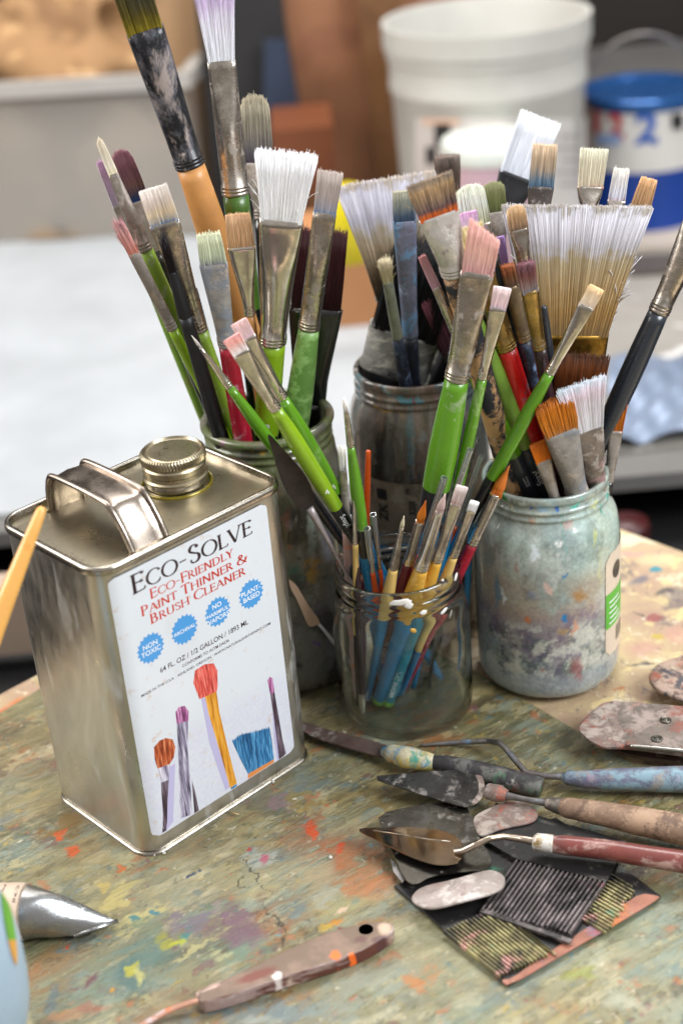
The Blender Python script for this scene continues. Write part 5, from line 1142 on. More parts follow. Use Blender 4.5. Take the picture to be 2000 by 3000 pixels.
drk = mul(nt, mrange(nt, s1, .50, .41), mrange(nt, msk, .36, .60, .1, 1)); col = mixc(nt, mul(nt, drk, .5), col, hx('#463f2e'))
col = mixc(nt, mul(nt, mrange(nt, s2, .58, .66), .45), col, hx('#a7a189'))
W2 = warp(nt, P, .004, 90, .0012, 420)
at = nt.nodes.new('ShaderNodeVertexColor'); at.layer_name = 'stains'
tx1 = mrange(nt, s1, .34, .54, .68, 1)
col = mixc(nt, mul(nt, at.outputs['Alpha'], tx1), col, at.outputs['Color'])
ST_ = [  # broad soft zones first
    (250, 2300, 230, 120, 0, '#8b835c', .6, .8), (120, 2330, 160, 60, 10, '#b09f6a', .5, .8), (520, 2620, 330, 110, 10, '#8f9382', .5, .9), (1000, 2480, 230, 90, 0, '#8d7a5c', .6, .8), (760, 2560, 120, 60, 0, '#a39a74', .5, .8),
    (1300, 2800, 330, 130, 0, '#98997a', .6, .8), (1760, 2780, 240, 130, 0, '#9fa38a', .6, .9), (1650, 2300, 200, 60, -5, '#5f5a2c', .8, .8), (1850, 2370, 150, 40, -8, '#5c5a28', .8, .8), (1500, 2180, 160, 50, -10, '#6e684a', .7, .8),
    (330, 2880, 260, 90, 20, '#6f8a80', .6, .8), (560, 2950, 220, 60, 10, '#8b6f52', .5, .8), (800, 2960, 220, 50, 5, '#647f8c', .7, .8), (1080, 2900, 200, 60, 10, '#8d9a92', .6, .8), (700, 2790, 120, 60, 0, '#5e8a80', .6, .8),
    (1010, 2640, 130, 70, 0, '#a39f70', .6, .8), (200, 2560, 140, 60, 0, '#9a8f62', .5, .8), (90, 2760, 120, 60, 0, '#55614a', .7, .9), (140, 2150, 120, 60, 0, '#84794f', .6, .8), (760, 2330, 100, 60, 0, '#7c7460', .6, .8), (980, 2250, 160, 50, 0, '#757353', .6, .8),
    (1010, 2520, 120, 70, 0, '#a8603a', .8, .8), (900, 2440, 90, 60, 10, '#9a6a48', .7, .8), (1080, 2600, 90, 50, 0, '#b5805c', .7, .8), (640, 2700, 140, 70, 0, '#6a5a5e', .6, .9), (230, 2480, 120, 70, 0, '#9c8450', .6, .9), (560, 2480, 140, 60, 0, '#7c7458', .6, .9), (900, 2560, 100, 60, 0, '#b0a684', .7, .8), (330, 2660, 70, 80, 0, '#a39a68', .6, .8), (430, 2800, 130, 70, 0, '#4f7470', .6, .9), (1350, 2950, 160, 60, 0, '#7c8a72', .6, .9), (1800, 2700, 120, 60, 0, '#6f7a5c', .6, .9), (1250, 2750, 60, 40, 0, '#6a6c4c', .6, .8),
    # patches one can name
    (190, 2420, 60, 40, 10, '#8f6a20', .8, .5), (178, 2448, 14, 16, 0, '#d9601f', 1, .3), (212, 2492, 26, 14, 0, '#cf5f2c', 1, .3), (354, 2545, 15, 11, 0, '#c4682c', 1, .3), (480, 2548, 26, 9, 10, '#b5664a', .7, .5),
    (300, 2595, 20, 12, 0, '#c7b36c', .9, .2), (348, 2638, 30, 44, -38, '#c9bd7e', .85, .25), (425, 2690, 34, 60, -45, '#c3bc86', .85, .25), (590, 2770, 14, 80, -52, '#b9b584', .85, .25), (660, 2810, 34, 14, 10, '#b5b68c', .8, .3), (390, 2610, 36, 9, 20, '#bdb47c', .7, .3),
    (395, 2693, 20, 8, -30, '#237f8c', .9, .3), (460, 2672, 20, 8, 10, '#2b7f94', .9, .3), (540, 2735, 16, 34, -20, '#3c8a8c', .8, .4), (450, 2720, 50, 30, 0, '#6f8a72', .6, .5), (500, 2775, 50, 26, 10, '#a3a53a', .75, .5), (520, 2762, 30, 8, 10, '#b9bf3c', .8, .4),
    (560, 2700, 60, 36, 0, '#7d7484', .8, .4), (680, 2715, 90, 60, 0, '#775a6a', .85, .45), (650, 2690, 40, 30, 0, '#7f5f7c', .7, .5), (632, 2660, 22, 20, 0, '#9c8f90', .6, .4), (565, 2560, 14, 5, 0, '#26466f', 1, .2), (590, 2550, 5, 6, 0, '#26466f', 1, .2), (500, 2640, 40, 14, 10, '#7f9480', .6, .6), (590, 2645, 34, 16, 10, '#4a7458', .6, .5),
    (765, 2510, 70, 36, 0, '#a9b0a8', .8, .4), (770, 2515, 18, 14, 0, '#b5486a', .8, .5), (723, 2490, 11, 7, 0, '#b93c3c', .9, .4), (825, 2515, 6, 5, 0, '#2f6f9a', .9, .3),
    (820, 2356, 40, 24, 0, '#8a7276', .9, .2), (872, 2345, 30, 18, 0, '#8a7a42', .8, .25), (905, 2365, 28, 17, 0, '#94783c', .8, .25), (918, 2364, 16, 8, 0, '#8f8a72', .8, .3),
    (912, 2430, 18, 34, 10, '#cf4f1c', .95, .3), (880, 2415, 30, 7, 40, '#c4562c', .7, .4), (930, 2400, 16, 26, -30, '#a0542c', .6, .5), (997, 2486, 13, 16, 0, '#d4480c', 1, .2), (1010, 2530, 36, 26, 10, '#cf5414', .85, .5), (1060, 2510, 70, 44, 0, '#a9693c', .75, .6), (1060, 2600, 60, 30, 10, '#b9794c', .75, .4), (1030, 2540, 80, 50, 0, '#9c7a54', .5, .7),
    (960, 2610, 44, 34, 0, '#a3a392', .8, .4), (1000, 2665, 26, 5, 35, '#d9bda4', .9, .3), (980, 2705, 22, 10, 10, '#c9801c', .9, .4), (962, 2716, 30, 8, 20, '#c7a52c', .7, .4), (1040, 2640, 22, 12, 0, '#6f8a80', .6, .5),
    (250, 2868, 50, 10, 20, '#6b3350', .85, .4), (150, 2930, 20, 44, 0, '#35607a', .5, .6), (230, 2960, 80, 26, 20, '#b5825c', .6, .5), (270, 2940, 40, 20, 0, '#8f4f44', .6, .6), (400, 2870, 60, 60, 30, '#3f6a70', .7, .6), (440, 2930, 40, 14, 0, '#b5b48a', .8, .4), (385, 2845, 22, 20, 10, '#c3bf2c', .8, .5), (410, 2860, 16, 26, 10, '#d3cf7a', .7, .5),
    (195, 2775, 7, 6, 0, '#b84c1f', 1, .2), (95, 2588, 6, 4, 0, '#c24a26', 1, .2), (320, 2908, 7, 5, 0, '#c9982c', 1, .3), (640, 2960, 60, 20, 10, '#3f6f86', .6, .6), (760, 2990, 60, 16, 0, '#a5b0aa', .6, .5), (620, 2900, 70, 24, 15, '#5f7f86', .6, .6), (1120, 2820, 40, 12, 20, '#a8623a', .6, .6), (1270, 2860, 40, 14, 10, '#b07a4c', .6, .6),
    (1215, 2880, 26, 30, 30, '#c27a3c', .7, .5), (1500, 2830, 70, 20, 10, '#6a7f7c', .5, .6), (1720, 2860, 50, 18, 15, '#8f9a2c', .6, .6), (1860, 2600, 12, 9, 0, '#8a3a34', .9, .3), (1930, 2620, 40, 40, 0, '#5f6a56', .6, .6), (1660, 2950, 60, 20, 0, '#b0825c', .5, .6), (1810, 2930, 50, 30, 10, '#b5b7a4', .6, .6), (1380, 2920, 60, 24, 10, '#c0bfa6', .5, .6),
    (1500, 2830, 14, 18, 0, '#4f5640', .6, .4), (1620, 2770, 20, 10, 0, '#6c6b4a', .6, .5), (1900, 2850, 80, 26, 10, '#7f8f86', .6, .6), (1600, 2130, 60, 20, -10, '#7f8a78', .5, .6), (1480, 2150, 14, 9, 0, '#8c5a3c', .6, .4), (1700, 2050, 10, 8, 0, '#4c4638', .8, .4),
]
SCR_ = ((700, 2497, 790, 2625, 5), (685, 2545, 745, 2625, 5), (775, 2650, 850, 2775, 6), (825, 2740, 842, 2770, 5), (585, 2445, 625, 2475, 4))
def paint_stains(X, Y):
    S = Stainer(X, Y, 1); ca, sa = math.cos(SANG), math.sin(SANG); U = X * ca + Y * sa; V = -X * sa + Y * ca
    S.n1 = vnoise(U * .2, V, 260, 5, 5, .7); S.n2 = vnoise(U * .3, V, 500, 6, 4, .7); spk = vnoise(X, Y, 500, 7, 3, .7)
    for k, (c, sc, th, op) in enumerate((('#7d9490', 18, .15, .7), ('#8c6438', 22, .2, .65), ('#b3a878', 24, .15, .65), ('#434c38', 26, .2, .7), ('#5c7a84', 30, .3, .7), ('#9c6436', 38, .36, .75), ('#6a4a55', 34, .42, .65), ('#c9c2a4', 46, .30, .65), ('#3c3526', 40, .34, .7))):
        S.over(sstep(vnoise(U * .6, V, sc, 50 + k, 7, .68), th, th + .28) * sstep(S.n1, -.6, .3) * op, c)
    for k, (c, sc, th, op) in enumerate((('#bcb48c', 150, .50, .5), ('#463e2e', 130, .52, .5), ('#8a9c94', 90, .50, .45), ('#b0704a', 90, .74, .8), ('#d3cdb8', 220, .78, .8), ('#4a6f78', 100, .78, .7), ('#7c5058', 100, .78, .7), ('#b9a04c', 120, .80, .7), ('#3a342a', 240, .70, .6))):
        S.over(sstep(vnoise(U * .45 if k < 3 else U, V, sc, 80 + k, 5, .6), th, th + .09) * op, c)
    for i, (px, py, rx, ry, an, c, op, so) in enumerate(ST_):
        P_ = onz(px, py, .0025); mpp = depth(P_) / FPX; S.put(P_[0], P_[1], rx * mpp, ry * mpp * 1.7, math.radians(an), c, op, so, i)
    for (x0, y0, x1, y1, wd) in SCR_:
        Pa, Pb = onz(x0, y0, .0025), onz(x1, y1, .0025); Pm = (Pa + Pb) / 2; S.put(Pm[0], Pm[1], np.linalg.norm(Pb - Pa) / 2, wd * .00017 * .8, math.atan2((Pb - Pa)[1], (Pb - Pa)[0]), '#2a2620', .95, .5, 0, False)
    return S.C, S.A
sp1, spc = noise(nt, P, 900, 2, .5); col = mixc(nt, mrange(nt, sp1, .70, .73, 0, .7), col, hx('#c3bda0'))
v = nt.nodes.new('ShaderNodeTexVoronoi'); v.inputs['Scale'].default_value = 95; nt.links.new(W2, v.inputs['Vector'])
vs = nt.nodes.new('ShaderNodeSeparateColor'); nt.links.new(v.outputs['Color'], vs.inputs[0])
spot = mul(nt, mrange(nt, v.outputs['Distance'], .14, .11), mrange(nt, vs.outputs[0], .90, .905)); crs = nt.nodes.new('ShaderNodeValToRGB'); nt.links.new(vs.outputs[1], crs.inputs[0]); e = crs.color_ramp.elements
crs.color_ramp.interpolation = 'CONSTANT'; e[0].color = hx('#d9d6c8'); e[1].position = .85; e[1].color = hx('#b8562c')
for p_, c_ in ((.3, '#3f3a2e'), (.5, '#6f8f94'), (.65, '#c9a24c'), (.75, '#8a4a44')): k = e.new(p_); k.color = hx(c_)
col = mixc(nt, mul(nt, spot, .9), col, crs.outputs[0])
nt.links.new(col, b.inputs['Base Color']); nt.links.new(mrange(nt, s1, .3, .7, .30, .52), b.inputs['Roughness']); b.inputs['Specular IOR Level'].default_value = .45
col = mixc(nt, 1.0, col, (.76, .73, .69, 1), 'MULTIPLY'); nt.links.new(col, b.inputs['Base Color'])
hh = mul(nt, mul(nt, mul(nt, s1, .5), mul(nt, sp1, .3), 'ADD'), mul(nt, mul(nt, at.outputs['Alpha'], tx1), .9), 'ADD'); bump(nt, b, hh, .6, .0011)

m, nt, b = newmat('paint_crusted_table'); TABB = m; P = wpos(nt)
a, _ = noise(nt, P, 14, 5, .65, .4); col = mixc(nt, mrange(nt, a, .4, .6), hx('#b7a37c'), hx('#a58a74'))
for k, (c, th, sc) in enumerate((('#c9bca0', .55, 26), ('#7f6f66', .58, 30), ('#b98c84', .60, 24), ('#c9b484', .56, 40), ('#4f4a44', .62, 60), ('#a7683c', .66, 40), ('#d8cdb4', .63, 70), ('#3a3530', .68, 110))):
    a, _ = noise(nt, wpos(nt, shift=(k * .7 + 1, k * .3, 0)), sc, 5, .68, .6); col = mixc(nt, mrange(nt, a, th, th + .05), col, hx(c))
W1b = warp(nt, P, .006, 80, .002, 300)
for (px, py, rx, ry, an, c, op, so) in ((60, 2060, 60, 16, 30, '#c46f34', .8, .5), (20, 2080, 40, 12, 30, '#c05a2c', .8, .5), (120, 1990, 30, 16, 30, '#9c8c5c', .7, .5), (1925, 1668, 18, 9, 5, '#2f7f8c', .95, .15), (1870, 1700, 40, 10, 30, '#4f566a', .7, .5), (1915, 1812, 26, 18, 0, '#8a4648', .85, .3), (1985, 1740, 50, 30, 10, '#5c5056', .7, .5),
    (1925, 1865, 20, 9, 0, '#b09a34', .8, .3), (1880, 1900, 60, 30, 0, '#b08478', .7, .5), (1920, 1640, 60, 24, 0, '#c4b48e', .7, .5), (1980, 1860, 40, 30, 0, '#b98a7c', .6, .5)):
    col = stain(nt, col, W1b, px, py, rx, ry, an, c, op, so, 0.0)
nt.links.new(col, b.inputs['Base Color']); b.inputs['Roughness'].default_value = .55
h, _ = noise(nt, P, 120, 6, .7); bump(nt, b, h, .8, .0015)

# table top (rounded far corner) and the thin stained sheet lying on it
cornr = [onz(-400, 2290), onz(0, 2035), onz(125, 1970)]
d1 = nrm(cornr[2] - cornr[1]); e1, e2 = onz(1850, 1563), onz(2000, 1618); d2 = nrm(e1 - e2)
A_ = np.array([[d1[0], -d2[0]], [d1[1], -d2[1]]]); s_, t_ = np.linalg.solve(A_, (e1 - cornr[2])[:2]); CN = cornr[2] + d1 * s_
out = [CN - d1 * 1.25, CN - d1 * .16, CN - d1 * .10, CN - d1 * .05 - d2 * .0, CN - d2 * .05, CN - d2 * .10, CN - d2 * .16, CN - d2 * 1.1]
arcp = []
p0, p1, p2 = CN - d1 * .13, CN, CN - d2 * .13
for q in np.linspace(0, 1, 14): arcp.append((1 - q) ** 2 * p0 + 2 * q * (1 - q) * p1 + q * q * p2)
TP = [CN - d1 * 1.1] + arcp + [CN - d2 * 1.0]
TP.append(TP[-1] - d1 * .9 + np.array([0, -.1, 0]))
g = G(); ngon_plate(g, np.array([[p[0], p[1], -.022] for p in TP]), .022)
TBL = g.build('table_top', TABB, None, smooth=False); tag(TBL, 'old studio table top crusted all over with beige and pink dried paint', 'table')
sh = [onz(1440, 2002), onz(1690, 2150), onz(1900, 2300)]
ds = nrm(sh[1] - sh[0]); sl = [onz(0, 2098), onz(140, 2012)]; dl = nrm(sl[1] - sl[0])
far = sh[0] - ds * .05
A_ = np.array([[dl[0], ds[0]], [dl[1], ds[1]]]); q1, q2 = np.linalg.solve(A_, (sh[0] - sl[1])[:2]); FC = sl[1] + dl * q1
SP = [FC, sh[1] + ds * .045, np.array([.60, -.05, 0]), np.array([.5, -.6, 0]), np.array([-.6, -.6, 0]), sl[0] - dl * .5]
g = G(); ngon_plate(g, np.array([[p[0], p[1], .0004] for p in SP]), .0018)
x0g, x1g, y0g, y1g, stp = -.17, .40, -.175, .30, .00085
nxg, nyg = int((x1g - x0g) / stp) + 1, int((y1g - y0g) / stp) + 1
XG, YG = np.meshgrid(x0g + np.arange(nxg) * stp, y0g + np.arange(nyg) * stp); XG = XG.ravel(); YG = YG.ravel()
nl = np.array([-dl[1], dl[0]]); nl = nl if (np.array([0, -.1]) - FC[:2]) @ nl > 0 else -nl
ns = np.array([-ds[1], ds[0]]); ns = ns if (np.array([0, -.1]) - FC[:2]) @ ns > 0 else -ns
ins = (((XG - FC[0]) * nl[0] + (YG - FC[1]) * nl[1]) > .0006) & (((XG - FC[0]) * ns[0] + (YG - FC[1]) * ns[1]) > .0006)
idx = np.arange(nxg * nyg).reshape(nyg, nxg); q_ = np.stack([idx[:-1, :-1], idx[:-1, 1:], idx[1:, 1:], idx[1:, :-1]], -1).reshape(-1, 4)
q_ = q_[ins[q_].all(1)]; used = np.unique(q_); rem = np.full(nxg * nyg, -1); rem[used] = np.arange(len(used)); q_ = rem[q_]; XG = XG[used]; YG = YG[used]
Vb = g.v[0].copy(); nb = len(Vb); ZS_ = .0024
g.add(np.stack([XG, YG, np.full(len(XG), ZS_)], 1), [tuple(t_) for t_ in q_.tolist()])
Cc, Aa = paint_stains(XG, YG)
SHT = g.build('palette_sheet', TABM, None, smooth=False); tag(SHT, 'thin olive sheet on the table stained with countless smears and scraped paint', 'palette')
ca_ = SHT.data.color_attributes.new('stains', 'FLOAT_COLOR', 'POINT'); arr = np.zeros((nb + len(XG), 4), dtype=np.float32); arr[nb:, :3] = Cc; arr[nb:, 3] = Aa
ca_.data.foreach_set('color', arr.ravel())
ZT = .0026

# ------------------------------------------------------------------ painting knives and scrapers on the sheet
def cpx(x, y): return (850 + x * .73343, 2050 + y * .73343)          # helper scale for outlines measured on a crop
def outl(pts, z, it=1, zs=None):
    P = [onz(*cpx(x, y), z if zs is None else z + zs(i / (len(pts) - 1))) for i, (x, y) in enumerate(pts)]
    return smooth_poly(P, it) if it else np.array(P)
def rod(name, pts, rads, mat, parent, n=18, flat=1.0):
    """pts: (crop x, crop y, z); rads in photo pixels"""
    Q = [onz(*cpx(x, y), z) for x, y, z in pts]; k = len(Q)
    g = G(); rr = [r * depth(Q[0]) / FPX for r in rads]
    # resample smoothly
    Qs = []; Rs = []
    for i in range(k - 1):
        for q in np.linspace(0, 1, 7, endpoint=False): Qs.append(Q[i] + (Q[i + 1] - Q[i]) * q); Rs.append(rr[i] + (rr[i + 1] - rr[i]) * (q * q * (3 - 2 * q)))
    Qs.append(Q[-1]); Rs.append(rr[-1]); tube(g, Qs, Rs, n, flat=flat); return g.build(name, mat, parent)
DKMET = paint('dark_steel_with_haze', '#6a665f', .95, .28, [('#88827c', .60, 60), ('#9c8f88', .70, 120), ('#4c4844', .58, 70)], .4, 60, .2)
STEEL_T = paint('smeared_trowel_steel', '#5c5a58', .85, .3, [('#8a8480', .55, 70), ('#a36a58', .66, 60), ('#b3aaa4', .66, 110)], .4, 80, .3)
STEEL_C = paint('clean_trowel_steel', '#a08c78', 1, .08, [], .2, 40, .02)
PTCRUST = paint('pink_grey_crust', '#8a7870', .1, .5, [('#aa9c92', .50, 60), ('#9c5c4c', .56, 55), ('#4c4a50', .57, 60), ('#c99a8c', .64, 80), ('#c43c30', .76, 60)], .2, 110, .8)
T1 = root('palette_knife', 'long palette knife caked with lumpy white, yellow and bright blue paint and tipped teal', 'palette knife', onz(1585, 2300, ZT))
g = G(); P = outl([(30, 100), (60, 92), (145, 125), (380, 180), (395, 205), (385, 238), (300, 218), (150, 172), (60, 140)], .008, 1); ngon_plate(g, P, .0012)
g.build('blade', paint('knife_blade_brown', '#6c5a54', .5, .4, [('#7c3f34', .56, 30), ('#8f8884', .54, 50), ('#b5943c', .70, 60)], .3, 80, .5), T1, sharp=30)
mb = paint('multicolour_crust', '#c9c0a0', 0, .5, [('#d9c26a', .50, 70), ('#e4dfd2', .54, 60), ('#1f8fc0', .50, 45), ('#4f9a88', .58, 80), ('#a8543c', .60, 70), ('#2c2e36', .62, 70)], .1, 100, 1.0)
rod('paint_crusted_collar', [(375, 208, .010), (410, 216, .012), (470, 232, .013), (540, 246, .012), (585, 252, .011)], [16, 27, 33, 28, 22], mb, T1)
rod('handle', [(560, 246, .0115), (640, 262, .0125), (740, 285, .0125), (860, 315, .012), (960, 340, .011), (1000, 352, .0105)], [22, 27, 31, 32, 31, 29],
    paint('crusted_dark_handle', '#3c3a3c', 0, .45, [('#6c6a66', .52, 50), ('#8a4438', .58, 34), ('#4f7a5c', .60, 36), ('#2f6f78', .60, 44), ('#b5b0a8', .68, 70)], .2, 90, .8), T1)
T2 = root('palette_knife', 'painting knife with cranked wire shank and blue-violet painted handle', 'palette knife', onz(1990, 2290, ZT))
rod('shank', [(520, 182, .004), (640, 172, .0045), (790, 165, .010), (835, 172, .016), (860, 195, .016), (900, 245, .013), (940, 290, .010), (1010, 305, .010), (1100, 308, .011)], [4, 7, 8, 9, 9, 9, 9, 9, 10], paint('painted_wire', '#8f8a88', .7, .35, [('#6f86a0', .58, 60), ('#a9747c', .62, 70), ('#5c4a7c', .66, 60)], .3, 90, .4), T2, 12)
rod('handle', [(1085, 308, .0105), (1110, 312, .011), (1180, 318, .0115), (1300, 318, .0125), (1568, 318, .0125), (1800, 322, .012), (2000, 330, .011)], [12, 22, 27, 33, 39, 36, 22],
    paint('blue_violet_crust', '#6a6c80', 0, .35, [('#7f9aa8', .50, 36), ('#5a4c6c', .55, 34), ('#8f8a86', .58, 60), ('#3a4a9a', .70, 60), ('#9c7c9c', .60, 50), ('#c9b48c', .70, 60)], .2, 80, .6), T2)
# scrapers underneath
RUB = paint('black_rubber', '#1b1a1b', 0, .42, [('#4c4742', .58, 70), ('#2f6a50', .64, 50), ('#8a7a64', .66, 100)], .3, 80, .3)
def combs(parent, edge, along, n, L, mat, wd=.0011, hgt=.0014, z=0.0, jit=0.0, name='comb_tooth'):
    """n teeth starting along edge[0]->edge[1], running in direction 'along' (crop px vector)"""
    g = G()
    for i in range(n):
        q = i / (n - 1); a = np.array(edge[0]) + (np.array(edge[1]) - np.array(edge[0])) * q; b_ = a + np.array(along) * (L + random.uniform(-jit, jit))
        Pa, Pb = onz(*cpx(*a), z), onz(*cpx(*b_), z); d = nrm(Pb - Pa); s = np.cross((0, 0, 1), d)
        box(g, (Pa + Pb) / 2 + (0, 0, hgt / 2), d, s, (0, 0, 1), np.linalg.norm(Pb - Pa), wd, hgt)
    return g.build(name, mat, parent, smooth=False)
TOOTH_Y = paint('tooth_olive_paint', '#6c6446', 0, .45, [('#a39a6c', .50, 60), ('#1d1c1c', .52, 40), ('#d09a92', .58, 45), ('#5fa890', .62, 50)], .2, 90, .5)
TOOTH_D = paint('tooth_dark_paint', '#524b4a', 0, .4, [('#7a7070', .52, 60), ('#23201f', .52, 45), ('#7c4c50', .62, 50), ('#5c8a6c', .64, 50), ('#b5885c', .69, 70)], .2, 90, .5)
S1 = root('rubber_scraper', 'black square graining comb lying lowest with a red and orange smeared edge', 'scraper', onz(1520, 2620, ZT))
g = G(); P = outl([(415, 752), (868, 1150), (1478, 792), (1060, 478)], ZT + .0002, 0); plate(g, P, .0018, .0003); g.build('rubber_body', RUB, S1, sharp=30)
REDSM = paint('red_orange_smear', '#9a6450', 0, .5, [('#b8282c', .56, 30), ('#c97a3c', .54, 34), ('#7f6a78', .56, 40), ('#8fa894', .64, 50), ('#d9a08c', .66, 60)], .2, 90, .8)
g = G(); P = outl([(880, 1120), (980, 1045), (1150, 935), (1330, 820), (1400, 775), (1462, 785), (1478, 793), (1300, 900), (1080, 1025), (869, 1149), (838, 1120)], ZT + .0021, 1); ngon_plate(g, P, .0005); g.build('smeared_edge', REDSM, S1, smooth=False)
combs(S1, ((612, 932), (800, 850)), (.78, .63), 14, 290, TOOTH_Y, .0008, .0026, ZT + .0021)
combs(S1, ((830, 850), (905, 905)), (.78, .63), 6, 200, TOOTH_Y, .0008, .0022, ZT + .0021)
combs(S1, ((1160, 880), (1268, 700)), (.86, .50), 16, 120, TOOTH_Y, .0009, .0020, ZT + .0021, 10)
S2 = root('rubber_scraper', 'black comb scraper with flecked parallel teeth lying on top of the other comb', 'scraper', onz(1560, 2560, ZT + .004))
g = G(); P = outl([(905, 645), (1262, 735), (1345, 575), (1010, 478), (820, 420), (760, 560)], ZT + .0042, 0); ngon_plate(g, P, .0016); g.build('rubber_body', RUB, S2, smooth=False)
g = G(); P = outl([(768, 850), (1115, 975), (1250, 745), (900, 650)], ZT + .0028, 0); ngon_plate(g, P, .0007); g.build('backing', paint('comb_gap_dark', '#151314', 0, .6, [('#4a3c34', .62, 60)], .2, 90, .3), S2, smooth=False)
combs(S2, ((905, 655), (1255, 742)), (-.57, .82), 20, 250, TOOTH_D, .0010, .0030, ZT + .0032, 6)
g = G(); P = outl([(755, 855), (775, 845), (1125, 968), (1112, 980)], ZT + .0038, 0); ngon_plate(g, P, .0018); g.build('end_bar', TOOTH_D, S2, smooth=False)
S3 = root('kidney_scraper', 'beige paint covered lobe shaped scraper behind the trowel knives', 'scraper', onz(1500, 2390, ZT))
g = G(); P = outl([(725, 475), (790, 440), (860, 412), (930, 412), (980, 440), (992, 475), (960, 500), (840, 520), (760, 556), (735, 530)], ZT + .006, 2); plate(g, P, .0016); g.build('plate', PTCRUST, S3, sharp=30)
S4 = root('metal_scraper', 'dark steel scraper plate with notched rounded end under the pointed trowels', 'scraper', onz(1230, 2480, ZT))
g = G(); P = outl([(345, 462), (500, 425), (695, 412), (722, 470), (752, 555), (795, 620), (805, 655), (780, 688), (700, 690), (560, 708), (500, 748), (455, 722), (405, 600), (370, 520)], ZT + .0075, 1); ngon_plate(g, P, .0008); g.build('plate', DKMET, S4, sharp=30)
S5 = root('metal_scraper', 'tongue shaped scraper thick with pinkish grey paint, in front of the others', 'scraper', onz(1340, 2640, ZT))
g = G(); P = outl([(482, 795), (520, 755), (640, 730), (740, 700), (800, 686), (850, 705), (862, 740), (835, 778), (700, 812), (580, 845), (520, 838), (490, 818)], ZT + .0090, 2); plate(g, P, .0022, .0007, dome=.0006); g.build('plate', paint('pink_grey_paint_film', '#a3968f', .1, .38, [('#c9bfba', .52, 40), ('#8c7670', .56, 60), ('#b5766c', .66, 60)], .2, 90, .6), S5, sharp=50)
g = G(); P = outl([(400, 640), (420, 660), (455, 725), (448, 735), (412, 690)], ZT + .004, 0); ngon_plate(g, P, .001)
fl = g.build('paint_flake', paint('grey_flake', '#a9a6a4', .3, .3, [('#5c5a58', .55, 70)], .2, 90, .5), None, smooth=False); tag(fl, 'small curled grey paint flake beside the dark steel plate', 'paint flake')
T3 = root('trowel_knife', 'pointed trowel knife with smeared dark blade and grimy tan wooden handle', 'palette knife', onz(1990, 2430, ZT))
g = G(); P = outl([(343, 312), (352, 306), (540, 292), (718, 280), (756, 296), (776, 340), (770, 385), (735, 422), (695, 432), (640, 418), (500, 374), (350, 326)], .0135, 1); ngon_plate(g, P, .0007); g.build('blade', STEEL_T, T3, sharp=30)
g = G(); P = outl([(735, 300), (762, 300), (778, 345), (768, 392), (732, 424), (722, 410), (752, 375), (752, 330)], .0143, 1); ngon_plate(g, P, .0006); g.build('dried_paint', PTCRUST, T3, smooth=False)
rod('collar', [(772, 362, .0145), (792, 366, .015), (830, 374, .0155), (862, 382, .0155)], [10, 24, 26, 18], PTCRUST, T3)
rod('shank', [(850, 380, .0155), (930, 396, .015), (1030, 414, .0145)], [12, 9, 11], paint('painted_wire', '', 0), T3, 12)
rod('ferrule', [(1018, 412, .0145), (1030, 414, .0145), (1072, 424, .0145), (1090, 428, .0145)], [16, 19, 25, 26], paint('grimy_nickel', '#857e76', .7, .4, [('#a3948a', .55, 60)], .3, 90, .5), T3)
rod('handle', [(1075, 424, .0145), (1110, 432, .015), (1250, 456, .0155), (1400, 486, .0155), (1568, 520, .0155), (1800, 560, .014), (1950, 590, .012)], [24, 31, 36, 42, 45, 38, 22],
    paint('grimy_tan_handle', '#8f7460', 0, .6, [('#a98c74', .52, 60), ('#6c5648', .58, 70), ('#c9b8a4', .72, 160), ('#7f4c40', .70, 60)], .2, 110, .6), T3)
T4 = root('trowel_knife', 'pointed trowel knife with mirror clean blade, brass ferrule and maroon handle', 'palette knife', onz(1990, 2530, ZT))
g = G(); P = outl([(273, 520), (300, 514), (450, 512), (560, 516), (640, 535), (685, 570), (698, 605), (680, 645), (640, 666), (580, 664), (500, 640), (380, 580), (280, 532)], .0150, 1); ngon_plate(g, P, .0006); g.build('blade', STEEL_C, T4, sharp=30)
g = G(); tube(g, [onz(*cpx(x, y), .0158) for x, y in ((330, 520), (450, 540), (560, 558), (640, 566))], .00022, 6); g.build('blade_ridge', paint('ridge_metal', '#c9bfae', 1, .2), T4)
rod('shank', [(655, 608, .0158), (690, 604, .0175), (740, 578, .0215), (795, 554, .0235), (850, 546, .0225), (920, 556, .020), (985, 568, .018)], [11, 12, 10, 10, 10, 11, 13], paint('clean_shank', '#c9b8a8', 1, .2, [('#7c6c74', .66, 80)], .2, 80, .1), T4, 14)
rod('ferrule', [(972, 566, .018), (982, 568, .018), (1048, 576, .0175)], [20, 26, 28], paint('brass_white_ferrule', '#c9a868', 1, .25, [('#cfcac6', .52, 50)], .2, 80, .2), T4)
rod('handle', [(1045, 576, .0175), (1100, 582, .0175), (1250, 598, .0175), (1400, 622, .017), (1568, 648, .0165), (1800, 690, .015)], [25, 29, 30, 31, 33, 26],
    paint('maroon_handle_with_white', '#7a3f3a', 0, .32, [('#a8887f', .54, 70, (.5, 1, 1)), ('#c9c4cc', .62, 80), ('#5c2c30', .58, 60), ('#b5602c', .70, 40)], .2, 90, .35, .3), T4)
T5 = root('metal_scraper', 'wide folded metal scraper with two rivets and paint crusted end, under the beige crusted corner', 'scraper', onz(1900, 2190, ZT))
g = G(); P = outl([(1150, 128), (1158, 105), (1205, 60), (1262, 20), (1400, 30), (1568, 45), (1700, 60), (1700, 250), (1568, 228), (1370, 200), (1250, 196), (1210, 178), (1185, 160)], .014, 1); ngon_plate(g, P, .0035)
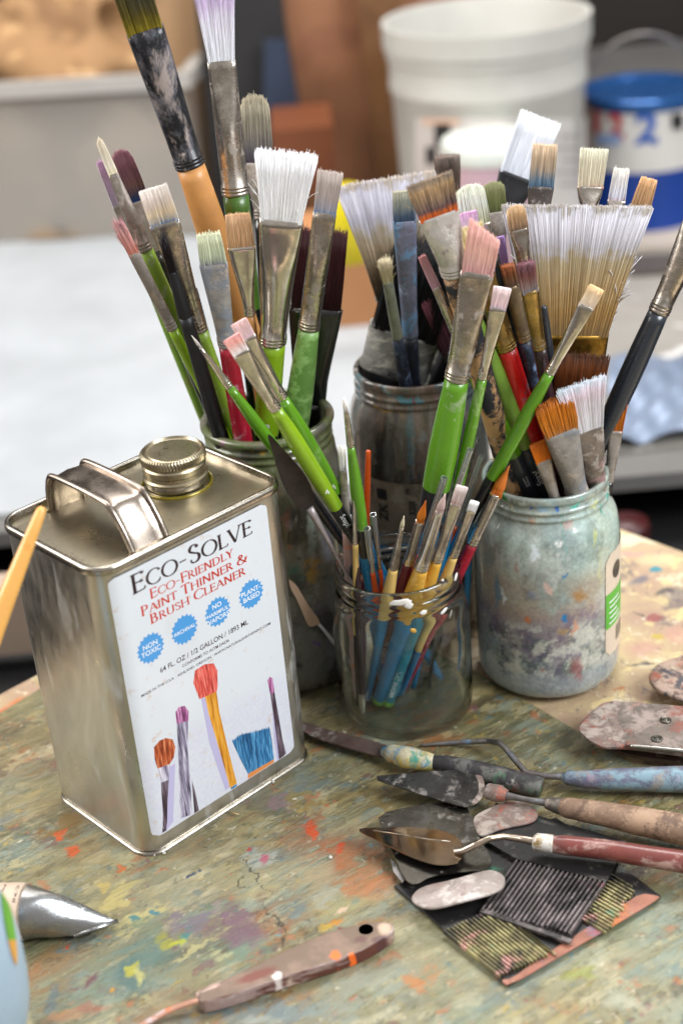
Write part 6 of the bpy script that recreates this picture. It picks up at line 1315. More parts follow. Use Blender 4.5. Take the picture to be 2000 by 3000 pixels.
g.build('body', paint('brushed_grimy_metal', '#8c8078', .45, .35, [('#a3928a', .52, 60), ('#8a564a', .54, 40), ('#b88a80', .63, 60), ('#4c5258', .66, 60)], .3, 90, .6), T5, sharp=30)
g = G(); P = outl([(1150, 128), (1158, 105), (1205, 60), (1262, 20), (1320, 26), (1300, 80), (1330, 130), (1345, 196), (1250, 198), (1212, 180), (1185, 162)], .0176, 1); ngon_plate(g, P, .0014)
g.build('paint_crust', PTCRUST, T5, smooth=False)
rod('folded_edge', [(1355, 184, .0180), (1450, 192, .0180), (1568, 204, .0180), (1700, 218, .0180)], [5, 6, 6, 6], paint('bright_edge_metal', '#d9d6cf', 1, .15), T5, 10)
for (x, y) in ((1497, 82), (1462, 157)):
    c = onz(*cpx(x, y), .0176); g = G(); lathe(g, [(.0034, 0), (.0034, .0006), (.0028, .0010), (.0024, .0005), (.0014, .0004), (.0012, .0010), (.0002, .0012)], c, 28); g.build('rivet', DKMET, T5)
T6 = root('metal_scraper', 'dark brown blade lying beneath the folded metal scraper', 'scraper', onz(1850, 2215, ZT))
g = G(); P = outl([(1260, 195), (1370, 205), (1700, 250), (1700, 285), (1568, 262), (1420, 244), (1330, 222)], .006, 0); ngon_plate(g, P, .002); g.build('plate', paint('brown_blade', '#54443c', .4, .4, [('#7c6a60', .6, 60)], .3, 80, .4), T6, smooth=False)
g = G(); Pp = smooth_poly([onz(x, y, .010) for x, y in ((1893, 1998), (1915, 1962), (1950, 1946), (2060, 1915), (2110, 1990), (2060, 2075), (1990, 2062), (1925, 2035))], 1); plate(g, Pp, .004, .0012, dome=.0004)
rk = g.build('paint_scraping_lump', paint('rough_scraping_crust', '#8c7468', 0, .6, [('#b39a8c', .48, 90), ('#4f4c52', .52, 70), ('#a8604c', .56, 60), ('#c4b49c', .58, 120)], .3, 160, 1.0), None, sharp=60); tag(rk, 'lump of pink and grey scraped paint at the table corner above the folded scraper', 'paint lump')
# debris: little crumbs by the can
CRB = paint('crumb_white', '#d9d6d0', 0, .5)
for k, (x, y, s, lab) in enumerate(((799, 2290, .0012, 'white paint crumb stuck beside the right bottom rim of the can'), (481, 2499, .0010, 'white paint crumb just in front of the can corner'), (453, 2505, .0006, 'tiny white fleck at the very corner foot of the can'), (968, 2512, .0012, 'white paint crumb on the bare stretch before the clean trowel tip'))):
    c = onz(x, y, ZT + s * .6); g = G(); rr = [ring(c + np.array([0, 0, s * q]), (1, 0, 0), (0, 1, 0), s * math.cos(q * 1.3) * random.uniform(.8, 1.2), s * math.cos(q * 1.3) * .8, 9) for q in (-.8, -.3, .3, .9)]; loft(g, rr); o = g.build('paint_crumb', CRB, None, smooth=False)
    tag(o, lab.replace('right bottom rim', 'long bottom rim'), 'paint crumb', 'paint crumbs')
g = G(); tube(g, [onz(668, 2378, ZT + .001), onz(700, 2386, ZT + .002)], .0004, 6); o = g.build('wood_splinter', paint('splinter_wood', '#d0b184', 0, .5), None); tag(o, 'thin pale wood splinter lying by the long side of the can', 'splinter')
g = G(); c = onz(620, 2030, .012)
# the white plastic knife leaning on the tall jar
ka, kb = None, None
def kj(px, py, off):
    j = JARS['A']; R_ = j['rb'] + off; cx, cy = j['c']; d = ray(px, py); ox, oy = CAM[0] - cx, CAM[1] - cy; A_ = d[0] ** 2 + d[1] ** 2; B_ = 2 * (ox * d[0] + oy * d[1]); C_ = ox * ox + oy * oy - R_ * R_
    s = (-B_ - math.sqrt(max(0, B_ * B_ - 4 * A_ * C_))) / (2 * A_); return CAM + d * s
top = kj(848, 1700, .016); 
bot = onz(1022, 2010, .004); 
def kn(px):
    return on_line(top, bot, px)
ax = nrm(bot - top); wv = nrm(np.cross(ax, FWD)); tv = nrm(np.cross(wv, ax))
def kpt(px, py):
    d = ray(px, py); s = ((top - CAM) @ tv) / (d @ tv); return CAM + d * s
K0 = root('plastic_knife', 'small beige plastic palette knife with thin white shank leaning on the tall murky jar', 'palette knife', bot)
P = smooth_poly([kpt(x, y) for x, y in ((845, 1696), (852, 1700), (872, 1718), (890, 1752), (915, 1790), (932, 1812), (938, 1828), (928, 1826), (916, 1834), (902, 1832), (894, 1815), (880, 1780), (864, 1745), (850, 1722))], 2)
g = G(); n = len(P); V = np.concatenate([P, P - tv * .0009]); g.add(V, [tuple(range(n - 1, -1, -1)), tuple(range(n, 2 * n))] + [(i, (i + 1) % n, n + (i + 1) % n, n + i) for i in range(n)])
PLB = paint('beige_plastic', '#c9ab92', 0, .35, [], .06, 40, .05); g.build('blade', PLB, K0, sharp=30)
g = G(); tube(g, [kpt(930, 1825), kpt(945, 1842), kpt(965, 1866), kpt(984, 1890), kpt(1030, 1950)], [.0009, .0009, .0012, .0013, .0014], 10); g.build('shank', paint('white_plastic', '#d9dcdf', 0, .35, [], .05, 40, .05), K0)
# lower knife with a hole in its handle
def c6(x, y): return (x * .76531, 2350 + y * .76531)
T7 = root('palette_knife', 'palette knife with worn red-brown handle pierced by a hanging hole, nearest the camera', 'palette knife', onz(900, 2850, ZT))
up_ = [(757, 722), (800, 702), (835, 688), (960, 628), (1100, 562), (1220, 508), (1330, 474), (1440, 454), (1492, 456), (1508, 472)]
lo_ = [(1500, 497), (1465, 520), (1398, 562), (1330, 590), (1250, 618), (1160, 646), (1080, 670), (960, 712), (870, 742), (800, 760), (768, 764), (757, 745)]
P = np.array([onz(*c6(x, y), .0112) for x, y in up_ + lo_]); P = smooth_poly(P, 2)
hc = onz(*c6(1400, 487), .0112); HR = .0029; HN = 24
# outline in two halves so that the hole stays open
def with_hole(P, hc, HR, th, z0):
    g = G(); n = len(P); k0 = int(np.argmin(np.linalg.norm(P - hc, axis=1))); Pc = np.roll(P, -k0, 0)
    area = np.sum(Pc[:, 0] * np.roll(Pc[:, 1], -1) - np.roll(Pc[:, 0], -1) * Pc[:, 1])
    if area < 0: Pc = np.roll(Pc[::-1], 1, 0)
    a0 = math.atan2(*(Pc[0] - hc)[[1, 0]]); H = np.array([hc + HR * np.array([math.cos(a0 - 2 * PI * i / HN), math.sin(a0 - 2 * PI * i / HN), 0]) for i in range(HN)])
    loop = np.concatenate([Pc, Pc[:1], H, H[:1]])
    m_ = len(loop); V = np.concatenate([loop + (0, 0, z0), loop + (0, 0, z0 + th)])
    F = [tuple(range(m_, 2 * m_)), tuple(range(m_ - 1, -1, -1))]
    n1 = len(Pc); 
    for i in range(n1): F.append((i, i + 1, m_ + i + 1, m_ + i))
    for i in range(HN): F.append((n1 + 1 + i, n1 + 2 + i, m_ + n1 + 2 + i, m_ + n1 + 1 + i))
    g.add(V, F); return g
g = with_hole(P, hc, HR, .0082, -.0082)
m, nt, b = newmat('worn_redbrown_handle'); Pw = wpos(nt); ROT = nt.nodes.new('ShaderNodeMapping'); AH = onz(*c6(760, 750)) - onz(*c6(1440, 480)); ah = math.atan2(AH[1], AH[0]); ROT.inputs['Rotation'].default_value = (0, 0, -ah); nt.links.new(Pw, ROT.inputs[0]); RS = nt.nodes.new('ShaderNodeMapping'); RS.inputs['Scale'].default_value = (.14, 1, 1); nt.links.new(ROT.outputs[0], RS.inputs[0])
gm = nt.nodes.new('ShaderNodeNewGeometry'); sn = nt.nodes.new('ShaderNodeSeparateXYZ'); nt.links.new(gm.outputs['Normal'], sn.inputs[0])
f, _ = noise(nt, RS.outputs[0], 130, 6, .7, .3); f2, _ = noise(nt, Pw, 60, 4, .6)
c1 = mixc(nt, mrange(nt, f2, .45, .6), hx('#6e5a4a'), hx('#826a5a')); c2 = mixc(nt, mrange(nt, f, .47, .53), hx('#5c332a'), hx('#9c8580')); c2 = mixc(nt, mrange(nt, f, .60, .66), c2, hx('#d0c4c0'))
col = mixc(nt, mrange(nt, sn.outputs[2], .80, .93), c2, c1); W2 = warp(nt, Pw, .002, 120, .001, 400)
for (px, py, rx, ry, an, c, op, so) in ((1283, 580, 16, 12, 0, '#ec6a20', 1, .3), (1350, 584, 14, 7, 0, '#ec6a20', 1, .3), (1470, 480, 22, 16, 0, '#c9ae98', .8, .4), (1380, 520, 26, 8, 10, '#5c3a38', .8, .4), (1060, 660, 16, 10, 10, '#dcd0cc', 1, .3), (1110, 672, 26, 8, 20, '#d0b8a8', 1, .3), (1450, 520, 26, 7, 20, '#4c2c30', .8, .4), (980, 660, 70, 12, 20, '#6e3428', .9, .4)):
    q = c6(px, py); col = stain(nt, col, W2, q[0], q[1], rx, ry, an, c, op, so, .012)
nt.links.new(col, b.inputs['Base Color']); b.inputs['Roughness'].default_value = .42; bump(nt, b, f, .4, .0006)
HO = g.build('handle', m, T7, smooth=False)
bv = HO.modifiers.new('soften', 'BEVEL'); bv.width = .0026; bv.segments = 4; bv.limit_method = 'ANGLE'; bv.angle_limit = math.radians(50)
def rod6(name, pts, rads, mat, parent, n=16, flat=1.0):
    Q = [onz(*c6(x, y), z) for x, y, z in pts]; g = G(); tube(g, Q, [r * depth(Q[0]) / FPX for r in rads], n, flat=flat); return g.build(name, mat, parent)
rod6('collar', [(845, 716, .0075), (820, 727, .0075), (775, 748, .0075), (758, 755, .0075)], [23, 23, 22, 20], paint('pinkish_collar', '#c9aca0', .1, .35, [('#e2d4cc', .55, 60), ('#8a5c50', .66, 60)], .2, 90, .5), T7)
rod6('shank', [(765, 757, .009), (740, 764, .008), (690, 780, .007), (650, 796, .006), (600, 822, .005), (540, 856, .004), (420, 910, .004)], [11, 10, 11, 12, 12, 12, 12], paint('orange_pink_shank', '#b98a74', .2, .35, [('#c9744c', .55, 40), ('#c9c4cc', .58, 50)], .2, 90, .5), T7, 12, .6)

# ------------------------------------------------------------------ paint tube, bottle, wooden handle at the picture's edge
TBR = root('paint_tube', 'silver metal paint tube with cream label, lying on its side with its tail folded flat', 'paint tube', onz(100, 2720, ZT))
def c8(x, y): return (x * .2551, 2500 + y * .2551)
def sect(c, dirw, a, b_): return ring(c, nrm(dirw), (0, 0, 1.), a, b_, 40, 2.0)
cs = [(-70, 640, .0155, 350, -.2), (140, 655, .0155, 0, 0), (320, 690, .0152, 0, 0), (360, 700, .0150, 0, 0)]
pL = onz(*c8(140, 650), .0175); pT = onz(*c8(1105, 815), ZT + .004); dirT = onz(*c8(1350, 765), .004) - onz(*c8(880, 905), .004)
axT = nrm(pT - pL); side0 = nrm(np.cross(axT, (0, 0, 1)))
if side0 @ dirT < 0: side0 = -side0
Ltot = np.linalg.norm(pT - pL); g = G(); gl_ = G(); rings = []
E0, E1 = onz(216, 2742, ZT + .004), onz(346, 2697, ZT + .004); rA = sect(np.array([pL[0], pL[1], .0165]), side0, .0150, .0150); rE = sect((E0 + E1) / 2, E1 - E0, np.linalg.norm(E1 - E0) / 2, .0006)
for q in np.linspace(-.9, 1, 60):
    if q <= .12:
        c = pL + (pT - pL) * q; rings.append((q, sect(np.array([c[0], c[1], .0165]), side0, .0150, .0150)))
    else:
        k = (q - .12) / .88; rB = rA + (pT - pL) * .12 * (1, 1, 0); Q = rB * (1 - k) + rE * k; Q[:, 2] += (np.maximum(rB[:, 2] - .0165, 0)) * .35 * math.sin(PI * k)
        th_ = np.linspace(0, 2 * PI, 40, endpoint=False); Q += np.outer(np.sin(th_ * 3 + 9 * k) * np.sin(PI * k) * .0006, (0, 0, 1)); rings.append((q, Q))
lab = [r for q, r in rings if q <= .2]; met = [r * 1.0 for q, r in rings if q >= .14]
SILV = paint('tube_aluminium', '#b4b6b8', 1, .24, [('#8f9296', .62, 60)], .25, 90, .5)
loft(g, met); g.build('tube_body', SILV, TBR)
g = G(); loft(g, [r for r in lab]); LB = g.build('tube_label', paint('tube_cream_label', '#cdb8a4', 0, .45, [], .04, 60, .05), TBR)
g = G(); e0, e1_ = E0, E1
tube(g, [e0, e1_], .0013, 10, flat=.8); g.build('crimped_fold', SILV, TBR)
for s, (x, y), hp in (('59 mL / 2.0', (265, 440), 10), ('fine oil', (120, 378), 9)):
    c = onz(*c8(x, y), .0322); V, F = text_mesh(s, .005); sc = hp * depth(c) / FPX / V[:, 1].max(); V = V * sc; V -= V.max(0) / 2; X = side0 * 1.0; Y = -axT
    ccen = np.array([(pL + axT * ((c - pL) @ axT))[0], (pL + axT * ((c - pL) @ axT))[1], .0165]); a0 = math.atan2((c - ccen) @ side0, (c - ccen)[2]); a0 = max(-1.2, min(1.2, a0)); rr = .01515
    g = G(); g.add(np.array([ccen + Y * v[1] + rr * (side0 * math.sin(a0 + v[0] / rr) + np.array([0, 0, 1.]) * math.cos(a0 + v[0] / rr)) for v in V]), F); g.build('lettering', INK_D, LB, smooth=False)
BOT = atd(-112, 2830, .70); BR = .0283; BZ = BOT[2]; BH = .0640
R_ = root('plastic_bottle', 'pale blue rounded plastic bottle with a green and orange swoosh beside the metal tube', 'bottle', (BOT[0], BOT[1], ZT))
brf = lambda z: BR * max(.06, 1 - min(1, abs((z - BZ) / BH)) ** 2.2) ** .5
zs_ = np.linspace(ZT, BZ + BH * .97, 40); prof = [(.001, ZT)] + [(max(brf(z), BR * .55 if z < BZ else .008), z) for z in zs_] + [(.008, BZ + BH + .012), (.001, BZ + BH + .012)]
g = G(); lathe(g, prof, (BOT[0], BOT[1], 0), 72); g.build('bottle_body', paint('pale_blue_plastic', '#9fb4c6', 0, .3, [], .03, 20, .02), R_)
def bhit(px, py):
    r = BR
    for _ in range(12):
        d = ray(px, py); ox, oy = CAM[0] - BOT[0], CAM[1] - BOT[1]; A_ = d[0] ** 2 + d[1] ** 2; B_ = 2 * (ox * d[0] + oy * d[1]); C_ = ox * ox + oy * oy - r * r
        P = CAM + d * (-B_ - math.sqrt(max(0, B_ * B_ - 4 * A_ * C_))) / (2 * A_); r = .5 * r + .5 * brf(P[2])
    return math.atan2(P[1] - BOT[1], P[0] - BOT[0]), P[2]
g = G(); Vv = []
for i in range(36):
    q = i / 35; wpx = 13 * math.sin(PI * min(1, q * .96 + .04)) ** .6; cx_ = 2 + 44 * q ** .9; py = 2590 + 238 * q
    for sg in (-1, 1): th, z = bhit(cx_ + sg * wpx, py); r = brf(z) + .0006; Vv.append((BOT[0] + r * math.cos(th), BOT[1] + r * math.sin(th), z))
g.add(Vv, [(2 * i, 2 * i + 1, 2 * i + 3, 2 * i + 2) for i in range(35)], None, [0 if i < 24 else 1 for i in range(35)])
g.build('printed_swoosh', [paint('swoosh_green', '#6aa83c', 0, .4), paint('swoosh_orange', '#d9a04c', 0, .4)], R_)
a3 = atd(121, 1497, .755); dirn = atd(-40, 1905, .752) - a3; b3 = a3 + dirn * 3.9
R_ = root('paintbrush', 'blurred light wooden brush handle leaning in at the picture edge before the can', 'paintbrush', b3)
g = G(); n = 26; rr = []
for q in np.linspace(0, 1, n): rr.append((15 + 17 * min(1, q * 3.6) ** .8 + 8 * q) * .765 / FPX)
Q = [a3 + (b3 - a3) * q for q in np.linspace(0, 1, n)]; dr = nrm(dirn)
Q = [a3 - dr * .0022, a3 - dr * .0012] + Q; rr = [rr[0] * .45, rr[0] * .8] + rr
tube(g, Q, rr, 24); g.build('handle', paint('honey_varnished_wood', '#e8ad5c', 0, .3, [('#d9943c', .6, 30)], .06, 40, .05, .4), R_)
# ------------------------------------------------------------------ the studio behind, far out of focus
ZB = -.13
def flat_mat(name, c, rough=.5, blot=(), metal=0.0, spec=.5):
    m, nt, b = newmat(name); col = hx(c)
    f, _ = noise(nt, wpos(nt), 8, 4, .6); col = mixc(nt, mrange(nt, f, .35, .65), hx(c), tuple(q * .86 for q in hx(c)[:3]) + (1,))
    for k, (cc, th, sc) in enumerate(blot):
        f, _ = noise(nt, wpos(nt, shift=(k + .5, k * .3, 0)), sc, 4, .6, .4); col = mixc(nt, mrange(nt, f, th, th + .06), col, hx(cc))
    nt.links.new(col, b.inputs['Base Color']); b.inputs['Roughness'].default_value = rough; b.inputs['Metallic'].default_value = metal; b.inputs['Specular IOR Level'].default_value = spec
    return m
# back worktop: pale board, front edge parallel to X
EB = onz(0, 1560, ZB); YB = EB[1]
g = G(); box(g, ((-1.2 + 2.2) / 2, (YB + 2.6) / 2, ZB - .008), (1, 0, 0), (0, 1, 0), (0, 0, 1), 3.4, 2.6 - YB, .016)
o = g.build('back_worktop', flat_mat('pale_worktop', '#6a6866', .55), None, smooth=False); tag(o, 'long grey worktop in the blurred background carrying buckets and bins', 'worktop')
def ground_quad(name, px, mat, lab, cat, th=.004, z=ZB):
    P = [onz(x, y, z) for x, y in px]; g = G(); ngon_plate(g, np.array([[p[0], p[1], z + .0005] for p in P]), th); o = g.build(name, mat, None, smooth=False); return tag(o, lab, cat)
ground_quad('white_board', [(-400, 690), (610, 700), (1120, 980), (1120, 1420), (-400, 1552)], flat_mat('white_board_mat', '#a6aaae', .5), 'big white board lying flat on the worktop behind the can', 'board')
ground_quad('grey_sheet', [(1240, 700), (2300, 640), (2300, 1290), (1240, 1380)], flat_mat('grey_card', '#8c8882', .5, [('#8c8780', .55, 9), ('#c4c2c0', .60, 14)]), 'large grey sheet on the worktop behind the paint smeared jar', 'sheet')
ground_quad('shadow_strip', [(1840, 770), (2160, 755), (2160, 805), (1840, 822)], flat_mat('shadow_strip_mat', '#4c453f', .5), 'dark strip standing in for the shadow below the blue paint can', 'strip', .01)  # shadow stripe on the worktop, put in as a dark-coloured strip
ground_quad('pale_strip_of_wood', [(1840, 700), (2160, 680), (2160, 740), (1840, 752)], flat_mat('pale_slat_mat', '#b9ada0', .5), 'short pale strip lying right under the blue paint can', 'strip', .012)
# crumpled bluish film, added to stand in for reflections on the worktop
g = G(); nx = ny = 36; c0 = [onz(x, y, ZB + .006) for x, y in ((1780, 1080), (2200, 1050), (2200, 1270), (1780, 1320))]; V = []
for j_ in range(ny + 1):
    for i in range(nx + 1):
        u, v_ = i / nx, j_ / ny; p = (c0[0] * (1 - u) + c0[1] * u) * (1 - v_) + (c0[3] * (1 - u) + c0[2] * u) * v_
        V.append(p + np.array([0, 0, .008 * (math.sin(u * 11 + v_ * 5) * math.sin(v_ * 9 + u * 6) + .3 * math.sin(u * 23) * math.cos(v_ * 19)) + .012]))
g.add(V, [(j_ * (nx + 1) + i, j_ * (nx + 1) + i + 1, (j_ + 1) * (nx + 1) + i + 1, (j_ + 1) * (nx + 1) + i) for j_ in range(ny) for i in range(nx)])
o = g.build('reflection_film', flat_mat('film', '#8f9db4', .4, (), .5), None); tag(o, 'made-up plastic film standing in for bluish reflections on the worktop next to the charcoal handle', 'plastic film')
# translucent storage bin with rags
BL, BRt = onz(-330, 735, ZB), onz(590, 690, ZB); bx_ = nrm(BRt - BL); by_ = np.array([-bx_[1], bx_[0], 0]); wB = np.linalg.norm(BRt - BL)
zt = zfor(BRt[0], BRt[1], 238); hB = zt - ZB; dB = .34
BN = root('storage_bin', 'translucent grey plastic storage bin filled with crumpled brown fabric', 'bin', (BL + BRt) / 2)
TRB = newmat('translucent_bin'); mB, ntB, bB = TRB; bB.inputs['Base Color'].default_value = hx('#a8a29a'); bB.inputs['Roughness'].default_value = .35; bB.inputs['Alpha'].default_value = .5
g = G(); cB = (BL + BRt) / 2 + by_ * dB / 2
for (cc, sx_, sy_) in ((BL + bx_ * wB / 2, wB, .004), (BL + bx_ * wB / 2 + by_ * dB, wB, .004)): box(g, cc + np.array([0, 0, hB / 2]), bx_, by_, (0, 0, 1), sx_, sy_, hB)
for cc in (BL + by_ * dB / 2, BRt + by_ * dB / 2): box(g, cc + np.array([0, 0, hB / 2]), bx_, by_, (0, 0, 1), .004, dB - .006, hB)
box(g, cB + np.array([0, 0, .003]), bx_, by_, (0, 0, 1), wB - .01, dB - .01, .004); g.build('bin_body', mB, BN, smooth=False)
g = G()
for cc, sx_, sy_ in ((BL + bx_ * wB / 2 - by_ * .008, wB + .03, .018), (BL + bx_ * wB / 2 + by_ * (dB + .008), wB + .03, .018)): box(g, cc + np.array([0, 0, hB + .004]), bx_, by_, (0, 0, 1), sx_, sy_, .022)
for cc in (BL + by_ * dB / 2 - bx_ * .008, BRt + by_ * dB / 2 + bx_ * .008): box(g, cc + np.array([0, 0, hB + .004]), bx_, by_, (0, 0, 1), .018, dB, .021)
g.build('bin_rim', flat_mat('bin_rim_mat', '#a9a5a0', .4), BN, smooth=False)
def rag(name, c, rad, hgt, mat, seed, amp=.25, zs=0):
    rs_ = np.random.default_rng(seed); g = G(); n1, n2 = 60, 30; V = []
    ph = rs_.uniform(0, 6, 8)
    for j_ in range(n2 + 1):
        ph_ = PI * .5 * j_ / n2
        for i in range(n1):
            th = 2 * PI * i / n1
            k = 1 + amp * (math.sin(3 * th + ph[0] + 2 * ph_) * .5 + math.sin(5 * th + ph[1] - 4 * ph_) * .35 + math.sin(9 * th + ph[2] + 6 * ph_) * .2 + math.sin(8 * ph_ + ph[3] + th) * .35)
            V.append(np.array(c) + bx_ * rad[0] * k * math.cos(ph_) * math.cos(th) + by_ * rad[1] * k * math.cos(ph_) * math.sin(th) + np.array([0, 0, hgt * math.sin(ph_) * (1 + amp * .5 * math.sin(4 * th + ph[4]) * math.cos(ph_))]))
    g.add(V, [(j_ * n1 + i, j_ * n1 + (i + 1) % n1, (j_ + 1) * n1 + (i + 1) % n1, (j_ + 1) * n1 + i) for j_ in range(n2) for i in range(n1)])
    return g.build(name, mat, None)
JUTE = flat_mat('brown_canvas', '#94714c', .8, [('#7c5c3c', .56, 12), ('#b89468', .58, 16)])
o = rag('canvas_rag', cB + bx_ * .03 + np.array([0, 0, hB * .86]), (wB * .36, dB * .34), .15, JUTE, 4, .34); tag(o, 'heap of crumpled tan canvas bulging out of the grey bin', 'fabric')
o = rag('cloth_heap', cB + np.array([0, 0, .008]), (wB * .52, dB * .50), hB * .92, flat_mat('grey_tan_cloth', '#8a7660', .8, [('#4c4a4a', .54, 9), ('#a08c74', .56, 12)]), 9, .07); tag(o, 'muted grey and tan cloths filling the translucent bin', 'fabric')
# tall boards leaning behind: brown cardboard, dark grey strip, wood edge
def slab(name, pxs, Y, th, mat, lab, cat, lean=.06):
    """upright board whose face outline is seen at depth Y"""
    P = []
    for x, y in pxs:
        q = ony(x, y, Y); q = ony(x, y, Y + lean * (q[2] - ZB)); P.append(q)
    P = np.array(P); n = len(P); V = np.concatenate([P, P + (0, th, 0)]); g = G()
    g.add(V, [tuple(range(n)), tuple(range(2 * n - 1, n - 1, -1))] + [(i, (i + 1) % n, n + (i + 1) % n, n + i) for i in range(n)][::1])
    o = g.build(name, mat, None, smooth=False); return tag(o, lab, cat)
slab('cardboard_sheet', [(815, -150), (1500, -150), (1500, 720), (905, 720)], 1.62, .03, flat_mat('cardboard_brown', '#8a5c3e', .7, [('#7a4e34', .56, 6)]), 'tall brown cardboard panel left of the white bucket'.replace('left of', 'standing beside'), 'cardboard')
slab('panel_board', [(560, -150), (800, -150), (905, 480), (640, 700)], 1.60, .02, flat_mat('dark_grey_panel', '#1e1d1f', .5), 'dark grey leaning panel next to the brown cardboard', 'panel')
slab('blue_folder', [(775, 120), (835, 120), (890, 372), (770, 372)], 1.56, .01, flat_mat('slate_blue_card', '#222f44', .5), 'slate blue card standing against the dark panel', 'card')
slab('wood_post', [(1030, -150), (1150, -150), (1240, 720), (1130, 720)], 1.57, .03, flat_mat('brown_wood_post', '#6e4a2a', .5, [('#5a3a1e', .55, 10)]), 'brown wooden batten between the cardboard and the bucket', 'batten')
slab('tan_folder', [(440, -150), (640, -150), (700, 720), (470, 720)], 1.66, .02, flat_mat('tan_board', '#9a7a58', .7, [('#7c6048', .55, 7)]), 'tan board behind the end of the bin', 'board')
g = G(); P0 = ony(790, 372, 1.44); P1 = ony(975, 372, 1.44); cz = (P0 + P1) / 2; box(g, cz + (0, .06, -.045), (1, 0, 0), (0, 1, 0), (0, 0, 1), P1[0] - P0[0], .14, .09)
o = g.build('cork_block', flat_mat('orange_wood', '#6e3c20', .5), None, smooth=False); tag(o, 'orange-brown wooden box lid under the brown cardboard', 'box')
g = G(); q0 = onz(1010, 985, ZB); box(g, q0 + (0, .08, .06), (1, 0, 0), (0, 1, 0), (0, 0, 1), .11, .12, .12); o = g.build('cardboard_box', flat_mat('box_tan', '#a9764c', .6), None, smooth=False); tag(o, 'small tan cardboard box between the tall murky jar and the jar behind', 'box')
q0 = onz(1015, 800, ZB + .12); g = G(); lathe(g, [(.001, 0), (.026, 0), (.026, .075), (.02, .085), (.001, .085)], (q0[0] + .004, q0[1] + .05, ZB + .12), 32); o = g.build('yellow_tub', flat_mat('yellow_plastic', '#e3cf1c', .4), None); tag(o, 'small bright yellow tub standing on the tan cardboard box', 'tub')
# white bucket
bc = onz(1478, 835, ZB); DB = depth(bc); rt = 308 * DB * .97 / FPX
bY = bc[1] + rt * .85; zl = zfor(bc[0], bY - rt, 105); hb = zl - ZB
BK = root('plastic_bucket', 'tall white plastic bucket with ribbed collar and faint printed label', 'bucket', (bc[0], bY, ZB))
g = G(); rb0 = rt * .86
prof = [(.001, .0), (rb0, 0), (rb0 * 1.005, .01), (rt * .94, hb - .085), (rt * .96, hb - .082), (rt * .96, hb - .072), (rt * .95, hb - .068), (rt * .955, hb - .045), (rt * .975, hb - .042), (rt * .975, hb - .034), (rt * .965, hb - .030), (rt * .965, hb - .008), (rt * 1.0, hb - .03), (rt * 1.0, hb), (rt * .965, hb), (rt * .95, hb - .01), (rb0 * .97, .01), (.001, .008)]
lathe(g, prof, (bc[0], bY, ZB), 90); g.build('bucket_body', flat_mat('white_bucket_plastic', '#c0beb8', .4), BK, sharp=40)
def bpatch(parent, cx, cy, rfun, name, mat, x0, x1, y0, y1, nx=14):
    """patch on a cylinder-like wall between photo pixels"""
    def hit(px, py, r):
        d = ray(px, py); ox, oy = CAM[0] - cx, CAM[1] - cy; A_ = d[0] ** 2 + d[1] ** 2; B_ = 2 * (ox * d[0] + oy * d[1]); C_ = ox * ox + oy * oy - r * r
        s = (-B_ - math.sqrt(max(0, B_ * B_ - 4 * A_ * C_))) / (2 * A_); return CAM + d * s
    V = []; 
    for yy in np.linspace(y0, y1, 8):
        for xx in np.linspace(x0, x1, nx):
            r = rt; 
            for _ in range(4): P = hit(xx, yy, r); r = rfun(P[2]) + .0012
            P = hit(xx, yy, r); V.append(P)
    g = G(); g.add(V, [(j_ * nx + i, (j_ + 1) * nx + i, (j_ + 1) * nx + i + 1, j_ * nx + i + 1) for j_ in range(7) for i in range(nx - 1)]); return g.build(name, mat, parent)
rf = lambda z: rb0 + (rt * .94 - rb0) * max(0, min(1, (z - ZB) / (hb - .085)))
BKL = bpatch(BK, bc[0], bY, rf, 'bucket_label', flat_mat('faint_label', '#cbc6c2', .5), 1215, 1715, 345, 800)
rf2 = lambda z: rf(z) + .0012
bpatch(BK, bc[0], bY, rf2, 'label_print', flat_mat('print_peach', '#d9b7a0', .5), 1235, 1345, 348, 366); bpatch(BK, bc[0], bY, rf2, 'label_print', flat_mat('print_black', '#1c1b1c', .5), 1272, 1318, 362, 428); bpatch(BK, bc[0], bY, rf2, 'label_print', MATS.get('pb') or flat_mat('print_black2', '#2c2b2e', .5), 1246, 1275, 430, 480)
for k, (y_, w_) in enumerate(((395, 60), (430, 75), (465, 55), (500, 80), (535, 65))): bpatch(BK, bc[0], bY, rf2, 'label_print', flat_mat('print_grey%d' % k, '#a8a2a2', .5), 1700 - w_, 1708, y_, y_ + 9)
tb = onz(1460, 640, ZB); rtb = 118 * depth(tb) / FPX; ty = bY - rt * .86 - rtb - .004; tp = ony(1455, 560, ty - rtb)
ztub = zfor(tp[0], ty - rtb, 448)
TB = root('lidded_tub', 'low round white tub with pink stripe in front of the bucket', 'tub', (tp[0], ty, ZB))
g = G(); ht = ztub - ZB; lathe(g, [(.001, 0), (rtb * .9, 0), (rtb * .95, ht - .02), (rtb * .95, ht - .012)], (tp[0], ty, ZB), 60); g.build('tub_body', flat_mat('tub_pink_white', '#c9a9b4', .5), TB)
g = G(); lathe(g, [(rtb, ht - .018), (rtb, ht), (rtb * .96, ht + .003), (.001, ht + .003)], (tp[0], ty, ZB), 60); g.build('lid', flat_mat('tub_lid', '#c6cac4', .4, [('#8fa0a0', .58, 20)]), TB, sharp=40)
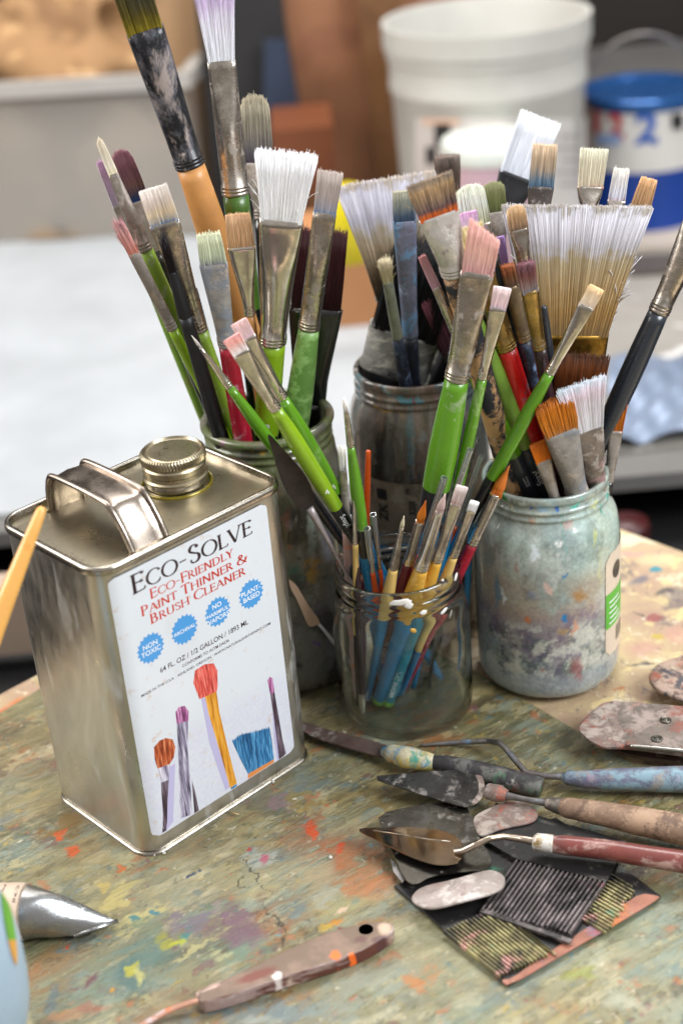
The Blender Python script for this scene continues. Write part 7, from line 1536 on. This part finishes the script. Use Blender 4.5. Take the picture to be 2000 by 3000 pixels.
# blue and white paint can
pc = onz(1912, 700, ZB); rp = 182 * depth(pc) / FPX; pY = pc[1] + rp * .9; zc_ = zfor(pc[0], pY - rp, 300); hp_ = zc_ - ZB
PC = root('paint_can', 'blue and white metal paint can with wire bail handle at the edge of the picture', 'paint can', (pc[0], pY, ZB))
g = G(); lathe(g, [(.001, 0), (rp * .97, 0), (rp * .99, .004), (rp * .97, .008), (rp * .97, hp_ * .50)], (pc[0], pY, ZB), 70); g.build('lower_wall', flat_mat('can_blue', '#0f3a8c', .3), PC)
g = G(); lathe(g, [(rp * .972, hp_ * .50), (rp * .972, hp_ * .93)], (pc[0], pY, ZB), 70); g.build('upper_wall', flat_mat('can_white', '#d3d0cc', .3), PC)
g = G(); lathe(g, [(rp * .97, hp_ * .92), (rp * 1.0, hp_ * .94), (rp * 1.0, hp_), (rp * .97, hp_ + .002), (rp * .86, hp_ + .001), (rp * .84, hp_ - .006), (rp * .82, hp_ - .002), (.001, hp_ - .004)], (pc[0], pY, ZB), 70); g.build('lid', paint('blue_painted_lid', '#1f5a9c', .5, .25, [], .1, 30, .05, .4), PC, sharp=40)
rpf = lambda z: rp * .974
bpatch(PC, pc[0], pY, rpf, 'print_block', flat_mat('red_print', '#b8333a', .4), 1738, 1756, 320, 390)
bpatch(PC, pc[0], pY, rpf, 'print_block', flat_mat('pale_blue_print', '#8fa8d2', .4), 1745, 1815, 393, 425)
bpatch(PC, pc[0], pY, rpf, 'print_spot', flat_mat('black_print', '#1c1c20', .4), 1966, 2000, 333, 378)
def can_text(s, px, py, hpx, c):
    R_ = rp * .974 + .001; d = ray(px, py); ox, oy = CAM[0] - pc[0], CAM[1] - pY; A_ = d[0] ** 2 + d[1] ** 2; B_ = 2 * (ox * d[0] + oy * d[1]); C_ = ox * ox + oy * oy - R_ * R_
    s_ = (-B_ - math.sqrt(max(0, B_ * B_ - 4 * A_ * C_))) / (2 * A_); P = CAM + d * s_; th0 = math.atan2(P[1] - pY, P[0] - pc[0]); V, F = text_mesh(s, .04); sc = hpx * depth(P) / FPX / V[:, 1].max(); V = V * sc; V -= V.max(0) / 2
    g = G(); g.add(np.stack([pc[0] + R_ * np.cos(th0 + V[:, 0] / R_), pY + R_ * np.sin(th0 + V[:, 0] / R_), P[2] + V[:, 1]], 1), F); g.build('lettering', flat_mat('ink' + c[1:], c, .4), PC, smooth=False)
can_text('2', 1803, 368, 76, '#b3242c'); can_text('2', 1893, 375, 100, '#2c5cae')
g = G(); ce = np.array([pc[0], pY, ZB + hp_ * .9]); tl = ony(1868, 95, pY + .02)
arc_ = [ce + np.array([-rp * math.cos(a) * .98, .01, (tl[2] - ce[2]) * math.sin(a)]) for a in np.linspace(0, PI, 40)]
tube(g, arc_, .0022, 8); g.build('wire_handle', paint('bail_wire', '#8c8580', .9, .3), PC)
# back wall, floor, something below
g = G(); box(g, (.4, 2.75, .4), (1, 0, 0), (0, 1, 0), (0, 0, 1), 7, .05, 3.4); struct(g.build('back_wall', flat_mat('dark_wall', '#231c18', .8), None, smooth=False))
g = G(); box(g, (.4, .5, -.93), (1, 0, 0), (0, 1, 0), (0, 0, 1), 7, 6, .05); struct(g.build('floor', flat_mat('dark_floor', '#141212', .7), None, smooth=False))
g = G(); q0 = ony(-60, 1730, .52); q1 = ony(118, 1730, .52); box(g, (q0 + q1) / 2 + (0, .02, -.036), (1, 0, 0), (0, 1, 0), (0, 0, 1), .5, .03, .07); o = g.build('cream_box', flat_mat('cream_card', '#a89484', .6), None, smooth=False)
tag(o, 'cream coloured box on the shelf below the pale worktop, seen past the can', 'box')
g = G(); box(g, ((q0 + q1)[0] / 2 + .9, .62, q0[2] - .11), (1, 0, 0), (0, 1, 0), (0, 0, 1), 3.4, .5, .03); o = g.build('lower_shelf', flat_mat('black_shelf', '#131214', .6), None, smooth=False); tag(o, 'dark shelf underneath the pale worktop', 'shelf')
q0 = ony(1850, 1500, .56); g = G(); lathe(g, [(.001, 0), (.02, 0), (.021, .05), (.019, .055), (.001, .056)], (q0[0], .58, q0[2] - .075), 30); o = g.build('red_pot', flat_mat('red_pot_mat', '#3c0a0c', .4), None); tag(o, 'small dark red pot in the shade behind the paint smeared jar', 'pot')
g = G()
for x_ in (-.9, 1.9):
    for y_ in (YB + .1, 2.4): box(g, (x_, y_, (ZB - .04 - .905) / 2), (1, 0, 0), (0, 1, 0), (0, 0, 1), .06, .06, -(ZB - .04) * -1 + .905 if False else .905 + ZB - .04)
bw = bpy.data.objects['back_worktop']
g.build('worktop_frame', flat_mat('frame_black', '#17161a', .6), bw, smooth=False)

# ------------------------------------------------------------------ light
W = bpy.data.worlds.new('World'); SC.world = W; W.use_nodes = True; nt = W.node_tree; bg = nt.nodes['Background']
tc = nt.nodes.new('ShaderNodeTexCoord'); sp = nt.nodes.new('ShaderNodeSeparateXYZ'); nt.links.new(tc.outputs['Generated'], sp.inputs[0])
cr = nt.nodes.new('ShaderNodeValToRGB'); nt.links.new(mrange(nt, sp.outputs[2], -1, 1), cr.inputs[0]); e = cr.color_ramp.elements
e[0].position = 0; e[0].color = (.05, .04, .03, 1); e[1].position = 1; e[1].color = (.62, .60, .58, 1)
for p_, c_ in ((.44, (.14, .12, .105, 1)), (.53, (.42, .39, .36, 1)), (.75, (.48, .46, .44, 1))): k = e.new(p_); k.color = c_
nt.links.new(cr.outputs[0], bg.inputs[0]); bg.inputs[1].default_value = .8
def area(name, loc, target, sx_, sy_, power, col):
    l = bpy.data.lights.new(name, 'AREA'); l.shape = 'RECTANGLE'; l.size = sx_; l.size_y = sy_; l.energy = power; l.color = col
    o = bpy.data.objects.new(name, l); COL.objects.link(o); o.location = loc; d = Vector(target) - Vector(loc); o.rotation_euler = d.to_track_quat('-Z', 'Y').to_euler(); return o
area('window_light', (1.55, -.75, 1.45), (.15, .1, .08), 1.1, .9, 46, (.93, .97, 1.0))
area('side_fill_light', (-1.5, .3, 1.25), (.1, .15, .1), 1.2, 1.3, 34, (1.0, .96, .91))  # warm fill added at the left to lighten the can's darker face
area('ceiling_light', (.3, 1.2, 2.0), (.2, .5, 0), 1.4, .9, 26, (1.0, .98, .95))
area('back_room_light', (.3, 1.0, 1.7), (.3, 1.8, .1), 1.6, .6, 22, (1.0, .98, .95))

SC.view_settings.view_transform = 'Standard'; SC.view_settings.look = 'None'; SC.view_settings.exposure = .30; SC.view_settings.gamma = 1
SC.view_settings.use_curve_mapping = False
cy = SC.cycles
cy.max_bounces = 14; cy.transmission_bounces = 12; cy.transparent_max_bounces = 16; cy.glossy_bounces = 5; cy.diffuse_bounces = 4
cy.caustics_refractive = True; cy.caustics_reflective = False; cy.sample_clamp_indirect = 6; cy.blur_glossy = .5
